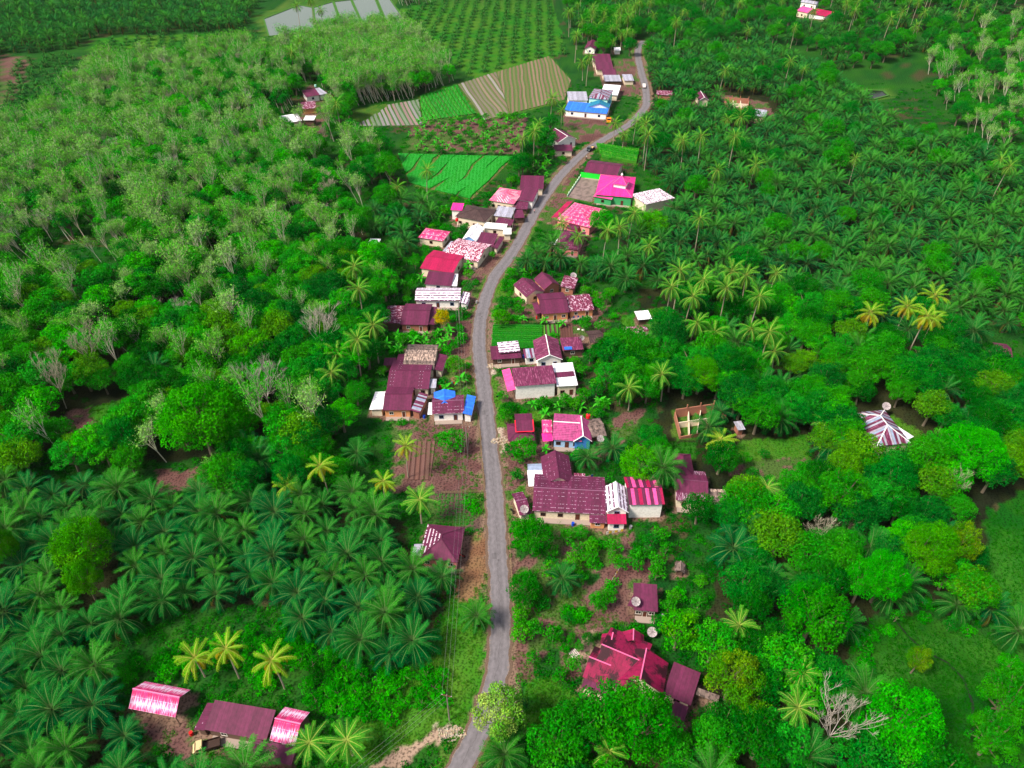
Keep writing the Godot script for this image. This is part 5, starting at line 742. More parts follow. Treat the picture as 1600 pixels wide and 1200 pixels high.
var wall_cols := {"white": Color(0.95, 0.93, 0.93), "cream": Color(0.86, 0.80, 0.72), "pink": Color(0.88, 0.52, 0.52), "orange": Color(0.85, 0.58, 0.40), "blue": Color(0.60, 0.74, 0.90), "deepblue": Color(0.20, 0.50, 0.82),
	"skyblue": Color(0.45, 0.72, 0.92), "timber": Color(0.36, 0.26, 0.22), "brick": Color(0.62, 0.40, 0.33), "green": Color(0.22, 0.62, 0.38), "mint": Color(0.70, 0.90, 0.84)}
var stain: ImageTexture

func wall_mat(k: String) -> StandardMaterial3D:
	var key := "wall_" + k
	if not mats.has(key):
		var m := StandardMaterial3D.new()
		m.albedo_color = wall_cols[k]
		m.albedo_texture = stain
		m.uv1_triplanar = true
		m.uv1_world_triplanar = true
		m.uv1_scale = Vector3.ONE * 0.22
		m.roughness = 0.9
		m.resource_name = key
		mats[key] = m
	return mats[key]

# one roof plane: a b along the eave, c d along the top, as a sheet with thickness, or as separate coloured sheets
func roof_plane(parent: Node3D, style_: String, a: Vector3, b: Vector3, c: Vector3, d: Vector3, called := "roof") -> void:
	var style := style_
	if style == "dashleft": style = "dashbold" if (b - a).z > absf((b - a).x) else "maroon"
	var U := (b - a).normalized()
	var N := U.cross(d - a if (d - a).length() > 0.05 and absf((d - a).normalized().dot(U)) < 0.99 else c - a).normalized()
	var V := N.cross(U)
	var pl := PackedVector2Array([Vector2.ZERO, Vector2((b - a).dot(U), 0)])
	for p in [c, d]:
		var q := Vector2((p - a).dot(U), (p - a).dot(V))
		if q.distance_to(pl[pl.size() - 1]) > 0.02: pl.append(q)
	if style.begins_with("stripe"):
		var cyc: Array = ["maroon", "pinkplain", "maroon", "crimson", "maroon", "pinkplain"] if style == "stripe_pink" else ["streak", "zincgrey", "bluegrey", "streak", "zincgrey", "streak"]
		var u := -0.01
		var k := 0
		var wide := (b - a).length()
		while u < wide:
			var w := 0.85 if style == "stripe_pink" else 0.62
			var strip := PackedVector2Array([Vector2(u, -1), Vector2(u + w - 0.03, -1), Vector2(u + w - 0.03, 60), Vector2(u, 60)])
			for piece in Geometry2D.intersect_polygons(pl, strip):
				var mb := MB.new()
				sheet_piece(mb, a, U, V, N, piece, 0.05 + 0.012 * (k % 2))
				part(parent, "roof_sheet", mb.mesh(), roof_mat(cyc[k % cyc.size()]))
			u += w
			k += 1
		return
	var mb := MB.new()
	sheet_piece(mb, a, U, V, N, pl, 0.06)
	part(parent, called, mb.mesh(), roof_mat(style))

func sheet_piece(mb: MB, o: Vector3, U: Vector3, V: Vector3, N: Vector3, pl: PackedVector2Array, th: float) -> void:
	if Geometry2D.is_polygon_clockwise(pl): pl.reverse()
	var ix := Geometry2D.triangulate_polygon(pl)
	var f := func(p: Vector2, h: float) -> Vector3: return o + U * p.x + V * p.y + N * h
	for k in range(0, ix.size(), 3):
		var t := [pl[ix[k]], pl[ix[k + 1]], pl[ix[k + 2]]]
		if (t[1] - t[0]).cross(t[2] - t[0]) < 0.0: t = [t[0], t[2], t[1]]
		mb.tri(f.call(t[0], 0.0), f.call(t[1], 0.0), f.call(t[2], 0.0), Color.WHITE, t[0], t[1], t[2])
		mb.tri(f.call(t[0], -th), f.call(t[2], -th), f.call(t[1], -th), Color.WHITE, t[0], t[2], t[1])
	for k in pl.size():
		var p := pl[k]; var q := pl[(k + 1) % pl.size()]
		mb.quad(f.call(p, -th), f.call(q, -th), f.call(q, 0.0), f.call(p, 0.0), Color.WHITE, p, q, q, p)

func roof_y(typ: String, x: float, z: float, L: float, W: float, e: float, r: float) -> float:
	match typ:
		"gu": return e + r * (1.0 - absf(z) / (W * 0.5))
		"gw": return e + r * (1.0 - absf(x) / (L * 0.5))
		"hip", "pyr":
			var k := minf(L, W) * 0.5
			if typ == "pyr": return e + r * minf(1.0 - absf(x) / (L * 0.5), 1.0 - absf(z) / (W * 0.5))
			return e + r * minf(1.0, minf((L * 0.5 - absf(x)) / k, (W * 0.5 - absf(z)) / k))
		"sh": return e + r * (0.5 - z / W)
		"sf": return e + r * (0.5 + z / W)
		"sl": return e + r * (0.5 + x / L)
		"sr": return e + r * (0.5 - x / L)
	return e

func block(root: Node3D, b: Array, k: int) -> void:
	var o := Node3D.new()
	var L: float = b[3]; var W: float = b[4]; var e: float = b[5] + 0.013 * k; var r: float = b[6]
	var typ: String = b[7]; var style: String = b[8]; var wall: String = b[9]; var win: int = b[10]; var cap: String = b[11]; var oh: float = b[12]
	var X := L * 0.5; var Z := W * 0.5
	var xf := Transform3D(Basis(Vector3.UP, b[2]), Vector3(b[0] - root.position.x, 0, b[1] - root.position.z))
	var P := func(x: float, y: float, z: float) -> Vector3: return xf * Vector3(x, y, z)
	o.free()
	var caps := []
	match typ:
		"gu":
			roof_plane(root, style, P.call(-X, e, Z), P.call(X, e, Z), P.call(X, e + r, 0), P.call(-X, e + r, 0))
			roof_plane(root, style, P.call(X, e, -Z), P.call(-X, e, -Z), P.call(-X, e + r, 0), P.call(X, e + r, 0))
			caps = [[P.call(-X - 0.05, e + r, 0), P.call(X + 0.05, e + r, 0)]]
			if cap == "crimson":
				caps = [[P.call(-X, e, Z), P.call(X, e, Z)], [P.call(-X, e, Z), P.call(-X, e + r, 0)], [P.call(X, e, Z), P.call(X, e + r, 0)]]
		"gw":
			roof_plane(root, style, P.call(-X, e, -Z), P.call(-X, e, Z), P.call(0, e + r, Z), P.call(0, e + r, -Z))
			roof_plane(root, style, P.call(X, e, Z), P.call(X, e, -Z), P.call(0, e + r, -Z), P.call(0, e + r, Z))
			caps = [[P.call(0, e + r, -Z), P.call(0, e + r, Z + 0.05)]]
			if cap == "white": caps += [[P.call(-X, e, Z), P.call(0, e + r, Z)], [P.call(X, e, Z), P.call(0, e + r, Z)]]
		"hip", "pyr":
			var m := minf(X, Z)
			var p0 := Vector3(-(X - m), e + r, 0) if X >= Z else Vector3(0, e + r, Z - m)
			var p1 := Vector3(X - m, e + r, 0) if X >= Z else Vector3(0, e + r, -(Z - m))
			if typ == "pyr":
				p0 = Vector3(0, e + r, 0); p1 = p0
			p0 = xf * p0; p1 = xf * p1
			var fl: Vector3 = P.call(-X, e, Z); var fr: Vector3 = P.call(X, e, Z); var br: Vector3 = P.call(X, e, -Z); var bl: Vector3 = P.call(-X, e, -Z)
			if X >= Z or typ == "pyr":
				roof_plane(root, style, fl, fr, p1, p0); roof_plane(root, style, fr, br, p1, p1); roof_plane(root, style, br, bl, p0, p1); roof_plane(root, style, bl, fl, p0, p0)
				caps = [[p0, p1], [p0, fl], [p0, bl], [p1, fr], [p1, br]]
			else:
				roof_plane(root, style, fl, fr, p0, p0); roof_plane(root, style, fr, br, p1, p0); roof_plane(root, style, br, bl, p1, p1); roof_plane(root, style, bl, fl, p0, p1)
				caps = [[p0, p1], [p0, fl], [p0, fr], [p1, br], [p1, bl]]
		_:
			var q := [P.call(-X, roof_y(typ, -X, Z, L, W, e, r), Z), P.call(X, roof_y(typ, X, Z, L, W, e, r), Z), P.call(X, roof_y(typ, X, -Z, L, W, e, r), -Z), P.call(-X, roof_y(typ, -X, -Z, L, W, e, r), -Z)]
			match typ:
				"sh": roof_plane(root, style, q[0], q[1], q[2], q[3])
				"sf": roof_plane(root, style, q[2], q[3], q[0], q[1])
				"sl": roof_plane(root, style, q[3], q[0], q[1], q[2])
				"sr": roof_plane(root, style, q[1], q[2], q[3], q[0])
	if cap or typ in ["gu", "gw", "hip"]:
		var cm: Material = {"white": plain("ridge_white", Color(0.93, 0.91, 0.93), 0.6), "pink": plain("ridge_pink", Color(0.80, 0.36, 0.55), 0.6), "crimson": plain("ridge_red", Color(0.88, 0.08, 0.22), 0.6)}.get(cap, null)
		if cm == null: cm = roof_mat(style if not style.begins_with("stripe") and style != "dashleft" else "maroon")
		for s in caps:
			var mb := MB.new()
			mb.bar(s[0] + Vector3.UP * 0.03, s[1] + Vector3.UP * 0.03, 0.24, 0.07)
			part(root, "ridge_cap", mb.mesh(), cm)
	# walls or posts
	var hx := X - oh; var hz := Z - oh
	if hx < 0.3 or hz < 0.3: return
	if wall == "":
		var pm := plain("post", Color(0.42, 0.34, 0.30), 0.9)
		for s in [[-1, -1], [1, -1], [1, 1], [-1, 1]]:
			var mb := MB.new()
			var px: float = s[0] * (hx + 0.25); var pz: float = s[1] * (hz + 0.25)
			mb.bar(P.call(px, -0.1, pz), P.call(px, roof_y(typ, px, pz, L, W, e, r) - 0.05, pz), 0.14, 0.14)
			part(root, "post", mb.mesh(), pm)
		return
	var mb := MB.new()
	var edge := [[-hx, hz], [hx, hz], [hx, -hz], [-hx, -hz]]
	for s in 4:
		var p: Array = edge[s]; var q: Array = edge[(s + 1) % 4]
		var mid := [(p[0] + q[0]) * 0.5, (p[1] + q[1]) * 0.5]
		var tp: Vector3 = P.call(p[0], roof_y(typ, p[0], p[1], L, W, e, r) - 0.08, p[1])
		var tq: Vector3 = P.call(q[0], roof_y(typ, q[0], q[1], L, W, e, r) - 0.08, q[1])
		var bp: Vector3 = P.call(p[0], -0.15, p[1]); var bq: Vector3 = P.call(q[0], -0.15, q[1])
		mb.quad(bp, bq, tq, tp)
		var ym := roof_y(typ, mid[0], mid[1], L, W, e, r) - 0.08
		if ym > maxf(tp.y, tq.y) + 0.05 and typ in ["gu", "gw"]:
			mb.tri(tp, tq, P.call(mid[0], ym, mid[1]))
	part(root, "wall", mb.mesh(), wall_mat(wall))
	if win >= 2:
		var sb := MB.new()
		for q in [[Vector3(0, 0.02, hz + 0.75), Vector3(hx * 1.9, 0.26, 1.5)]]:
			sb.box(xf * q[0], q[1], Color.WHITE, xf.basis)
		part(root, "porch_floor", sb.mesh(), plain("concrete", Color(0.56, 0.50, 0.48), 0.9))
	if win <= 0: return
	var wh := minf(e, 3.4)
	for k2 in win:
		var px := -hx + (k2 + 0.5) / win * hx * 2.0
		opening(root, xf, Vector3(px, 0, hz), 0.0, win > 1 and k2 == win / 2, e > 4.5, wall)
	if W > 4.0:
		opening(root, xf, Vector3(hx, 0, 0), PI / 2, false, e > 4.5, wall)
		opening(root, xf, Vector3(-hx, 0, 0), -PI / 2, false, e > 4.5, wall)

func opening(root: Node3D, xf: Transform3D, at: Vector3, turn: float, door: bool, high: bool, wall: String) -> void:
	var o := Node3D.new()
	o.name = "door" if door else "window"
	root.add_child(o, true)
	o.transform = xf * Transform3D(Basis(Vector3.UP, turn), at)
	var fm := plain("frame_white", Color(0.85, 0.82, 0.80), 0.6) if wall in ["timber", "brick", "pink", "orange"] else plain("frame_wood", Color(0.36, 0.20, 0.16), 0.6)
	if wall == "white" : fm = plain("frame_blue", Color(0.20, 0.30, 0.50), 0.6)
	var w := 0.9 if door else 1.1
	var y0 := 0.05 if door else (3.2 if high else 0.95)
	var y1 := 2.05 if door else (4.4 if high else 2.0)
	var mb := MB.new()
	for s in [-1, 1]:
		mb.box(Vector3(s * w * 0.5, (y0 + y1) * 0.5, 0.0), Vector3(0.09, y1 - y0, 0.16))
	for y in [y0, y1]:
		mb.box(Vector3(0, y, 0.0), Vector3(w + 0.14, 0.09, 0.18))
	if not door: mb.box(Vector3(0, (y0 + y1) * 0.5, 0.0), Vector3(0.05, y1 - y0, 0.12))
	part(o, "frame", mb.mesh(), fm)
	var pb := MB.new()
	pb.box(Vector3(0, (y0 + y1) * 0.5, 0.0), Vector3(w - 0.06, y1 - y0 - 0.06, 0.07))
	part(o, "door_panel" if door else "pane", pb.mesh(), plain("door_leaf", Color(0.34, 0.17, 0.13), 0.7) if door else plain("glass", Color(0.06, 0.07, 0.09), 0.12))

func make_houses() -> void:
	stain = grain_tex(21, 0.02, 0.90, 1.06)
	for h in HOUSES:
		var b0: Array = h[4][0]
		var root := thing(h[0], h[1], h[2], Vector3(b0[0], height(b0[0], b0[1]), b0[1]), 0.0, h[3])
		var k := 0
		for b in h[4]:
			block(root, b, k)
			k += 1
		root.position.y = height(b0[0], b0[1])

# ---------------------------------------------------------------- plants
var LEAF: StandardMaterial3D
var BARK: StandardMaterial3D
var kinds := {}

func jit(c: Color, r: RandomNumberGenerator, a := 0.2) -> Color:
	var k := 1.0 + r.randf_range(-a, a)
	c.r *= pow(minf(1.0, c.r / c.g), 0.36)
	c.b *= pow(minf(1.0, c.b / c.g), 0.3)
	return Color(c.r * k * (1.0 + r.randf_range(-a, a) * 0.6), c.g * k, c.b * k * (1.0 + r.randf_range(-a, a) * 0.6))

# a feather leaf that starts at the origin, runs along +x and bends down
func frond(mb: MB, xf: Transform3D, L: float, per: int, wl: float, droop: float, hang: float, col: Color, rib: Color, r: RandomNumberGenerator, fat := true) -> void:
	var ns := 8
	var pts := [Vector3.ZERO]
	var ang := 0.0
	var sweep := r.randf_range(-0.35, 0.35)
	for k in ns:
		ang = -droop * pow((k + 0.5) / ns, 1.35)
		var yw := sweep * (k + 0.5) / ns
		pts.append(pts[k] + Vector3(cos(ang) * cos(yw), sin(ang), cos(ang) * sin(yw)) * L / ns)
	for k in ns - 1:
		var w := 0.075 * (1.0 - float(k) / ns) + 0.015
		var a: Vector3 = pts[k]; var b: Vector3 = pts[k + 1]
		mb.quad(xf * (a + Vector3(0, 0.02, w)), xf * (b + Vector3(0, 0.02, w * 0.85)), xf * (b + Vector3(0, 0.02, -w * 0.85)), xf * (a + Vector3(0, 0.02, -w)), rib)
	var step := L * 0.86 / per
	for s in [-1.0, 1.0]:
		for k in per:
			var t := 0.14 + 0.86 * (k + 0.5) / per
			var f := t * ns
			var i := mini(int(f), ns - 1)
			var p: Vector3 = pts[i].lerp(pts[i + 1], f - i)
			var tan: Vector3 = (pts[i + 1] - pts[i]).normalized()
			var up := Vector3(-tan.y, Vector2(tan.x, tan.z).length(), 0)
			var len := wl * (0.35 + 0.65 * pow(sin(PI * pow(clampf(t, 0.0, 1.0), 0.8) * 0.93), 0.6)) * r.randf_range(0.85, 1.1)
			var dir := (Vector3(0, 0, s) * 0.85 + tan * r.randf_range(0.40, 0.65) + up * (r.randf_range(-0.32, 0.32) - hang)).normalized()
			var c := jit(col, r, 0.16)
			var h := tan * step * 0.36
			var mid := p + dir * len * 0.55 - up * hang * len * 0.05
			var tip := p + dir * len - Vector3(0, 1, 0) * len * (0.12 + hang * 0.35)
			if fat:
				var q := h * 0.85
				mb.quad(xf * (p - h * 0.6), xf * (p + h * 0.6), xf * (mid + q), xf * (mid - q), c)
				mb.tri(xf * (mid - q), xf * (mid + q), xf * tip, c)
			else:
				mb.tri(xf * (p - h), xf * (p + h), xf * tip, c)

# angles of the leaves of one palm: yaw, pitch, age 0 young .. 1 old
func spiral(n: int, r: RandomNumberGenerator, hi: float, lo: float) -> Array:
	var o := []
	for k in n:
		var age := (k + 0.5) / n
		o.append([k * 2.39996 + r.randf_range(-0.3, 0.3), lerpf(hi, lo, pow(age, 0.85)) + r.randf_range(-0.16, 0.16), age])
	return o

func leaf_xf(yaw: float, pitch: float, top: Vector3, s := 1.0) -> Transform3D:
	return Transform3D(Basis(Vector3.UP, yaw) * Basis(Vector3(0, 0, 1), pitch) * Basis.from_scale(Vector3.ONE * s), top)

func palm_kind(key: String, sp: Dictionary) -> void:
	var r := RandomNumberGenerator.new()
	r.seed = hash(key)
	var lib := []       # [tone][age 0..2] single leaf meshes
	for tone in sp.tones.size():
		var ages := []
		for a in 3:
			var two := []
			for q in 2:
				var mb := MB.new()
				frond(mb, Transform3D.IDENTITY, sp.len * [0.86, 1.0, 0.97][a], sp.per, sp.wl, sp.droop[a], sp.hang[a], sp.tones[tone][a], sp.rib, r, true)
				two.append(mb.mesh())
			ages.append(two)
		lib.append(ages)
	var dry := []
	for q in 2:
		var mb := MB.new()
		frond(mb, Transform3D.IDENTITY, sp.len * 0.9, sp.per, sp.wl * 0.8, 1.7, 0.5, sp.get("dead", Color.BLACK), sp.rib, r, true)
		dry.append(mb.mesh())
	var vars := []
	for k in sp.variants:
		var hgt: float = sp.h * r.randf_range(0.75, 1.3)
		var bend = Vector3(r.randf_range(-1, 1), 0, r.randf_range(-1, 1)) * sp.bend
		var tr := MB.new()
		var prev := Vector3(0, -0.4, 0)
		var segs := 7
		for q in segs:
			var t := (q + 1.0) / segs
			var nxt = Vector3(0, hgt * t, 0) + bend * t * t
			tr.tube(prev, nxt, sp.r0 * (1.0 - 0.35 * (t - 1.0 / segs)) * (1.25 if q == 0 else 1.0), sp.r0 * (1.0 - 0.35 * t), 8, jit(sp.bark, r, 0.12))
			prev = nxt
		var top = Vector3(0, hgt, 0) + bend
		var sep := []
		var cr := MB.new()
		var tone = k % int(sp.tones.size())
		for a in spiral(sp.n, r, sp.hi, sp.lo):
			var age := clampi(int(a[2] * 3.0), 0, 2)
			var s := r.randf_range(0.88, 1.1)
			var at = top + Vector3(cos(a[0]), 0, -sin(a[0])) * sp.r0 * 0.5 + Vector3.UP * (1.0 - a[2]) * 0.5
			var dead: bool = sp.has("dead") and a[2] > 0.86 and r.randf() < 0.45
			if dead: a[1] -= 0.5
			sep.append([dry[r.randi() % 2] if dead else lib[tone][age][r.randi() % 2], leaf_xf(a[0], a[1], at, s)])
			frond(cr, leaf_xf(a[0], a[1], at, s), sp.len * [0.86, 1.0, 0.97][age], int(sp.per * 0.55), sp.wl, sp.droop[age], sp.hang[age], sp.dead if dead else sp.tones[tone][age], sp.rib, r, false)
		var full := MB.new()
		full.v.append_array(tr.v); full.v.append_array(cr.v); full.n.append_array(tr.n); full.n.append_array(cr.n)
		full.c.append_array(tr.c); full.c.append_array(cr.c); full.t.append_array(tr.t); full.t.append_array(cr.t)
		var fruit := []
		if sp.fruit:
			for q in 5:
				var fb := MB.new()
				var d := Vector3(r.randf_range(-1, 1), r.randf_range(-0.8, 0.1), r.randf_range(-1, 1)).normalized() * 0.38
				fb.lathe(top + d - Vector3.UP * 0.3, [Vector2(0.02, -0.15), Vector2(0.13, -0.07), Vector2(0.15, 0.03), Vector2(0.09, 0.13), Vector2(0.01, 0.16)], 6, jit(Color(0.22, 0.13, 0.02), r, 0.3))
				fruit.append(fb.mesh())
		vars.append({"trunk": tr.mesh(), "crown": cr.mesh(), "full": full.mesh(), "fronds": sep, "fruit": fruit})
	kinds[key] = {"vars": vars, "name": sp.name, "cat": "palm", "h": sp.h, "r": sp.len * 0.9}

func leafy(mb: MB, lobes: Array, dens: float, size: float, cols: Array, r: RandomNumberGenerator, shell := 0.55) -> void:
	for l in lobes:
		var o: Vector3 = l[0]; var R: float = l[1]; var fl: float = l[2]
		var tone: Color = jit(cols[r.randi() % cols.size()], r, 0.12)
		var n := int(dens * R * R)
		for k in n:
			var d := Vector3(r.randfn(), r.randfn(), r.randfn()).normalized()
			if d.y < -0.55 and r.randf() < 0.7: continue
			var p := o + Vector3(d.x, d.y * fl, d.z) * R * pow(r.randf_range(shell, 1.06), 0.7)
			var nn := (d + Vector3(r.randfn(), r.randfn() + 0.5, r.randfn()) * 0.55).normalized()
			var t := nn.cross(Vector3(r.randfn(), r.randfn(), r.randfn())).normalized()
			var b := nn.cross(t)
			var s := size * r.randf_range(0.65, 1.25)
			var c := jit(tone, r, 0.34)
			var e := p - t * s * 0.5; var g := p + t * s * 0.5
			mb.tri(e, p - b * s * 0.33 - nn * s * 0.08, g, c)
			mb.tri(e, g, p + b * s * 0.33 - nn * s * 0.08, c)

func limb(mb: MB, a: Vector3, b: Vector3, r0: float, r1: float, col: Color, r: RandomNumberGenerator) -> void:
	var m := a.lerp(b, 0.5) + Vector3(r.randf_range(-1, 1), r.randf_range(0.0, 0.8), r.randf_range(-1, 1)) * a.distance_to(b) * 0.09
	mb.tube(a, m, r0, (r0 + r1) * 0.5, 6, jit(col, r, 0.12))
	mb.tube(m, b, (r0 + r1) * 0.5, r1, 5, jit(col, r, 0.12))

# R crown radius, cy crown centre height
func tree_kind(key: String, sp: Dictionary) -> void:
	var r := RandomNumberGenerator.new()
	r.seed = hash(key) + 5
	var vars := []
	for k in sp.variants:
		var R: float = sp.R; var cy: float = sp.cy
		var lobes := []
		var tr := MB.new()
		var fork := Vector3(r.randf_range(-0.3, 0.3), cy * 0.45, r.randf_range(-0.3, 0.3))
		tr.tube(Vector3(0, -0.4, 0), fork, R * 0.075, R * 0.05, 8, sp.bark)
		for q in int(sp.lobes):
			var f = (q + 0.5) / sp.lobes
			var a := q * 2.39996 + r.randf_range(-0.3, 0.3)
			var el := asin(clampf(lerpf(-0.35, 1.0, f) + r.randf_range(-0.12, 0.12), -0.5, 1.0))
			var d := Vector3(cos(a) * cos(el), sin(el) * sp.tall, sin(a) * cos(el))
			var rad: float = R * r.randf_range(sp.lr[0], sp.lr[1])
			var c: Vector3 = Vector3(0, cy, 0) + d * (R - rad) * r.randf_range(0.86, 1.12)
			lobes.append([c, rad, r.randf_range(0.62, 0.85)])
			if q % 2 == 0 or sp.open: limb(tr, fork, c, R * (0.022 if sp.open else 0.04), R * 0.010, sp.bark, r)
			if sp.open:
				for w in 4:
					limb(tr, c.lerp(fork, 0.3), c + Vector3(r.randfn(), r.randfn() * 0.6 + 0.3, r.randfn()).normalized() * rad * 0.95, R * 0.009, R * 0.004, sp.bark, r)
		if not sp.open: lobes.append([Vector3(0, cy, 0), R * 0.55, 0.8])
		var cr := MB.new()
		leafy(cr, lobes, sp.dens, sp.leaf, sp.cols[k % int(sp.cols.size())], r, sp.get("shell", 0.55))
		var full := MB.new()
		full.v.append_array(tr.v); full.v.append_array(cr.v); full.n.append_array(tr.n); full.n.append_array(cr.n)
		full.c.append_array(tr.c); full.c.append_array(cr.c); full.t.append_array(tr.t); full.t.append_array(cr.t)
		vars.append({"trunk": tr.mesh(), "crown": cr.mesh(), "full": full.mesh()})
	kinds[key] = {"vars": vars, "name": sp.name, "cat": "shrub" if sp.name == "shrub" else "tree", "R": sp.R, "cy": sp.cy, "h": sp.cy + sp.R, "r": sp.R}

func twig(mb: MB, tips: Array, p: Vector3, d: Vector3, l: float, rad: float, depth: int, col: Color, r: RandomNumberGenerator, up: float) -> void:
	var q := p + d * l
	mb.tube(p, q, rad, rad * 0.66, 5 if depth > 1 else 3, jit(col, r, 0.14))
	if depth <= 2: tips.append(q)
	if depth <= 0: return
	for k in (3 if depth > 1 else 4):
		var e := (d + Vector3(r.randfn(), r.randfn() * 0.6 + up, r.randfn()) * 0.42).normalized()
		twig(mb, tips, p.lerp(q, r.randf_range(0.6, 1.0)), e, l * r.randf_range(0.55, 0.78), maxf(rad * 0.6, 0.012), depth - 1, col, r, up)

func twig_kind(key: String, sp: Dictionary) -> void:
	var r := RandomNumberGenerator.new()
	r.seed = hash(key) + 9
	var vars := []
	for k in sp.variants:
		var tr := MB.new()
		var tips := []
		var lean := Vector3(-sp.lean * r.randf_range(0.4, 1.3), 1, r.randf_range(-0.12, 0.12)).normalized()
		var bark: Color = jit(sp.bark, r, 0.15)
		var a := Vector3(0, -0.4, 0)
		var fork = lean * sp.h * r.randf_range(0.36, 0.5)
		tr.tube(a, fork, sp.rad, sp.rad * 0.72, 6, bark)
		for q in int(sp.limbs):
			var d = (lean * 1.5 + Vector3(cos(q * 2.4 + k), 0.35, sin(q * 2.4 + k)) * sp.spread).normalized()
			twig(tr, tips, fork.lerp(a, r.randf_range(0.0, 0.2)), d, sp.h * r.randf_range(0.24, 0.36), sp.rad * 0.55, sp.get("deep", 3), bark, r, sp.up)
		var cr := MB.new()
		var cols: Array = sp.cols[k % int(sp.cols.size())]
		for t in tips:
			var tone: Color = cols[r.randi() % cols.size()]
			for q in int(sp.leaves):
				var p: Vector3 = t + Vector3(r.randfn(), r.randfn() * 0.7, r.randfn()) * sp.puff
				var nn := Vector3(r.randfn(), r.randfn() + 0.3, r.randfn()).normalized()
				var x := nn.cross(Vector3(r.randfn(), r.randfn(), r.randfn())).normalized()
				var y := nn.cross(x)
				var s: float = sp.leaf * r.randf_range(0.6, 1.3)
				var c := jit(tone, r, 0.32)
				cr.tri(p - x * s * 0.5, p - y * s * 0.3, p + x * s * 0.5, c)
				cr.tri(p - x * s * 0.5, p + x * s * 0.5, p + y * s * 0.3, c)
		var full := MB.new()
		full.v.append_array(tr.v); full.v.append_array(cr.v); full.n.append_array(tr.n); full.n.append_array(cr.n)
		full.c.append_array(tr.c); full.c.append_array(cr.c); full.t.append_array(tr.t); full.t.append_array(cr.t)
		vars.append({"trunk": tr.mesh(), "crown": cr.mesh() if cr.v.size() else null, "full": full.mesh()})
	kinds[key] = {"vars": vars, "name": sp.name, "cat": "tree", "R": sp.h * 0.33, "cy": sp.h * 0.75, "h": sp.h, "r": sp.h * 0.33}

func banana_kind() -> void:
	var r := RandomNumberGenerator.new()
	r.seed = 77
	var vars := []
	for k in 3:
		var tr := MB.new()
		tr.tube(Vector3(0, -0.2, 0), Vector3(0, 1.6, 0), 0.17, 0.11, 8, Color(0.10, 0.16, 0.04))
		var sep := []
		var cr := MB.new()
		for q in 8:
			var mb := MB.new()
			var L := r.randf_range(1.7, 2.3)
			var w := r.randf_range(0.30, 0.40)
			var droop := r.randf_range(0.9, 1.7)
			var col := jit(Color(0.055, 0.26, 0.035).lerp(Color(0.10, 0.30, 0.05), r.randf()), r, 0.1)
			var pts := [Vector3.ZERO]
			for i in 6:
				var an := -droop * pow((i + 0.5) / 6.0, 1.3)
				pts.append(pts[i] + Vector3(cos(an), sin(an), 0) * L / 6.0)
			for i in 6:
				var w0: float = w * sin(PI * (0.08 + 0.9 * i / 6.0)); var w1: float = w * sin(PI * (0.08 + 0.9 * (i + 1) / 6.0))
				if i == 0: w0 = 0.04
				for s in [-1.0, 1.0]:
					var A: Vector3 = pts[i]; var B: Vector3 = pts[i + 1]
					var rag := r.randf_range(0.0, 0.06)
					mb.quad(A, B, B + Vector3(0, w1 * 0.35, s * w1), A + Vector3(rag, w0 * 0.35, s * w0), jit(col, r, 0.1))
				mb.bar(pts[i] - Vector3(0, 0.015, 0), pts[i + 1] - Vector3(0, 0.015, 0), 0.035, 0.03, Color(0.2, 0.34, 0.08))
			var xf := leaf_xf(q * 2.39996 + r.randf_range(-0.2, 0.2), lerpf(1.3, 0.25, q / 7.0), Vector3(0, 1.55 - q * 0.03, 0), 1.0)
			var mm := mb.mesh()
			sep.append([mm, xf])
			for i in mb.v.size():
				cr.v.append(xf * mb.v[i]); cr.n.append(xf.basis * mb.n[i]); cr.c.append(mb.c[i]); cr.t.append(mb.t[i])
		vars.append({"trunk": tr.mesh(), "crown": cr.mesh(), "full": cr.mesh(), "fronds": sep, "fruit": []})
	kinds["banana"] = {"vars": vars, "name": "banana_plant", "cat": "banana plant", "h": 2.5, "r": 1.8}

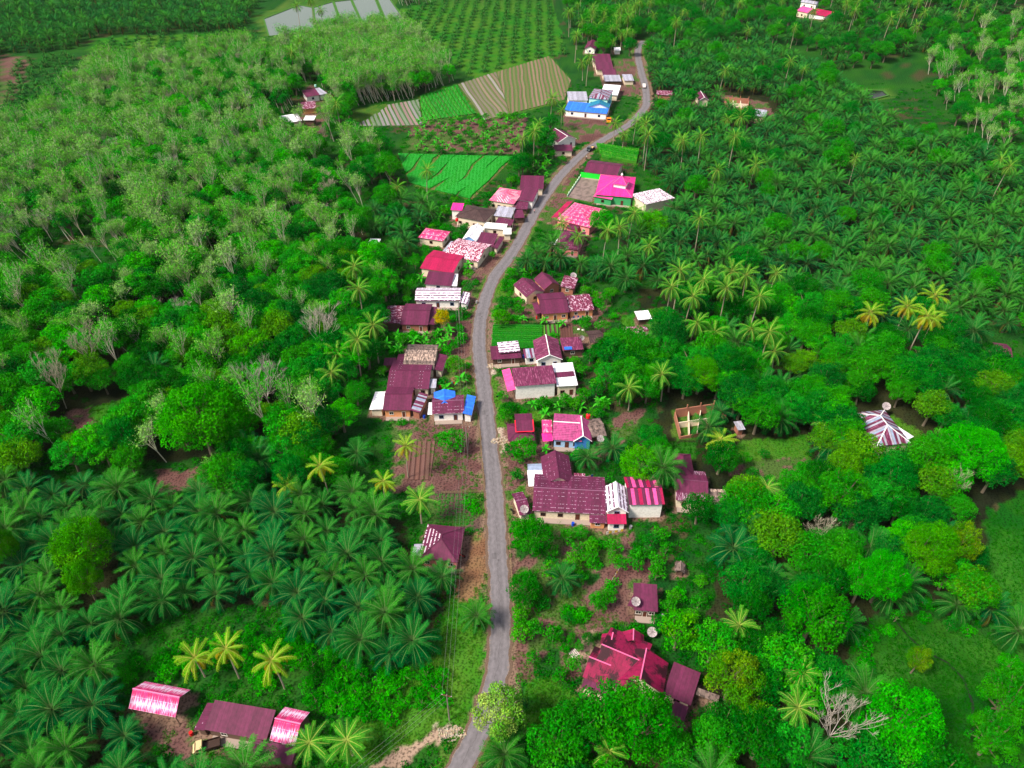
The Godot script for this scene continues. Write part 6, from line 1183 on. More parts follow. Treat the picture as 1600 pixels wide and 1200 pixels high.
func make_kinds() -> void:
	LEAF = vmat("leaf", 0.8, null, 0.2, 0.05)
	LEAF.backlight_enabled = true
	LEAF.backlight = Color(0.16, 0.26, 0.08)
	BARK = vmat("bark", 0.92, null, 0.2, 0.2)
	palm_kind("oil", {"name": "oil_palm", "len": 4.9, "per": 30, "wl": 0.86, "droop": [0.7, 1.15, 1.6], "hang": [0.0, 0.15, 0.38], "hi": 1.38, "lo": -0.12, "n": 38, "variants": 9, "h": 4.2, "bend": 0.15, "r0": 0.42, "fruit": false, "dead": Color(0.13, 0.10, 0.03),
		"bark": Color(0.05, 0.038, 0.028), "rib": Color(0.07, 0.15, 0.04), "tones": [
			[Color(0.045, 0.185, 0.026), Color(0.022, 0.115, 0.020), Color(0.016, 0.085, 0.018)],
			[Color(0.024, 0.145, 0.030), Color(0.008, 0.086, 0.022), Color(0.007, 0.064, 0.018)],
			[Color(0.028, 0.155, 0.028), Color(0.012, 0.098, 0.020), Color(0.009, 0.072, 0.016)],
			[Color(0.016, 0.125, 0.034), Color(0.006, 0.078, 0.025), Color(0.006, 0.058, 0.018)]]})
	palm_kind("young", {"name": "young_oil_palm", "len": 3.1, "per": 14, "wl": 0.75, "droop": [0.8, 1.2, 1.5], "hang": [0.0, 0.1, 0.2], "hi": 1.3, "lo": 0.0, "n": 24, "variants": 3, "h": 0.8, "bend": 0.0, "r0": 0.3, "fruit": false,
		"bark": Color(0.05, 0.038, 0.028), "rib": Color(0.10, 0.20, 0.05), "tones": [[Color(0.012, 0.11, 0.022), Color(0.008, 0.08, 0.018), Color(0.010, 0.07, 0.018)]]})
	palm_kind("coco", {"name": "coconut_palm", "len": 4.3, "per": 30, "wl": 0.68, "droop": [0.7, 1.3, 1.9], "hang": [0.15, 0.5, 0.75], "hi": 1.25, "lo": -0.7, "n": 28, "variants": 5, "h": 10.0, "bend": 0.8, "r0": 0.17, "fruit": true,
		"bark": Color(0.30, 0.25, 0.21), "rib": Color(0.20, 0.28, 0.05), "tones": [
			[Color(0.08, 0.26, 0.03), Color(0.055, 0.19, 0.03), Color(0.075, 0.16, 0.025)],
			[Color(0.09, 0.25, 0.03), Color(0.06, 0.20, 0.03), Color(0.10, 0.18, 0.03)]]})
	palm_kind("goldcoco", {"name": "coconut_palm", "len": 4.3, "per": 30, "wl": 0.68, "droop": [0.7, 1.3, 1.9], "hang": [0.15, 0.5, 0.75], "hi": 1.25, "lo": -0.7, "n": 26, "variants": 2, "h": 10.0, "bend": 0.6, "r0": 0.17, "fruit": true,
		"bark": Color(0.30, 0.25, 0.21), "rib": Color(0.26, 0.28, 0.05), "tones": [[Color(0.17, 0.33, 0.03), Color(0.19, 0.30, 0.025), Color(0.33, 0.27, 0.02)]]})
	var barkc := Color(0.16, 0.13, 0.10)
	var base := {"variants": 3, "lobes": 19, "lr": [0.24, 0.42], "tall": 0.9, "open": false, "dens": 95.0, "leaf": 0.38, "bark": barkc, "R": 4.8, "cy": 6.2}
	tree_kind("mid", base.merged({"name": "broadleaf_tree", "variants": 5, "cols": [[Color(0.03, 0.17, 0.018), Color(0.05, 0.20, 0.02)], [Color(0.016, 0.125, 0.024), Color(0.028, 0.155, 0.024)], [Color(0.06, 0.22, 0.02), Color(0.045, 0.19, 0.018)]]}, true))
	tree_kind("dark", base.merged({"name": "broadleaf_tree", "cols": [[Color(0.012, 0.085, 0.014), Color(0.02, 0.105, 0.015)], [Color(0.016, 0.095, 0.022)]]}, true))
	tree_kind("bright", base.merged({"name": "broadleaf_tree", "lobes": 24, "lr": [0.18, 0.32], "dens": 105.0, "cols": [[Color(0.05, 0.29, 0.016), Color(0.085, 0.33, 0.02)], [Color(0.04, 0.235, 0.022), Color(0.07, 0.26, 0.022)], [Color(0.035, 0.21, 0.03)]]}, true))
	tree_kind("olive", base.merged({"name": "broadleaf_tree", "cols": [[Color(0.10, 0.21, 0.018), Color(0.08, 0.18, 0.018)], [Color(0.09, 0.19, 0.02), Color(0.07, 0.18, 0.02)]]}, true))
	tree_kind("small", base.merged({"name": "garden_tree", "variants": 4, "R": 2.0, "cy": 2.3, "lobes": 9, "dens": 110.0, "leaf": 0.34, "cols": [[Color(0.03, 0.17, 0.018), Color(0.05, 0.21, 0.02)], [Color(0.02, 0.12, 0.02)], [Color(0.07, 0.22, 0.02)]]}, true))
	tree_kind("shrub", base.merged({"name": "shrub", "variants": 4, "R": 2.1, "cy": 0.9, "lobes": 7, "tall": 0.55, "dens": 130.0, "leaf": 0.34, "cols": [[Color(0.035, 0.22, 0.012), Color(0.05, 0.26, 0.014)], [Color(0.025, 0.17, 0.014)]]}, true))
	# single trees
	tree_kind("round", base.merged({"name": "broadleaf_tree", "variants": 3, "R": 8.0, "cy": 9.0, "lobes": 44, "lr": [0.19, 0.33], "dens": 82.0, "leaf": 0.42, "cols": [[Color(0.045, 0.21, 0.014), Color(0.065, 0.24, 0.016)], [Color(0.10, 0.24, 0.018), Color(0.07, 0.22, 0.016)], [Color(0.03, 0.24, 0.014), Color(0.045, 0.28, 0.016)]]}, true))
	tree_kind("broad", base.merged({"name": "broadleaf_tree", "variants": 4, "R": 6.0, "cy": 7.0, "lobes": 34, "lr": [0.17, 0.32], "dens": 95.0, "leaf": 0.38, "cols": [[Color(0.10, 0.26, 0.015), Color(0.075, 0.24, 0.015)], [Color(0.03, 0.24, 0.016), Color(0.045, 0.27, 0.018)], [Color(0.13, 0.21, 0.02), Color(0.08, 0.19, 0.018)], [Color(0.05, 0.20, 0.018), Color(0.03, 0.17, 0.018)]]}, true))
	tree_kind("mango", base.merged({"name": "broadleaf_tree", "variants": 3, "R": 6.0, "cy": 6.5, "lobes": 36, "lr": [0.17, 0.32], "dens": 95.0, "leaf": 0.38, "cols": [[Color(0.022, 0.15, 0.014), Color(0.04, 0.18, 0.016)], [Color(0.014, 0.115, 0.016), Color(0.025, 0.14, 0.016)]]}, true))
	tree_kind("bush", base.merged({"name": "garden_tree", "variants": 3, "R": 3.0, "cy": 2.8, "lobes": 22, "lr": [0.20, 0.36], "dens": 150.0, "leaf": 0.28, "cols": [[Color(0.03, 0.20, 0.014), Color(0.045, 0.23, 0.016)], [Color(0.055, 0.22, 0.016), Color(0.09, 0.24, 0.016)], [Color(0.014, 0.12, 0.014)]]}, true))
	tree_kind("yellow", base.merged({"name": "broadleaf_tree", "variants": 2, "R": 3.6, "cy": 5.0, "lobes": 16, "dens": 80.0, "leaf": 0.38, "tall": 1.15, "cols": [[Color(0.36, 0.26, 0.012), Color(0.26, 0.27, 0.014)], [Color(0.05, 0.24, 0.014), Color(0.22, 0.22, 0.014), Color(0.07, 0.24, 0.016), Color(0.06, 0.22, 0.016), Color(0.10, 0.23, 0.014)]]}, true))
	tree_kind("pale", base.merged({"name": "broadleaf_tree", "variants": 1, "R": 5.2, "cy": 7.5, "lobes": 26, "lr": [0.20, 0.34], "dens": 170.0, "leaf": 0.36, "open": true, "shell": 0.35, "bark": Color(0.45, 0.43, 0.38), "cols": [[Color(0.20, 0.31, 0.08), Color(0.27, 0.34, 0.12), Color(0.13, 0.26, 0.05)]]}, true))
	var rb := {"h": 12.0, "rad": 0.13, "lean": 0.40, "limbs": 5, "spread": 0.40, "up": 1.05, "leaf": 0.36, "leaves": 4, "puff": 0.55, "bark": Color(0.52, 0.48, 0.41)}
	twig_kind("rubber", rb.merged({"name": "rubber_tree", "variants": 8, "cols": [[Color(0.09, 0.30, 0.035), Color(0.12, 0.33, 0.035)], [Color(0.05, 0.27, 0.02), Color(0.09, 0.35, 0.025)], [Color(0.15, 0.34, 0.05), Color(0.12, 0.32, 0.045)], [Color(0.20, 0.35, 0.10), Color(0.16, 0.33, 0.08)]]}, true))
	twig_kind("bare", rb.merged({"name": "bare_tree", "variants": 3, "lean": 0.1, "h": 9.0, "limbs": 7, "spread": 1.0, "rad": 0.08, "deep": 4, "leaves": 0, "bark": Color(0.36, 0.31, 0.28), "cols": [[Color(0.1, 0.1, 0.1)]]}, true))
	banana_kind()

var tallies := {}
func plant(kind: String, vi: int, at: Vector3, yaw: float, s: Vector3, label: String, group: String, split_leaves: bool) -> Node3D:
	var K: Dictionary = kinds[kind]
	var V: Dictionary = K.vars[vi % K.vars.size()]
	var o := thing(K.name, label, K.cat, at, yaw, group)
	if kind == "oil": o.rotation = Vector3(sin(at.x * 7.0) * 0.09, yaw, sin(at.z * 9.0) * 0.09)
	part(o, "trunk", V.trunk, BARK).scale = s
	if split_leaves and V.has("fronds"):
		for f in V.fronds:
			var p := part(o, "frond" if kind != "banana" else "leaf", f[0], LEAF)
			p.transform = Transform3D(Basis.from_scale(s), Vector3.ZERO) * f[1]
	elif V.crown:
		part(o, "crown", V.crown, LEAF).scale = s
	for fm in (V.get("fruit", []) if split_leaves else []): part(o, "coconut", fm, BARK).scale = s
	return o

func make_plants() -> void:
	var tell := {"oil": "dark green oil palm", "coco": "coconut palm", "young": "young oil palm", "mid": "green broadleaf tree", "dark": "dark broadleaf tree", "bright": "vivid green broadleaf tree", "olive": "olive broadleaf tree",
		"rubber": "pale leaning rubber tree", "bare": "bare grey tree", "small": "small leafy garden tree", "shrub": "leafy shrub", "banana": "banana plant"}
	var taken := []
	# single plants first
	for h in HEROES:
		var kind: String = h[0]
		var lab: String = h[5]
		if kind == "coco" and ("yellow" in lab or "golden" in lab): kind = "goldcoco"
		var K: Dictionary = kinds[kind]
		var at := Vector3(h[1], height(h[1], h[2]), h[2])
		var s := Vector3.ONE
		match kind:
			"coco", "goldcoco":
				var q: float = h[3] / 3.9
				q = clampf(q, 0.8, 1.2)
				s = Vector3(q, h[4] / 10.0, q)
				s.y = maxf(s.y, 0.45)
			"oil": s = Vector3.ONE * clampf(h[3] / 4.4, 0.7, 1.2)
			"banana", "young": s = Vector3.ONE
			"bare": s = Vector3.ONE * (h[3] / K.R) * 1.1
			_: s = Vector3(h[3] / K.R, h[4] / K.cy, h[3] / K.R)
		var vi := rng.randi()
		if kind == "yellow": vi = 0 if "golden" in lab else 1
		if kind == "broad": vi = 1 if ("bright" in lab or "vivid" in lab) else (2 if ("olive" in lab or "brown" in lab) else (0 if ("yellow" in lab or "light" in lab) else 3))
		if kind == "round": vi = 1 if ("light" in lab or "olive" in lab or "flat" in lab) else (2 if "vivid" in lab else 0)
		if kind == "bush": vi = 2 if "dark" in lab else (1 if "bright" in lab else 0)
		if kind in ["coco", "goldcoco"]: 
			# the crown stands over the point that the trunk's bend leads to
			plant(kind, vi, at, rng.randf() * TAU, s, lab, h[6], at.z > -270.0)
		else:
			plant(kind, vi, at, rng.randf() * TAU, s, lab, h[6], kind in ["oil", "banana"])
		taken.append([Vector2(h[1], h[2]), maxf(1.5, K.r * s.x * 0.72)])
	# planted ground
	var cand := {}
	for g in REGIONS:
		var pl := v2(g[1])
		var lo := pl[0]; var hi := pl[0]
		for p in pl:
			lo = lo.min(p); hi = hi.max(p)
		var sp: float = g[2]
		var keys: Array = g[4].keys()
		var row := 0
		var cs := cos(g[5]); var sn := sin(g[5])
		var mid := (lo + hi) * 0.5
		var reach := (hi - lo).length() * 0.5
		var z := -reach
		while z < reach:
			var x := -reach + (sp * 0.5 if row % 2 else 0.0)
			while x < reach:
				var q := Vector2(x + rng.randf_range(-1, 1) * sp * g[3], z + rng.randf_range(-1, 1) * sp * g[3])
				var p := mid + Vector2(q.x * cs - q.y * sn, q.x * sn + q.y * cs)
				x += sp
				var pickr := rng.randf(); var vi := rng.randi() % 60; var sc := rng.randf_range(0.8, 1.28); var yaw := rng.randf() * TAU
				if not Geometry2D.is_point_in_polygon(p, pl): continue
				var kind: String = keys[0]
				for k in keys:
					pickr -= g[4][k]
					if pickr <= 0.0:
						kind = k
						break
				var bad := false
				var low := kind in ["banana", "shrub", "small", "young"]
				var look := [Vector2(0, 0), Vector2(1.2, 0), Vector2(-1.2, 0), Vector2(0, 1.2), Vector2(0, -1.2)]
				if not low:
					# a tall crown keeps clear of roofs, yards and the road beyond it
					var away := p.normalized() * (p.length() / 132.0)
					look = [Vector2(0, 0), Vector2(2.2, 0), Vector2(-2.2, 0), Vector2(0, 2.2), away * 2.4, away * 4.0]
				for o in look:
					var mk := at_mask(p.x + o.x, p.y + o.y)
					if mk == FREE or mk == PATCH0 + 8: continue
					if (low and mk >= PATCH0) or (mk == FIELD and "banana garden" in g[0]): continue
					if (mk >= PATCH0 or mk == FIELD) and o.length() > 3.0 and at_mask(p.x, p.y) in [FREE, PATCH0 + 8] and o.y < -3.4: continue
					bad = true
					break
				if bad: continue
				for t in taken:
					if t[0].distance_squared_to(p) < t[1] * t[1]:
						bad = true
						break
				if bad: continue
				if "rubber grove" in g[0] and noise.get_noise_2d(p.x * 1.7, p.y * 1.7) < -0.3: continue
				if kind == "rubber": sc *= rng.randf_range(0.8, 1.18)
				if kind == "rubber" or kind == "bare": yaw = rng.randf_range(-0.5, 0.5)
				var at := Vector3(p.x, height(p.x, p.y), p.y)
				if not cand.has(kind): cand[kind] = []
				cand[kind].append([at.distance_to(EYE) + (0.0 if in_view(at + Vector3.UP * 4.0) else 5000.0), at, yaw, sc, vi, "%s %s" % [tell[kind], g[0]], "%ss %s" % [tell[kind], g[0]], ["far", "middle", "near"][clampi(int((p.y - lo.y) / (hi.y - lo.y) * 3.0), 0, 2)] + " " + ["left", "centre", "right"][clampi(int((p.x - lo.x) / (hi.x - lo.x) * 3.0), 0, 2)]])
			z += sp * 0.87
			row += 1
	var marks := []
	for h in HOUSES:
		if cut(h[1]).split(" ").size() < 7: marks.append([Vector2(h[4][0][0], h[4][0][1]), cut(h[1])])
	for h in HEROES:
		if h[6] == "" and cut(h[5]).split(" ").size() < 7: marks.append([Vector2(h[1], h[2]), cut(h[5])])
	var most := {"oil": 285, "rubber": 290, "mid": 110, "dark": 70, "bright": 70, "olive": 40, "coco": 60, "small": 120, "shrub": 290, "banana": 90, "bare": 40, "young": 290}
	var stuff_name := {"oil": "distant_oil_palms", "rubber": "distant_rubber_trees", "mid": "distant_woods", "dark": "distant_woods", "bright": "distant_woods", "olive": "distant_woods", "coco": "distant_coconut_palms", "small": "garden_undergrowth", "shrub": "undergrowth", "banana": "banana_undergrowth", "bare": "distant_bare_trees", "young": "distant_young_palms"}
	for kind in cand:
		var c: Array = cand[kind]
		c.sort_custom(func(a, b): return a[0] < b[0])
		var n: int = mini(most[kind], c.size())
		while n > 0 and c[n - 1][0] > 5000.0: n -= 1
		var same := {}
		for k in n:
			var e: Array = c[k]
			var best := 11.0
			var lab: String = e[5]
			for m in marks:
				var d: Vector2 = Vector2(e[1].x, e[1].z) - m[0]
				if d.length() < best:
					best = d.length()
					var side := ("right of" if d.x > 0 else "left of") if absf(d.x) > absf(d.y) else ("in front of" if d.y > 0 else "behind")
					lab = "%s the %s" % [side, m[1]]
			if lab == e[5]: lab = "%s, %s part" % [lab.substr(tell[kind].length() + 1), e[7]]
			else: e[6] = "%ss %s" % [tell[kind], lab]
			if not same.has(lab): same[lab] = []
			same[lab].append(e)
		for lab in same:
			var es: Array = same[lab]
			for k in es.size():
				var pre := ""
				if es.size() == 2: pre = ["nearer ", "farther "][k]
				elif es.size() == 3: pre = ["nearest ", "middle ", "farthest "][k]
				es[k][5] = "%s%s %s" % [pre, tell[kind], lab]
		for k in n:
			var e: Array = c[k]
			plant(kind, e[4], e[1], e[2], Vector3(e[3], e[3] * (0.9 + 0.2 * ((e[4] * 37 % 10) / 10.0)), e[3]), e[5], e[6], (kind == "oil" and k < 150) or (kind == "banana" and k < 30))
		tallies[kind] = [c.size(), n]
		if c.size() > n:
			var root := Node3D.new()
			root.name = numbered(stuff_name[kind])
			add_child(root)
			root.set_meta("kind", "stuff")
			tag(root, {"oil": "mass of distant oil palms merging into one canopy", "rubber": "distant pale rubber trees merging into one canopy"}.get(kind, "distant mass of %ss beyond the nearer ones" % tell[kind]), "trees")
			var by := {}
			for k in range(n, c.size()):
				var vi: int = c[k][4] % kinds[kind].vars.size()
				if not by.has(vi): by[vi] = []
				by[vi].append(c[k])
			for vi in by:
				many(root, "canopy", kinds[kind].vars[vi].full, LEAF, by[vi])

func cut(s: String) -> String:
	for w in [" with ", " beside ", " behind ", " among ", " under ", " between ", " around ", " in ", " at ", " of ", " and ", ",", " before ", " above ", " below ", " right ", " left ", " joined ", " on ", " rising ", " over"]:
		var k := s.find(w)
		if k > 12: s = s.substr(0, k)
	return s

func many(root: Node, called: String, m: Mesh, mat: Material, list: Array) -> void:
	var mm := MultiMesh.new()
	mm.transform_format = MultiMesh.TRANSFORM_3D
	mm.mesh = m
	mm.instance_count = list.size()
	for k in list.size():
		var e: Array = list[k]
		mm.set_instance_transform(k, Transform3D(Basis(Vector3.UP, e[2]) * Basis.from_scale(Vector3.ONE * e[3]), e[1]))
	var o := MultiMeshInstance3D.new()
	o.name = called
	o.multimesh = mm
	o.material_override = mat
	root.add_child(o, true)

# low weeds, tufts and bushes that cover the earth
func make_cover() -> void:
	var r := RandomNumberGenerator.new()
	r.seed = 404
	var weeds := []
	for k in 3:
		var mb := MB.new()
		var cols: Array = [[Color(0.018, 0.115, 0.012), Color(0.03, 0.15, 0.012)], [Color(0.03, 0.17, 0.014)], [Color(0.012, 0.08, 0.012)]][k]
		leafy(mb, [[Vector3(0, 0.25, 0), 1.0, 0.6], [Vector3(0.8, 0.15, 0.3), 0.7, 0.6], [Vector3(-0.6, 0.2, 0.6), 0.75, 0.7], [Vector3(0.1, 0.15, -0.8), 0.7, 0.6]], 62.0, 0.34, cols, r)
		weeds.append(mb.mesh())
	var tufts := []
	for k in 3:
		var mb := MB.new()
		for q in 26:
			var a := r.randf() * TAU; var d := r.randf() * 0.45; var h := r.randf_range(0.14, 0.42); var p := Vector3(cos(a) * d, -0.03, sin(a) * d)
			var s := Vector3(r.randfn(), 0, r.randfn()).normalized() * 0.05
			var tip := p + Vector3(r.randfn() * 0.12, h, r.randfn() * 0.12)
			mb.tri(p - s, p + s, tip, jit([Color(0.05, 0.20, 0.015), Color(0.09, 0.20, 0.025), Color(0.012, 0.105, 0.007)][k], r, 0.3))
		tufts.append(mb.mesh())
	var W := [[], [], []]
	var T := [[], [], []]
	var z := -42.0
	while z > -430.0:
		var st := lerpf(1.9, 4.2, clampf((-z - 60.0) / 330.0, 0.0, 1.0))
		var half := -z * 0.78 + 60.0
		var x := -half
		while x < half:
			var p := Vector2(x + r.randf_range(-0.5, 0.5) * st, z + r.randf_range(-0.5, 0.5) * st)
			x += st
			var mk := at_mask(p.x, p.y)
			var nn := noise.get_noise_2d(p.x * 1.3, p.y * 1.3)
			var y := height(p.x, p.y)
			if mk == FREE:
				if nn > -0.42: W[r.randi() % 3].append([0, Vector3(p.x, y, p.y), r.randf() * TAU, r.randf_range(0.5, 1.15)])
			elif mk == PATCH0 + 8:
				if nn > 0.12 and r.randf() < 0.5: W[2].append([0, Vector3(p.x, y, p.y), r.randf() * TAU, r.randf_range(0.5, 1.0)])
			elif mk >= PATCH0 + 2 and nn > 0.18 and r.randf() < 0.5:
				W[1].append([0, Vector3(p.x, y, p.y), r.randf() * TAU, r.randf_range(0.25, 0.6)])
		z -= st
	z = -44.0
	while z > -300.0:
		var st := lerpf(0.55, 1.6, clampf((-z - 50.0) / 200.0, 0.0, 1.0))
		var half := -z * 0.72 + 45.0
		var x := -half
		while x < half:
			var p := Vector2(x + r.randf_range(-0.95, 0.95) * st, z + r.randf_range(-0.95, 0.95) * st)
			x += st
			var mk := at_mask(p.x, p.y)
			if mk == FREE or mk == HOUSE or mk == FIELD: continue
			var nn := noise.get_noise_2d(p.x * 1.3, p.y * 1.3) + fine.get_noise_2d(p.x, p.y) * 0.6
			var keep := false
			if mk == PATCH0 or mk == PATCH0 + 1: keep = nn > -0.35
			elif mk == ROADWAY:
				var dist := 9.0
				for k in range(0, road_pts.size(), 1):
					dist = minf(dist, road_pts[k].distance_squared_to(p))
				keep = dist > 6.6 and nn > -0.1
			elif mk < PATCH0 + 6: keep = nn > 0.12
			if keep: T[2 if mk == PATCH0 + 1 else r.randi() % 2].append([0, Vector3(p.x, height(p.x, p.y), p.y), r.randf() * TAU, r.randf_range(0.6, 1.3)])
		z -= st
	var root := Node3D.new()
	root.name = "weeds"
	add_child(root)
	root.set_meta("kind", "stuff")
	tag(root, "low green weeds and bushes covering the open ground", "weeds")
	for k in 3: many(root, "weed_patch", weeds[k], LEAF, W[k])
	var g := Node3D.new()
	g.name = "grass"
	add_child(g)
	g.set_meta("kind", "stuff")
	tag(g, "short grass on lawns, verges and yard edges", "grass")
	for k in 3: many(g, "grass_tufts", tufts[k], LEAF, T[k])
	tallies["cover"] = [W[0].size() * 3, T[0].size() * 2]

# ---------------------------------------------------------------- fields
func make_fields() -> void:
	var soilm := vmat("crop", 0.95, grain_tex(14, 0.05, 0.6, 1.35), 0.35, 0.15)
	for f in BEDS:
		var pl := v2(f[1])
		var a := Vector2(f[2][0], f[2][1]).normalized()
		var s := Vector2(-a.y, a.x)
		var base := MB.new()
		var cl: Array = f[5]
		base.prism(pl, -0.3, 0.06, Color(cl[0][0], cl[0][1], cl[0][2]))
		var root := structure(f[0], base.mesh(), soilm)
		var lo := 1e9; var hi := -1e9
		for p in pl:
			lo = minf(lo, p.dot(s)); hi = maxf(hi, p.dot(s))
		var u := lo
		var k := 0
		while u < hi:
			var strip := PackedVector2Array()
			var far := []
			for q in 13:
				var t := lerpf(-90.0, 90.0, q / 12.0)
				var c := a * (pl[0].dot(a) + t)
				var w = u + (fine.get_noise_2d(t * 0.5, u * 0.6) * 0.32 + noise.get_noise_2d(t * 0.8, u * 0.15) * 0.5) * f[3]
				strip.append(c + s * w)
				far.append(c + s * (w + f[4]))
			far.reverse()
			for p in far: strip.append(p)
			for piece in Geometry2D.intersect_polygons(strip, pl):
				if piece.size() < 3 or Geometry2D.triangulate_polygon(piece).is_empty(): continue
				var mb := MB.new()
				var c: Array = cl[1 + (rng.randi() % (cl.size() - 1))]
				var g := 1.0 + rng.randf_range(-0.12, 0.12)
				mb.prism(piece, 0.0, f[6] * rng.randf_range(0.85, 1.1), Color(c[0] * g, c[1] * g, c[2] * g))
				part(root, "bed", mb.mesh(), soilm)
			u += f[3]
			k += 1
	# leaf rows that stand on the beds
	var r := RandomNumberGenerator.new()
	r.seed = 91
	var tuft := MB.new()
	leafy(tuft, [[Vector3(0, 0.12, 0), 0.42, 0.8]], 260.0, 0.22, [Color(0.03, 0.24, 0.03), Color(0.05, 0.28, 0.03)], r)
	var tm := tuft.mesh()
	for f in CROPS:
		var pl := v2(f[0])
		var lo := pl[0]; var hi := pl[0]
		for p in pl:
			lo = lo.min(p); hi = hi.max(p)
		var list := []
		var z := lo.y
		while z < hi.y:
			var x := lo.x
			while x < hi.x:
				var p := Vector2(x + r.randf_range(-0.15, 0.15) * f[1], z + r.randf_range(-0.15, 0.15) * f[1])
				if Geometry2D.is_point_in_polygon(p, pl): list.append([0, Vector3(p.x, height(p.x, p.y) + f[4], p.y), r.randf() * TAU, f[2] * r.randf_range(0.8, 1.2)])
				x += f[1]
			z += f[1]
		if f[3] == "seedling":
			var root := thing("seedling_plot", f[5], "vegetable plot", Vector3(list[0][1].x, 0, list[0][1].z))
			for e in list:
				var o := part(root, "seedling", tm, LEAF)
				o.transform = Transform3D(Basis(Vector3.UP, e[2]) * Basis.from_scale(Vector3.ONE * e[3]), e[1] - root.position)
		else:
			var root := Node3D.new()
			root.name = numbered(f[3])
			add_child(root)
			root.set_meta("kind", "stuff")
			tag(root, f[5], "crop")
			many(root, "crop_plants", tm, LEAF, list)
	# flooded paddies at the far end and the pond, with green banks
	var water := plain("water", Color(0.30, 0.36, 0.32), 0.12)
	water.metallic_specular = 0.6
	for w in WATERS:
		var pl := v2(w[1])
		var y := height(pl[0].x, pl[0].y)
		for p in pl: y = maxf(y, height(p.x, p.y))
		var mb := MB.new()
		mb.prism(pl, y - 1.0, y + 0.05)
		var o := structure(w[0], mb.mesh(), water if w[0] != "pond" else plain("pond_water", Color(0.08, 0.10, 0.08), 0.1))
		var bank := vmat("bank", 0.95, null, 0.2, 0.1)
		for k in pl.size():
			var bb := MB.new()
			bb.bar(Vector3(pl[k].x, y + 0.1, pl[k].y), Vector3(pl[(k + 1) % pl.size()].x, y + 0.1, pl[(k + 1) % pl.size()].y), 1.1, 0.5, Color(0.05, 0.13, 0.03))
			part(o, "bank", bb.mesh(), bank)
	# ditch through the meadow
	var db := MB.new()
	for k in DITCH.size() - 1:
		var a := Vector2(DITCH[k][0], DITCH[k][1]); var b := Vector2(DITCH[k + 1][0], DITCH[k + 1][1])
		var s := (b - a).normalized().orthogonal() * 0.24
		var q := []
		for p in [a - s, b - s, b + s, a + s]: q.append(Vector3(p.x, height(p.x, p.y) + 0.03, p.y))
		db.quad(q[0], q[1], q[2], q[3])
	structure("ditch", db.mesh(), plain("ditch_water", Color(0.08, 0.10, 0.06), 0.4))

# ---------------------------------------------------------------- smaller things
func dish(at: Vector3, rad: float, yaw: float, tilt: float, label: String, pole: float) -> void:
	var o := thing("satellite_dish", label, "satellite dish", at, yaw)
	var mb := MB.new()
	var xf := Transform3D(Basis(Vector3(1, 0, 0), tilt), Vector3(0, pole, 0))
	var rings := 5
	for i in rings:
		for k in 20:
			var q := []
			for e in [[i, k], [i, k + 1], [i + 1, k + 1], [i + 1, k]]:
				var rr: float = rad * e[0] / rings; var a: float = TAU * e[1] / 20.0
				q.append(xf * Vector3(cos(a) * rr, rr * rr / rad * 0.28, -sin(a) * rr))
			mb.quad(q[0], q[3], q[2], q[1])
	part(o, "reflector", mb.mesh(), plain("dish_mesh", Color(0.62, 0.58, 0.60), 0.7))
	for k in 8:
		var rb := MB.new()
		var a := TAU * k / 8.0
		rb.bar(xf * Vector3(0, -0.03, 0), xf * Vector3(cos(a) * rad, rad * 0.28 + 0.02, -sin(a) * rad), 0.05, 0.05)
		part(o, "rib", rb.mesh(), plain("dish_rib", Color(0.42, 0.38, 0.40), 0.7))
	var fb := MB.new()
	for k in 3:
		var a := TAU * k / 3.0
		fb.bar(xf * Vector3(cos(a) * rad * 0.8, rad * 0.18, -sin(a) * rad * 0.8), xf * Vector3(0, rad * 0.75, 0), 0.03, 0.03)
	fb.tube(xf * Vector3(0, rad * 0.7, 0), xf * Vector3(0, rad * 0.85, 0), 0.07, 0.07, 8, Color.WHITE, true)
	part(o, "feed_arm", fb.mesh(), plain("dish_rib", Color(0.42, 0.38, 0.40), 0.7))
	var pb := MB.new()
	pb.tube(Vector3(0, -0.2, 0), Vector3(0, pole, 0), 0.06, 0.06, 8, Color.WHITE, true)
	part(o, "pole", pb.mesh(), plain("steel", Color(0.45, 0.45, 0.47), 0.5, 0.6))

func tank(at: Vector3, col: Color, key: String, label: String, stand: float) -> void:
	var o := thing("water_tank", label, "water tank", at)
	var mb := MB.new()
	mb.lathe(Vector3(0, stand, 0), [Vector2(0.02, 0), Vector2(0.55, 0), Vector2(0.58, 0.05), Vector2(0.58, 0.3), Vector2(0.55, 0.34), Vector2(0.58, 0.38), Vector2(0.58, 0.7), Vector2(0.55, 0.74), Vector2(0.58, 0.78), Vector2(0.57, 1.05), Vector2(0.35, 1.25), Vector2(0.24, 1.28)], 18)
	part(o, "tank_body", mb.mesh(), plain("tank_" + key, col, 0.45))
	var lb := MB.new()
	lb.lathe(Vector3(0, stand + 1.28, 0), [Vector2(0.26, 0), Vector2(0.26, 0.07), Vector2(0.02, 0.1)], 14)
	part(o, "lid", lb.mesh(), plain("tank_lid", Color(0.2, 0.2, 0.22), 0.5))
	for s in [[-1, -1], [1, -1], [1, 1], [-1, 1]]:
		var pb := MB.new()
		pb.bar(Vector3(s[0] * 0.45, -0.1, s[1] * 0.45), Vector3(s[0] * 0.45, stand, s[1] * 0.45), 0.12, 0.12)
		part(o, "leg", pb.mesh(), plain("post", Color(0.42, 0.34, 0.30), 0.9))

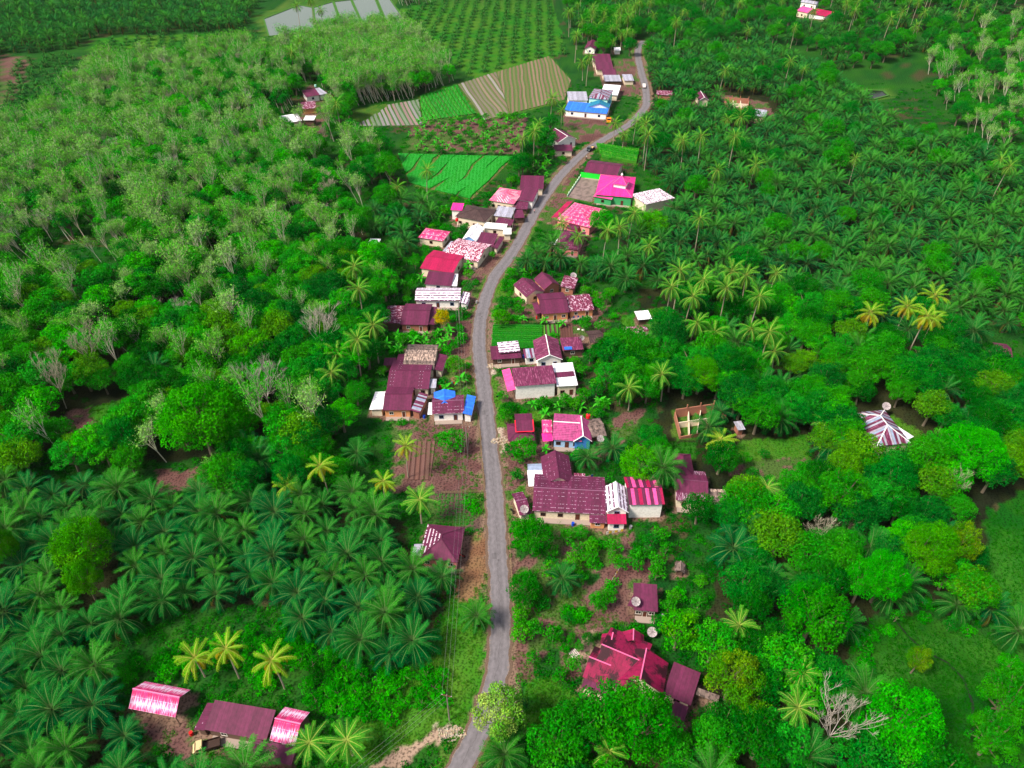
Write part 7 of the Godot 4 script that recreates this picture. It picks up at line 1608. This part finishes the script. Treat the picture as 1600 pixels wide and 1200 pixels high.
func wheel(o: Node3D, at: Vector3, rad: float, w: float) -> void:
	var mb := MB.new()
	mb.tube(at - Vector3(w * 0.5, 0, 0), at + Vector3(w * 0.5, 0, 0), rad, rad, 14, Color.WHITE, true)
	mb.tube(at + Vector3(w * 0.5, 0, 0), at - Vector3(w * 0.5, 0, 0), rad, rad, 14, Color.WHITE, true)
	var t := part(o, "wheel", mb.mesh(), plain("tyre", Color(0.06, 0.06, 0.065), 0.9))
	var rb := MB.new()
	rb.tube(at - Vector3(w * 0.52, 0, 0), at + Vector3(w * 0.52, 0, 0), rad * 0.55, rad * 0.55, 10, Color.WHITE, true)
	part(t, "rim", rb.mesh(), plain("rim", Color(0.55, 0.55, 0.57), 0.4, 0.6))

# a pickup or small truck; length along z, front at -z
func truck(called: String, at: Vector3, yaw: float, cab: Color, bed: Color, key: String, L: float, W: float, high: float, label: String, cargo: Color) -> void:
	var o := thing(called, label, "truck", at, yaw)
	var cm := plain(key + "_cab", cab, 0.35)
	var bm := plain(key + "_bed", bed, 0.6)
	var gl := plain("glass", Color(0.06, 0.07, 0.09), 0.12)
	var hw := W * 0.5
	# cab as a stepped outline pushed across the width
	var z0 := -L * 0.5
	var cl := L * 0.36
	var prof := [[z0, 0.45], [z0 + cl, 0.45], [z0 + cl, high], [z0 + cl * 0.42, high], [z0 + cl * 0.16, high * 0.62], [z0, high * 0.56]]
	var mb := MB.new()
	for k in prof.size():
		var p: Array = prof[k]; var q: Array = prof[(k + 1) % prof.size()]
		mb.quad(Vector3(-hw, p[1], p[0]), Vector3(-hw, q[1], q[0]), Vector3(hw, q[1], q[0]), Vector3(hw, p[1], p[0]))
	for s in [-1, 1]:
		for k in range(1, prof.size() - 1):
			var a := Vector3(s * hw, prof[0][1], prof[0][0]); var b := Vector3(s * hw, prof[k][1], prof[k][0]); var d := Vector3(s * hw, prof[k + 1][1], prof[k + 1][0])
			if s < 0: mb.tri(a, b, d)
			else: mb.tri(a, d, b)
	part(o, "cab", mb.mesh(), cm)
	var wb := MB.new()
	var n := Vector3(0, cl * 0.26, -high * 0.38).normalized() * 0.015
	wb.quad(Vector3(-hw * 0.85, high * 0.66, z0 + cl * 0.19) + n, Vector3(-hw * 0.8, high * 0.96, z0 + cl * 0.39) + n, Vector3(hw * 0.8, high * 0.96, z0 + cl * 0.39) + n, Vector3(hw * 0.85, high * 0.66, z0 + cl * 0.19) + n)
	part(o, "windscreen", wb.mesh(), gl)
	for s in [-1, 1]:
		var sb := MB.new()
		sb.box(Vector3(s * (hw + 0.002), high * 0.8, z0 + cl * 0.66), Vector3(0.02, high * 0.26, cl * 0.46))
		part(o, "side_window", sb.mesh(), gl)
		var hb := MB.new()
		hb.box(Vector3(s * hw * 0.7, high * 0.46, z0 - 0.01), Vector3(0.26, 0.16, 0.06))
		part(o, "headlight", hb.mesh(), plain("lens", Color(0.85, 0.85, 0.82), 0.2))
		for z in [z0 + cl * 0.45, L * 0.5 - L * 0.2]: wheel(o, Vector3(s * (hw - 0.1), 0.36, z), 0.36, 0.22)
	var bb := MB.new()
	var b0 := z0 + cl + 0.06; var b1 := L * 0.5
	bb.box(Vector3(0, 0.68, (b0 + b1) * 0.5), Vector3(W, 0.14, b1 - b0))
	bb.box(Vector3(-hw + 0.04, 0.98, (b0 + b1) * 0.5), Vector3(0.08, 0.5, b1 - b0))
	bb.box(Vector3(hw - 0.04, 0.98, (b0 + b1) * 0.5), Vector3(0.08, 0.5, b1 - b0))
	bb.box(Vector3(0, 0.98, b1 - 0.04), Vector3(W - 0.17, 0.5, 0.08))
	bb.box(Vector3(0, 0.98, b0 + 0.04), Vector3(W - 0.17, 0.5, 0.08))
	part(o, "cargo_bed", bb.mesh(), bm)
	if cargo.a > 0.0:
		var lb := MB.new()
		for q in 7:
			lb.box(Vector3(rng.randf_range(-0.5, 0.5) * (W - 0.7), 1.0 + rng.randf() * 0.2, lerpf(b0 + 0.5, b1 - 0.5, (q + 0.5) / 7.0)), Vector3(0.7, 0.4, 0.45), Color.WHITE, Basis(Vector3.UP, rng.randf()))
		part(o, "cargo", lb.mesh(), plain(key + "_cargo", cargo, 0.9))

# a figure as one closed skin of rounded limbs; seated or standing
func person(at: Vector3, yaw: float, seated: bool, shirt: Color, legs: Color, label: String) -> void:
	var o := thing("person", label, "person", at, yaw)
	var mb := MB.new()
	var skin := Color(0.24, 0.12, 0.07)
	var hip := Vector3(0, 0.78 if seated else 0.9, 0)
	var chest := hip + Vector3(0, 0.42, -0.06 if seated else 0.0)
	var neck := chest + Vector3(0, 0.14, -0.02)
	mb.lathe(hip - Vector3.UP * 0.06, [Vector2(0.01, -0.06), Vector2(0.15, -0.02), Vector2(0.16, 0.08)], 10, legs)
	mb.lathe(hip, [Vector2(0.16, 0.02), Vector2(0.145, 0.18), Vector2(0.18, 0.38), Vector2(0.17, 0.48), Vector2(0.06, 0.55)], 10, shirt)
	mb.tube(neck - Vector3(0, 0.04, 0), neck + Vector3(0, 0.07, 0), 0.055, 0.05, 8, skin)
	mb.lathe(neck + Vector3(0, 0.06, -0.01), [Vector2(0.01, 0), Vector2(0.07, 0.03), Vector2(0.095, 0.12), Vector2(0.09, 0.19), Vector2(0.01, 0.25)], 10, skin)
	for s in [-1, 1]:
		var knee := hip + (Vector3(s * 0.16, -0.08, -0.40) if seated else Vector3(s * 0.1, -0.44, -0.02 - 0.06 * s))
		var foot := (knee + Vector3(0, -0.42, 0.12)) if seated else Vector3(s * 0.11, 0.06, 0.06 * s)
		mb.tube(hip + Vector3(s * 0.09, 0, 0), knee, 0.085, 0.062, 8, legs, true)
		mb.tube(knee, foot, 0.062, 0.042, 8, legs, true)
		mb.box(foot + Vector3(0, -0.03, -0.06), Vector3(0.09, 0.07, 0.24), Color(0.05, 0.04, 0.04))
		var sh := chest + Vector3(s * 0.19, 0.04, 0)
		var elbow := sh + (Vector3(s * 0.06, -0.2, -0.16) if seated else Vector3(s * 0.05, -0.28, 0.02))
		var hand := elbow + (Vector3(-s * 0.02, -0.02, -0.25) if seated else Vector3(s * 0.0, -0.24, -0.08))
		mb.tube(sh, elbow, 0.06, 0.045, 8, shirt, true)
		mb.tube(elbow, hand, 0.042, 0.03, 8, skin, true)
		for f in 5: mb.tube(hand + Vector3((f - 2) * 0.012, 0, 0), hand + Vector3((f - 2) * 0.017, -0.03, -0.07), 0.009, 0.007, 5, skin, true)
	part(o, "body", mb.mesh(), vmat("cloth_skin", 0.85))
	var hb := MB.new()
	hb.lathe(neck + Vector3(0, 0.06, 0.0), [Vector2(0.1, 0.13), Vector2(0.105, 0.2), Vector2(0.07, 0.265), Vector2(0.01, 0.28)], 10, Color(0.012, 0.01, 0.01) if not seated else Color(0.5, 0.48, 0.46))
	part(o, "hair" if not seated else "helmet", hb.mesh(), vmat("cloth_skin", 0.85))

func motorbike(at: Vector3, yaw: float, col: Color, key: String, label: String) -> void:
	var o := thing("motorbike", label, "motorbike", at, yaw)
	for z in [-0.62, 0.62]: wheel(o, Vector3(0, 0.29, z), 0.29, 0.09)
	var mb := MB.new()
	mb.bar(Vector3(0, 0.62, -0.5), Vector3(0, 0.45, 0.1), 0.16, 0.2)
	mb.bar(Vector3(0, 0.5, -0.1), Vector3(0, 0.62, 0.62), 0.2, 0.22)
	part(o, "body", mb.mesh(), plain(key, col, 0.4))
	var sb := MB.new()
	sb.box(Vector3(0, 0.76, 0.3), Vector3(0.24, 0.09, 0.7))
	part(o, "saddle", sb.mesh(), plain("saddle", Color(0.05, 0.05, 0.05), 0.8))
	var fb := MB.new()
	fb.bar(Vector3(0, 0.3, -0.62), Vector3(0, 0.95, -0.42), 0.07, 0.07)
	fb.bar(Vector3(-0.32, 0.98, -0.36), Vector3(0.32, 0.98, -0.36), 0.04, 0.04)
	part(o, "fork", fb.mesh(), plain("steel", Color(0.45, 0.45, 0.47), 0.5, 0.6))

func wall_run(root: Node3D, called: String, a: Vector2, b: Vector2, h: float, th: float, mat: Material) -> void:
	var mb := MB.new()
	var o := Vector3(root.position.x, root.position.y, root.position.z)
	var y := height(a.x, a.y)
	mb.bar(Vector3(a.x, y + h * 0.5 - 0.1, a.y) - o, Vector3(b.x, y + h * 0.5 - 0.1, b.y) - o, th, h + 0.2)
	part(root, called, mb.mesh(), mat)

func make_details() -> void:
	for d in DISHES: dish(Vector3(d[0], height(d[0], d[1]) + d[2], d[1]), d[3], d[4], d[5], d[6], d[7])
	for d in TANKS: tank(Vector3(d[0], height(d[0], d[1]), d[1]), Color(d[3], d[4], d[5]), d[6], d[7], d[2])
	# poles and wires along the road
	var tops := []
	var pm := plain("pole_concrete", Color(0.50, 0.46, 0.44), 0.9)
	for k in POLES.size():
		var p: Array = POLES[k]
		var o := thing("power_pole", p[2], "power pole", Vector3(p[0], 0, p[1]))
		var mb := MB.new()
		mb.tube(Vector3(0, -0.3, 0), Vector3(0, 9.3, 0), 0.16, 0.10, 10, Color.WHITE, true)
		part(o, "pole", mb.mesh(), pm)
		var prev := Vector2(POLES[maxi(k - 1, 0)][0], POLES[maxi(k - 1, 0)][1]); var nxt := Vector2(POLES[mini(k + 1, POLES.size() - 1)][0], POLES[mini(k + 1, POLES.size() - 1)][1])
		var s := (nxt - prev).normalized().orthogonal()
		var cb := MB.new()
		cb.bar(Vector3(-s.x, 9.0, -s.y) * Vector3(0.95, 1, 0.95), Vector3(s.x, 9.0, s.y) * Vector3(0.95, 1, 0.95), 0.1, 0.12)
		part(o, "crossarm", cb.mesh(), plain("crossarm", Color(0.42, 0.25, 0.22), 0.8))
		var three := []
		for q in [-0.85, 0.0, 0.85]:
			var at := Vector3(s.x * q, 9.06, s.y * q)
			var ib := MB.new()
			ib.lathe(at, [Vector2(0.05, 0), Vector2(0.07, 0.05), Vector2(0.04, 0.09), Vector2(0.07, 0.13), Vector2(0.01, 0.2)], 8)
			part(o, "insulator", ib.mesh(), plain("porcelain", Color(0.85, 0.85, 0.85), 0.2))
			three.append(Vector3(p[0], 0.18, p[1]) + at)
		tops.append(three)
	for k in tops.size() - 1:
		for q in 3:
			var mb := MB.new()
			var a: Vector3 = tops[k][q]; var b: Vector3 = tops[k + 1][q]
			var sag := a.distance_to(b) * 0.018
			var last := a
			for i in 12:
				var t := (i + 1) / 12.0
				var p := a.lerp(b, t) - Vector3.UP * sag * 4.0 * t * (1.0 - t)
				mb.tube(last, p, 0.012, 0.012, 4)
				last = p
			var w := part(self, "power_wire", mb.mesh(), plain("wire", Color(0.5, 0.5, 0.5), 0.5))
			tag(w, "thin power wire strung between the roadside poles", "wire", "power wires along the road")
	# mosque yard
	var yard := MB.new()
	yard.prism(v2(YARD), -0.2, 0.09)
	var ym := StandardMaterial3D.new()
	ym.albedo_color = Color(0.47, 0.40, 0.39); ym.albedo_texture = grain_tex(33, 0.012, 0.7, 1.15); ym.uv1_triplanar = true; ym.uv1_world_triplanar = true; ym.uv1_scale = Vector3.ONE * 0.12; ym.roughness = 0.9
	structure("courtyard", yard.mesh(), ym)
	var g := thing("courtyard_wall", "bright green wall on the far side of the mosque courtyard", "wall", Vector3(YARD[0][0], 0, YARD[0][1]))
	wall_run(g, "wall_panel", Vector2(YARD[0][0], YARD[0][1]), Vector2(YARD[1][0], YARD[1][1]), 2.4, 0.2, plain("lime", Color(0.10, 0.82, 0.20), 0.8))
	g = thing("courtyard_wall", "low pale wall between the mosque courtyard and the road", "wall", Vector3(YARD[3][0], 0, YARD[3][1]))
	var a3 := Vector2(YARD[3][0], YARD[3][1]); var a0 := Vector2(YARD[0][0], YARD[0][1])
	for k in 8:
		wall_run(g, "wall_panel", a3.lerp(a0, (k + 0.06) / 8.0), a3.lerp(a0, (k + 0.94) / 8.0), 0.9, 0.14, plain("palegreen", Color(0.72, 0.88, 0.74), 0.8))
		wall_run(g, "post", a3.lerp(a0, (k + 0.94) / 8.0), a3.lerp(a0, (k + 1.04) / 8.0), 1.3, 0.24, plain("ridge_white", Color(0.93, 0.91, 0.93), 0.6))
	var fin := MB.new()
	var fp := Vector3(FINIAL[0], 9.2, FINIAL[1])
	fin.lathe(Vector3.ZERO, [Vector2(0.1, -0.3), Vector2(0.16, 0.0), Vector2(0.12, 0.15), Vector2(0.42, 0.45), Vector2(0.5, 0.75), Vector2(0.36, 1.05), Vector2(0.1, 1.25), Vector2(0.03, 1.8)], 14)
	for m in get_children():
		if str(m.name) == "mosque": part(m, "finial", fin.mesh(), plain("ridge_white", Color(0.93, 0.91, 0.93), 0.6), fp - m.position)
	# unroofed brick shells
	for s in RUINS:
		var c := []
		for p in s[1]: c.append(Vector2(p[0], p[1]))
		var o := thing("brick_shell", s[0], "ruin", Vector3(c[0].x, height(c[0].x, c[0].y), c[0].y))
		var bm := wall_mat("brick")
		for k in 4: wall_run(o, "wall", c[k].lerp(c[(k + 1) % 4], 0.012), c[k].lerp(c[(k + 1) % 4], 0.985), [2.9, 2.2, 1.3, 2.0][k], 0.22, bm)
		for t in [0.36, 0.68]: wall_run(o, "partition", c[0].lerp(c[1], t).lerp(c[3].lerp(c[2], t), 0.02), c[3].lerp(c[2], t), 1.8, 0.18, wall_mat("cream"))
		wall_run(o, "partition", c[0].lerp(c[3], 0.5).lerp(c[1], 0.02), c[1].lerp(c[2], 0.5), 1.9, 0.18, wall_mat("cream"))
		for k in 3:
			var mb := MB.new()
			var q: Vector2 = c[0].lerp(c[1], 0.3 + 0.35 * k)
			mb.bar(Vector3(q.x, 0, q.y) - Vector3(o.position.x, 0, o.position.z), Vector3(q.x, 4.0, q.y) - Vector3(o.position.x, 0, o.position.z), 0.25, 0.25)
			part(o, "column", mb.mesh(), bm)
	# vehicles and people
	for t in TRUCKS: truck(t[0], Vector3(t[1], height(t[1], t[2]) + t[3], t[2]), t[4], Color(t[5][0], t[5][1], t[5][2]), Color(t[6][0], t[6][1], t[6][2]), t[7], t[8], t[9], t[10], t[11], Color(0.8, 0.66, 0.5, 1) if t[12] else Color(0, 0, 0, 0))
	for m in BIKES:
		motorbike(Vector3(m[0], 0.09, m[1]), m[2], Color(m[3][0], m[3][1], m[3][2]), "bike_" + m[5], m[4])
		person(Vector3(m[0], 0.09 + 0.08, m[1]) + Vector3(sin(m[2]), 0, cos(m[2])) * 0.2, m[2], true, Color(m[6][0], m[6][1], m[6][2]), Color(0.03, 0.03, 0.05), m[7])
	for p in WALKERS: person(Vector3(p[0], p[4], p[1]), p[2], false, Color(p[3][0], p[3][1], p[3][2]), Color(0.05, 0.045, 0.06), p[5])
	# pallet, sacks, rubble by the yards
	var o := thing("pallet", "pale slatted pallet lying in the dirt drive", "pallet", Vector3(PALLET[0], 0.0, PALLET[1]), 0.6)
	for k in 5:
		var mb := MB.new()
		mb.box(Vector3((k - 2) * 0.36, 0.15, 0), Vector3(0.24, 0.05, 1.6))
		part(o, "slat", mb.mesh(), plain("pale_wood", Color(0.70, 0.66, 0.66), 0.9))
	for z in [-0.6, 0.6]:
		var mb := MB.new()
		mb.box(Vector3(0, 0.06, z), Vector3(1.7, 0.12, 0.1))
		part(o, "bearer", mb.mesh(), plain("pale_wood", Color(0.70, 0.66, 0.66), 0.9))
	for s in SACKS:
		var mb := MB.new()
		mb.lathe(Vector3.ZERO, [Vector2(0.02, -0.02), Vector2(0.42, 0.0), Vector2(0.5, 0.14), Vector2(0.36, 0.3), Vector2(0.1, 0.36), Vector2(0.02, 0.36)], 9)
		var q := part(self, "sack", mb.mesh(), plain("sack", Color(0.88, 0.86, 0.85), 0.9), Vector3(s[0], 0.0, s[1]))
		q.scale = Vector3(1.0, 1.0, 0.7)
		tag(q, s[2], "sack")
	for s in HEAPS:
		var rb := thing("rubble_heap", s[3], "rubble", Vector3(s[0], 0, s[1]))
		var r := RandomNumberGenerator.new()
		r.seed = int(s[0] * 10.0) + 7
		var mb := MB.new()
		for k in 160:
			var a := r.randf() * TAU; var d: float = sqrt(r.randf()) * s[2]
			var e := r.randf_range(0.10, 0.34)
			mb.box(Vector3(cos(a) * d * 1.5, 0.05 + (1.0 - d / s[2]) * 0.15 * r.randf(), sin(a) * d * 0.8), Vector3(e, e * 0.7, e * 0.9), jit(Color(0.36, 0.29, 0.24), r, 0.3), Basis(Vector3(r.randfn(), r.randfn(), r.randfn()).normalized(), r.randf() * 3.0))
		part(rb, "stones", mb.mesh(), vmat("stone", 0.9)).set_meta("kind", "stuff")

func make_yard_things() -> void:
	for c in LINES:
		var o := thing("clothesline", c[4], "clothesline", Vector3(c[0], 0, c[1]), c[2])
		for s in [-1, 1]:
			var pb := MB.new()
			pb.tube(Vector3(s * 2.2, -0.2, 0), Vector3(s * 2.2, 1.8, 0), 0.04, 0.035, 6, Color.WHITE, true)
			part(o, "post", pb.mesh(), plain("post", Color(0.42, 0.34, 0.30), 0.9))
		var wb := MB.new()
		wb.bar(Vector3(-2.2, 1.72, 0), Vector3(2.2, 1.72, 0), 0.015, 0.015)
		part(o, "line", wb.mesh(), plain("wire", Color(0.5, 0.5, 0.5), 0.5))
		for k in 6:
			var gb := MB.new()
			var w := rng.randf_range(0.4, 0.62); var h := rng.randf_range(0.6, 1.0)
			var x := -1.8 + k * 0.7
			for q in 3: gb.box(Vector3(x + (q - 1) * w / 3.0, 1.71 - h * 0.5, 0.03 * sin(q * 2.0 + k)), Vector3(w / 3.0 + 0.01, h - 0.05 * q, 0.03))
			var t: int = (k * 3 + int(c[3])) % 6
			part(o, "garment", gb.mesh(), plain("cloth_%d" % t, [Color(0.85, 0.82, 0.8), Color(0.7, 0.12, 0.15), Color(0.15, 0.3, 0.6), Color(0.85, 0.7, 0.2), Color(0.3, 0.55, 0.6), Color(0.85, 0.5, 0.6)][t], 0.95))
	for d in DRUMS:
		var o := thing("water_drum", d[3], "drum", Vector3(d[0], 0, d[1]))
		var mb := MB.new()
		mb.lathe(Vector3.ZERO, [Vector2(0.02, -0.05), Vector2(0.33, -0.05), Vector2(0.34, 0.28), Vector2(0.36, 0.31), Vector2(0.34, 0.34), Vector2(0.34, 0.6), Vector2(0.36, 0.63), Vector2(0.34, 0.66), Vector2(0.33, 0.95), Vector2(0.35, 0.98), Vector2(0.30, 0.96), Vector2(0.02, 0.95)], 14)
		part(o, "drum_body", mb.mesh(), plain("drum_" + d[2], {"blue": Color(0.08, 0.25, 0.7), "red": Color(0.7, 0.08, 0.1), "grey": Color(0.5, 0.5, 0.52)}[d[2]], 0.5))
	for p in PARKED:
		motorbike(Vector3(p[0], 0.02, p[1]), p[2], Color(p[3][0], p[3][1], p[3][2]), "parked_" + p[4], p[5])
	for f in FENCES:
		var a := Vector2(f[0][0], f[0][1]); var b := Vector2(f[1][0], f[1][1])
		var o := thing("bamboo_fence", f[2], "fence", Vector3(a.x, 0, a.y))
		var n := int(a.distance_to(b) / 0.9)
		for k in n + 1:
			var q := a.lerp(b, float(k) / n) - a
			var mb := MB.new()
			mb.tube(Vector3(q.x, -0.2, q.y), Vector3(q.x + rng.randf_range(-0.06, 0.06), rng.randf_range(0.95, 1.2), q.y), 0.04, 0.035, 5, Color.WHITE, true)
			part(o, "stake", mb.mesh(), plain("bamboo", Color(0.50, 0.42, 0.30), 0.9))
		for y in [0.45, 0.85]:
			var mb := MB.new()
			mb.bar(Vector3(0, y, 0), Vector3(b.x - a.x, y, b.y - a.y), 0.05, 0.05)
			part(o, "rail", mb.mesh(), plain("bamboo", Color(0.50, 0.42, 0.30), 0.9))

# ---------------------------------------------------------------- start
func _ready() -> void:
	rng.seed = 2024
	noise.seed = 11; noise.frequency = 0.03; noise.fractal_octaves = 3
	fine.seed = 12; fine.frequency = 0.16; fine.fractal_octaves = 3
	var cam := Camera3D.new()
	cam.name = "camera"
	cam.fov = 55.93
	cam.near = 1.0
	cam.far = 6000.0
	cam.position = EYE
	cam.rotation_degrees = Vector3(-PITCH, 0, 0)
	add_child(cam)
	cam.current = true
	var env := Environment.new()
	env.background_mode = Environment.BG_SKY
	var sm := ProceduralSkyMaterial.new()
	sm.sky_top_color = Color(0.78, 0.82, 0.90)
	sm.sky_horizon_color = Color(0.93, 0.93, 0.92)
	sm.sky_curve = 0.3
	sm.ground_bottom_color = Color(0.20, 0.25, 0.18)
	sm.ground_horizon_color = Color(0.6, 0.62, 0.58)
	sm.sun_angle_max = 1.0
	var sky := Sky.new()
	sky.sky_material = sm
	env.sky = sky
	env.background_energy_multiplier = 0.17
	env.tonemap_mode = Environment.TONE_MAPPER_LINEAR
	env.tonemap_exposure = 5.3
	env.fog_enabled = true
	env.fog_density = 0.000018
	env.fog_light_color = Color(0.86, 0.92, 0.90)
	env.sdfgi_enabled = true
	env.ssao_enabled = true
	env.ssil_enabled = true
	var we := WorldEnvironment.new()
	we.name = "world"
	we.environment = env
	add_child(we)
	var sun := DirectionalLight3D.new()
	sun.name = "sun"
	sun.light_energy = 0.5
	sun.light_angular_distance = 15.0
	sun.light_color = Color(1.0, 0.96, 0.88)
	sun.shadow_enabled = true
	sun.rotation_degrees = Vector3(-52, -62, 0)
	add_child(sun)
	smooth_road()
	make_mask()
	make_ground()
	make_road()
	make_houses()
	make_kinds()
	make_fields()
	make_plants()
	make_cover()
	make_details()
	make_yard_things()
	print(tallies)
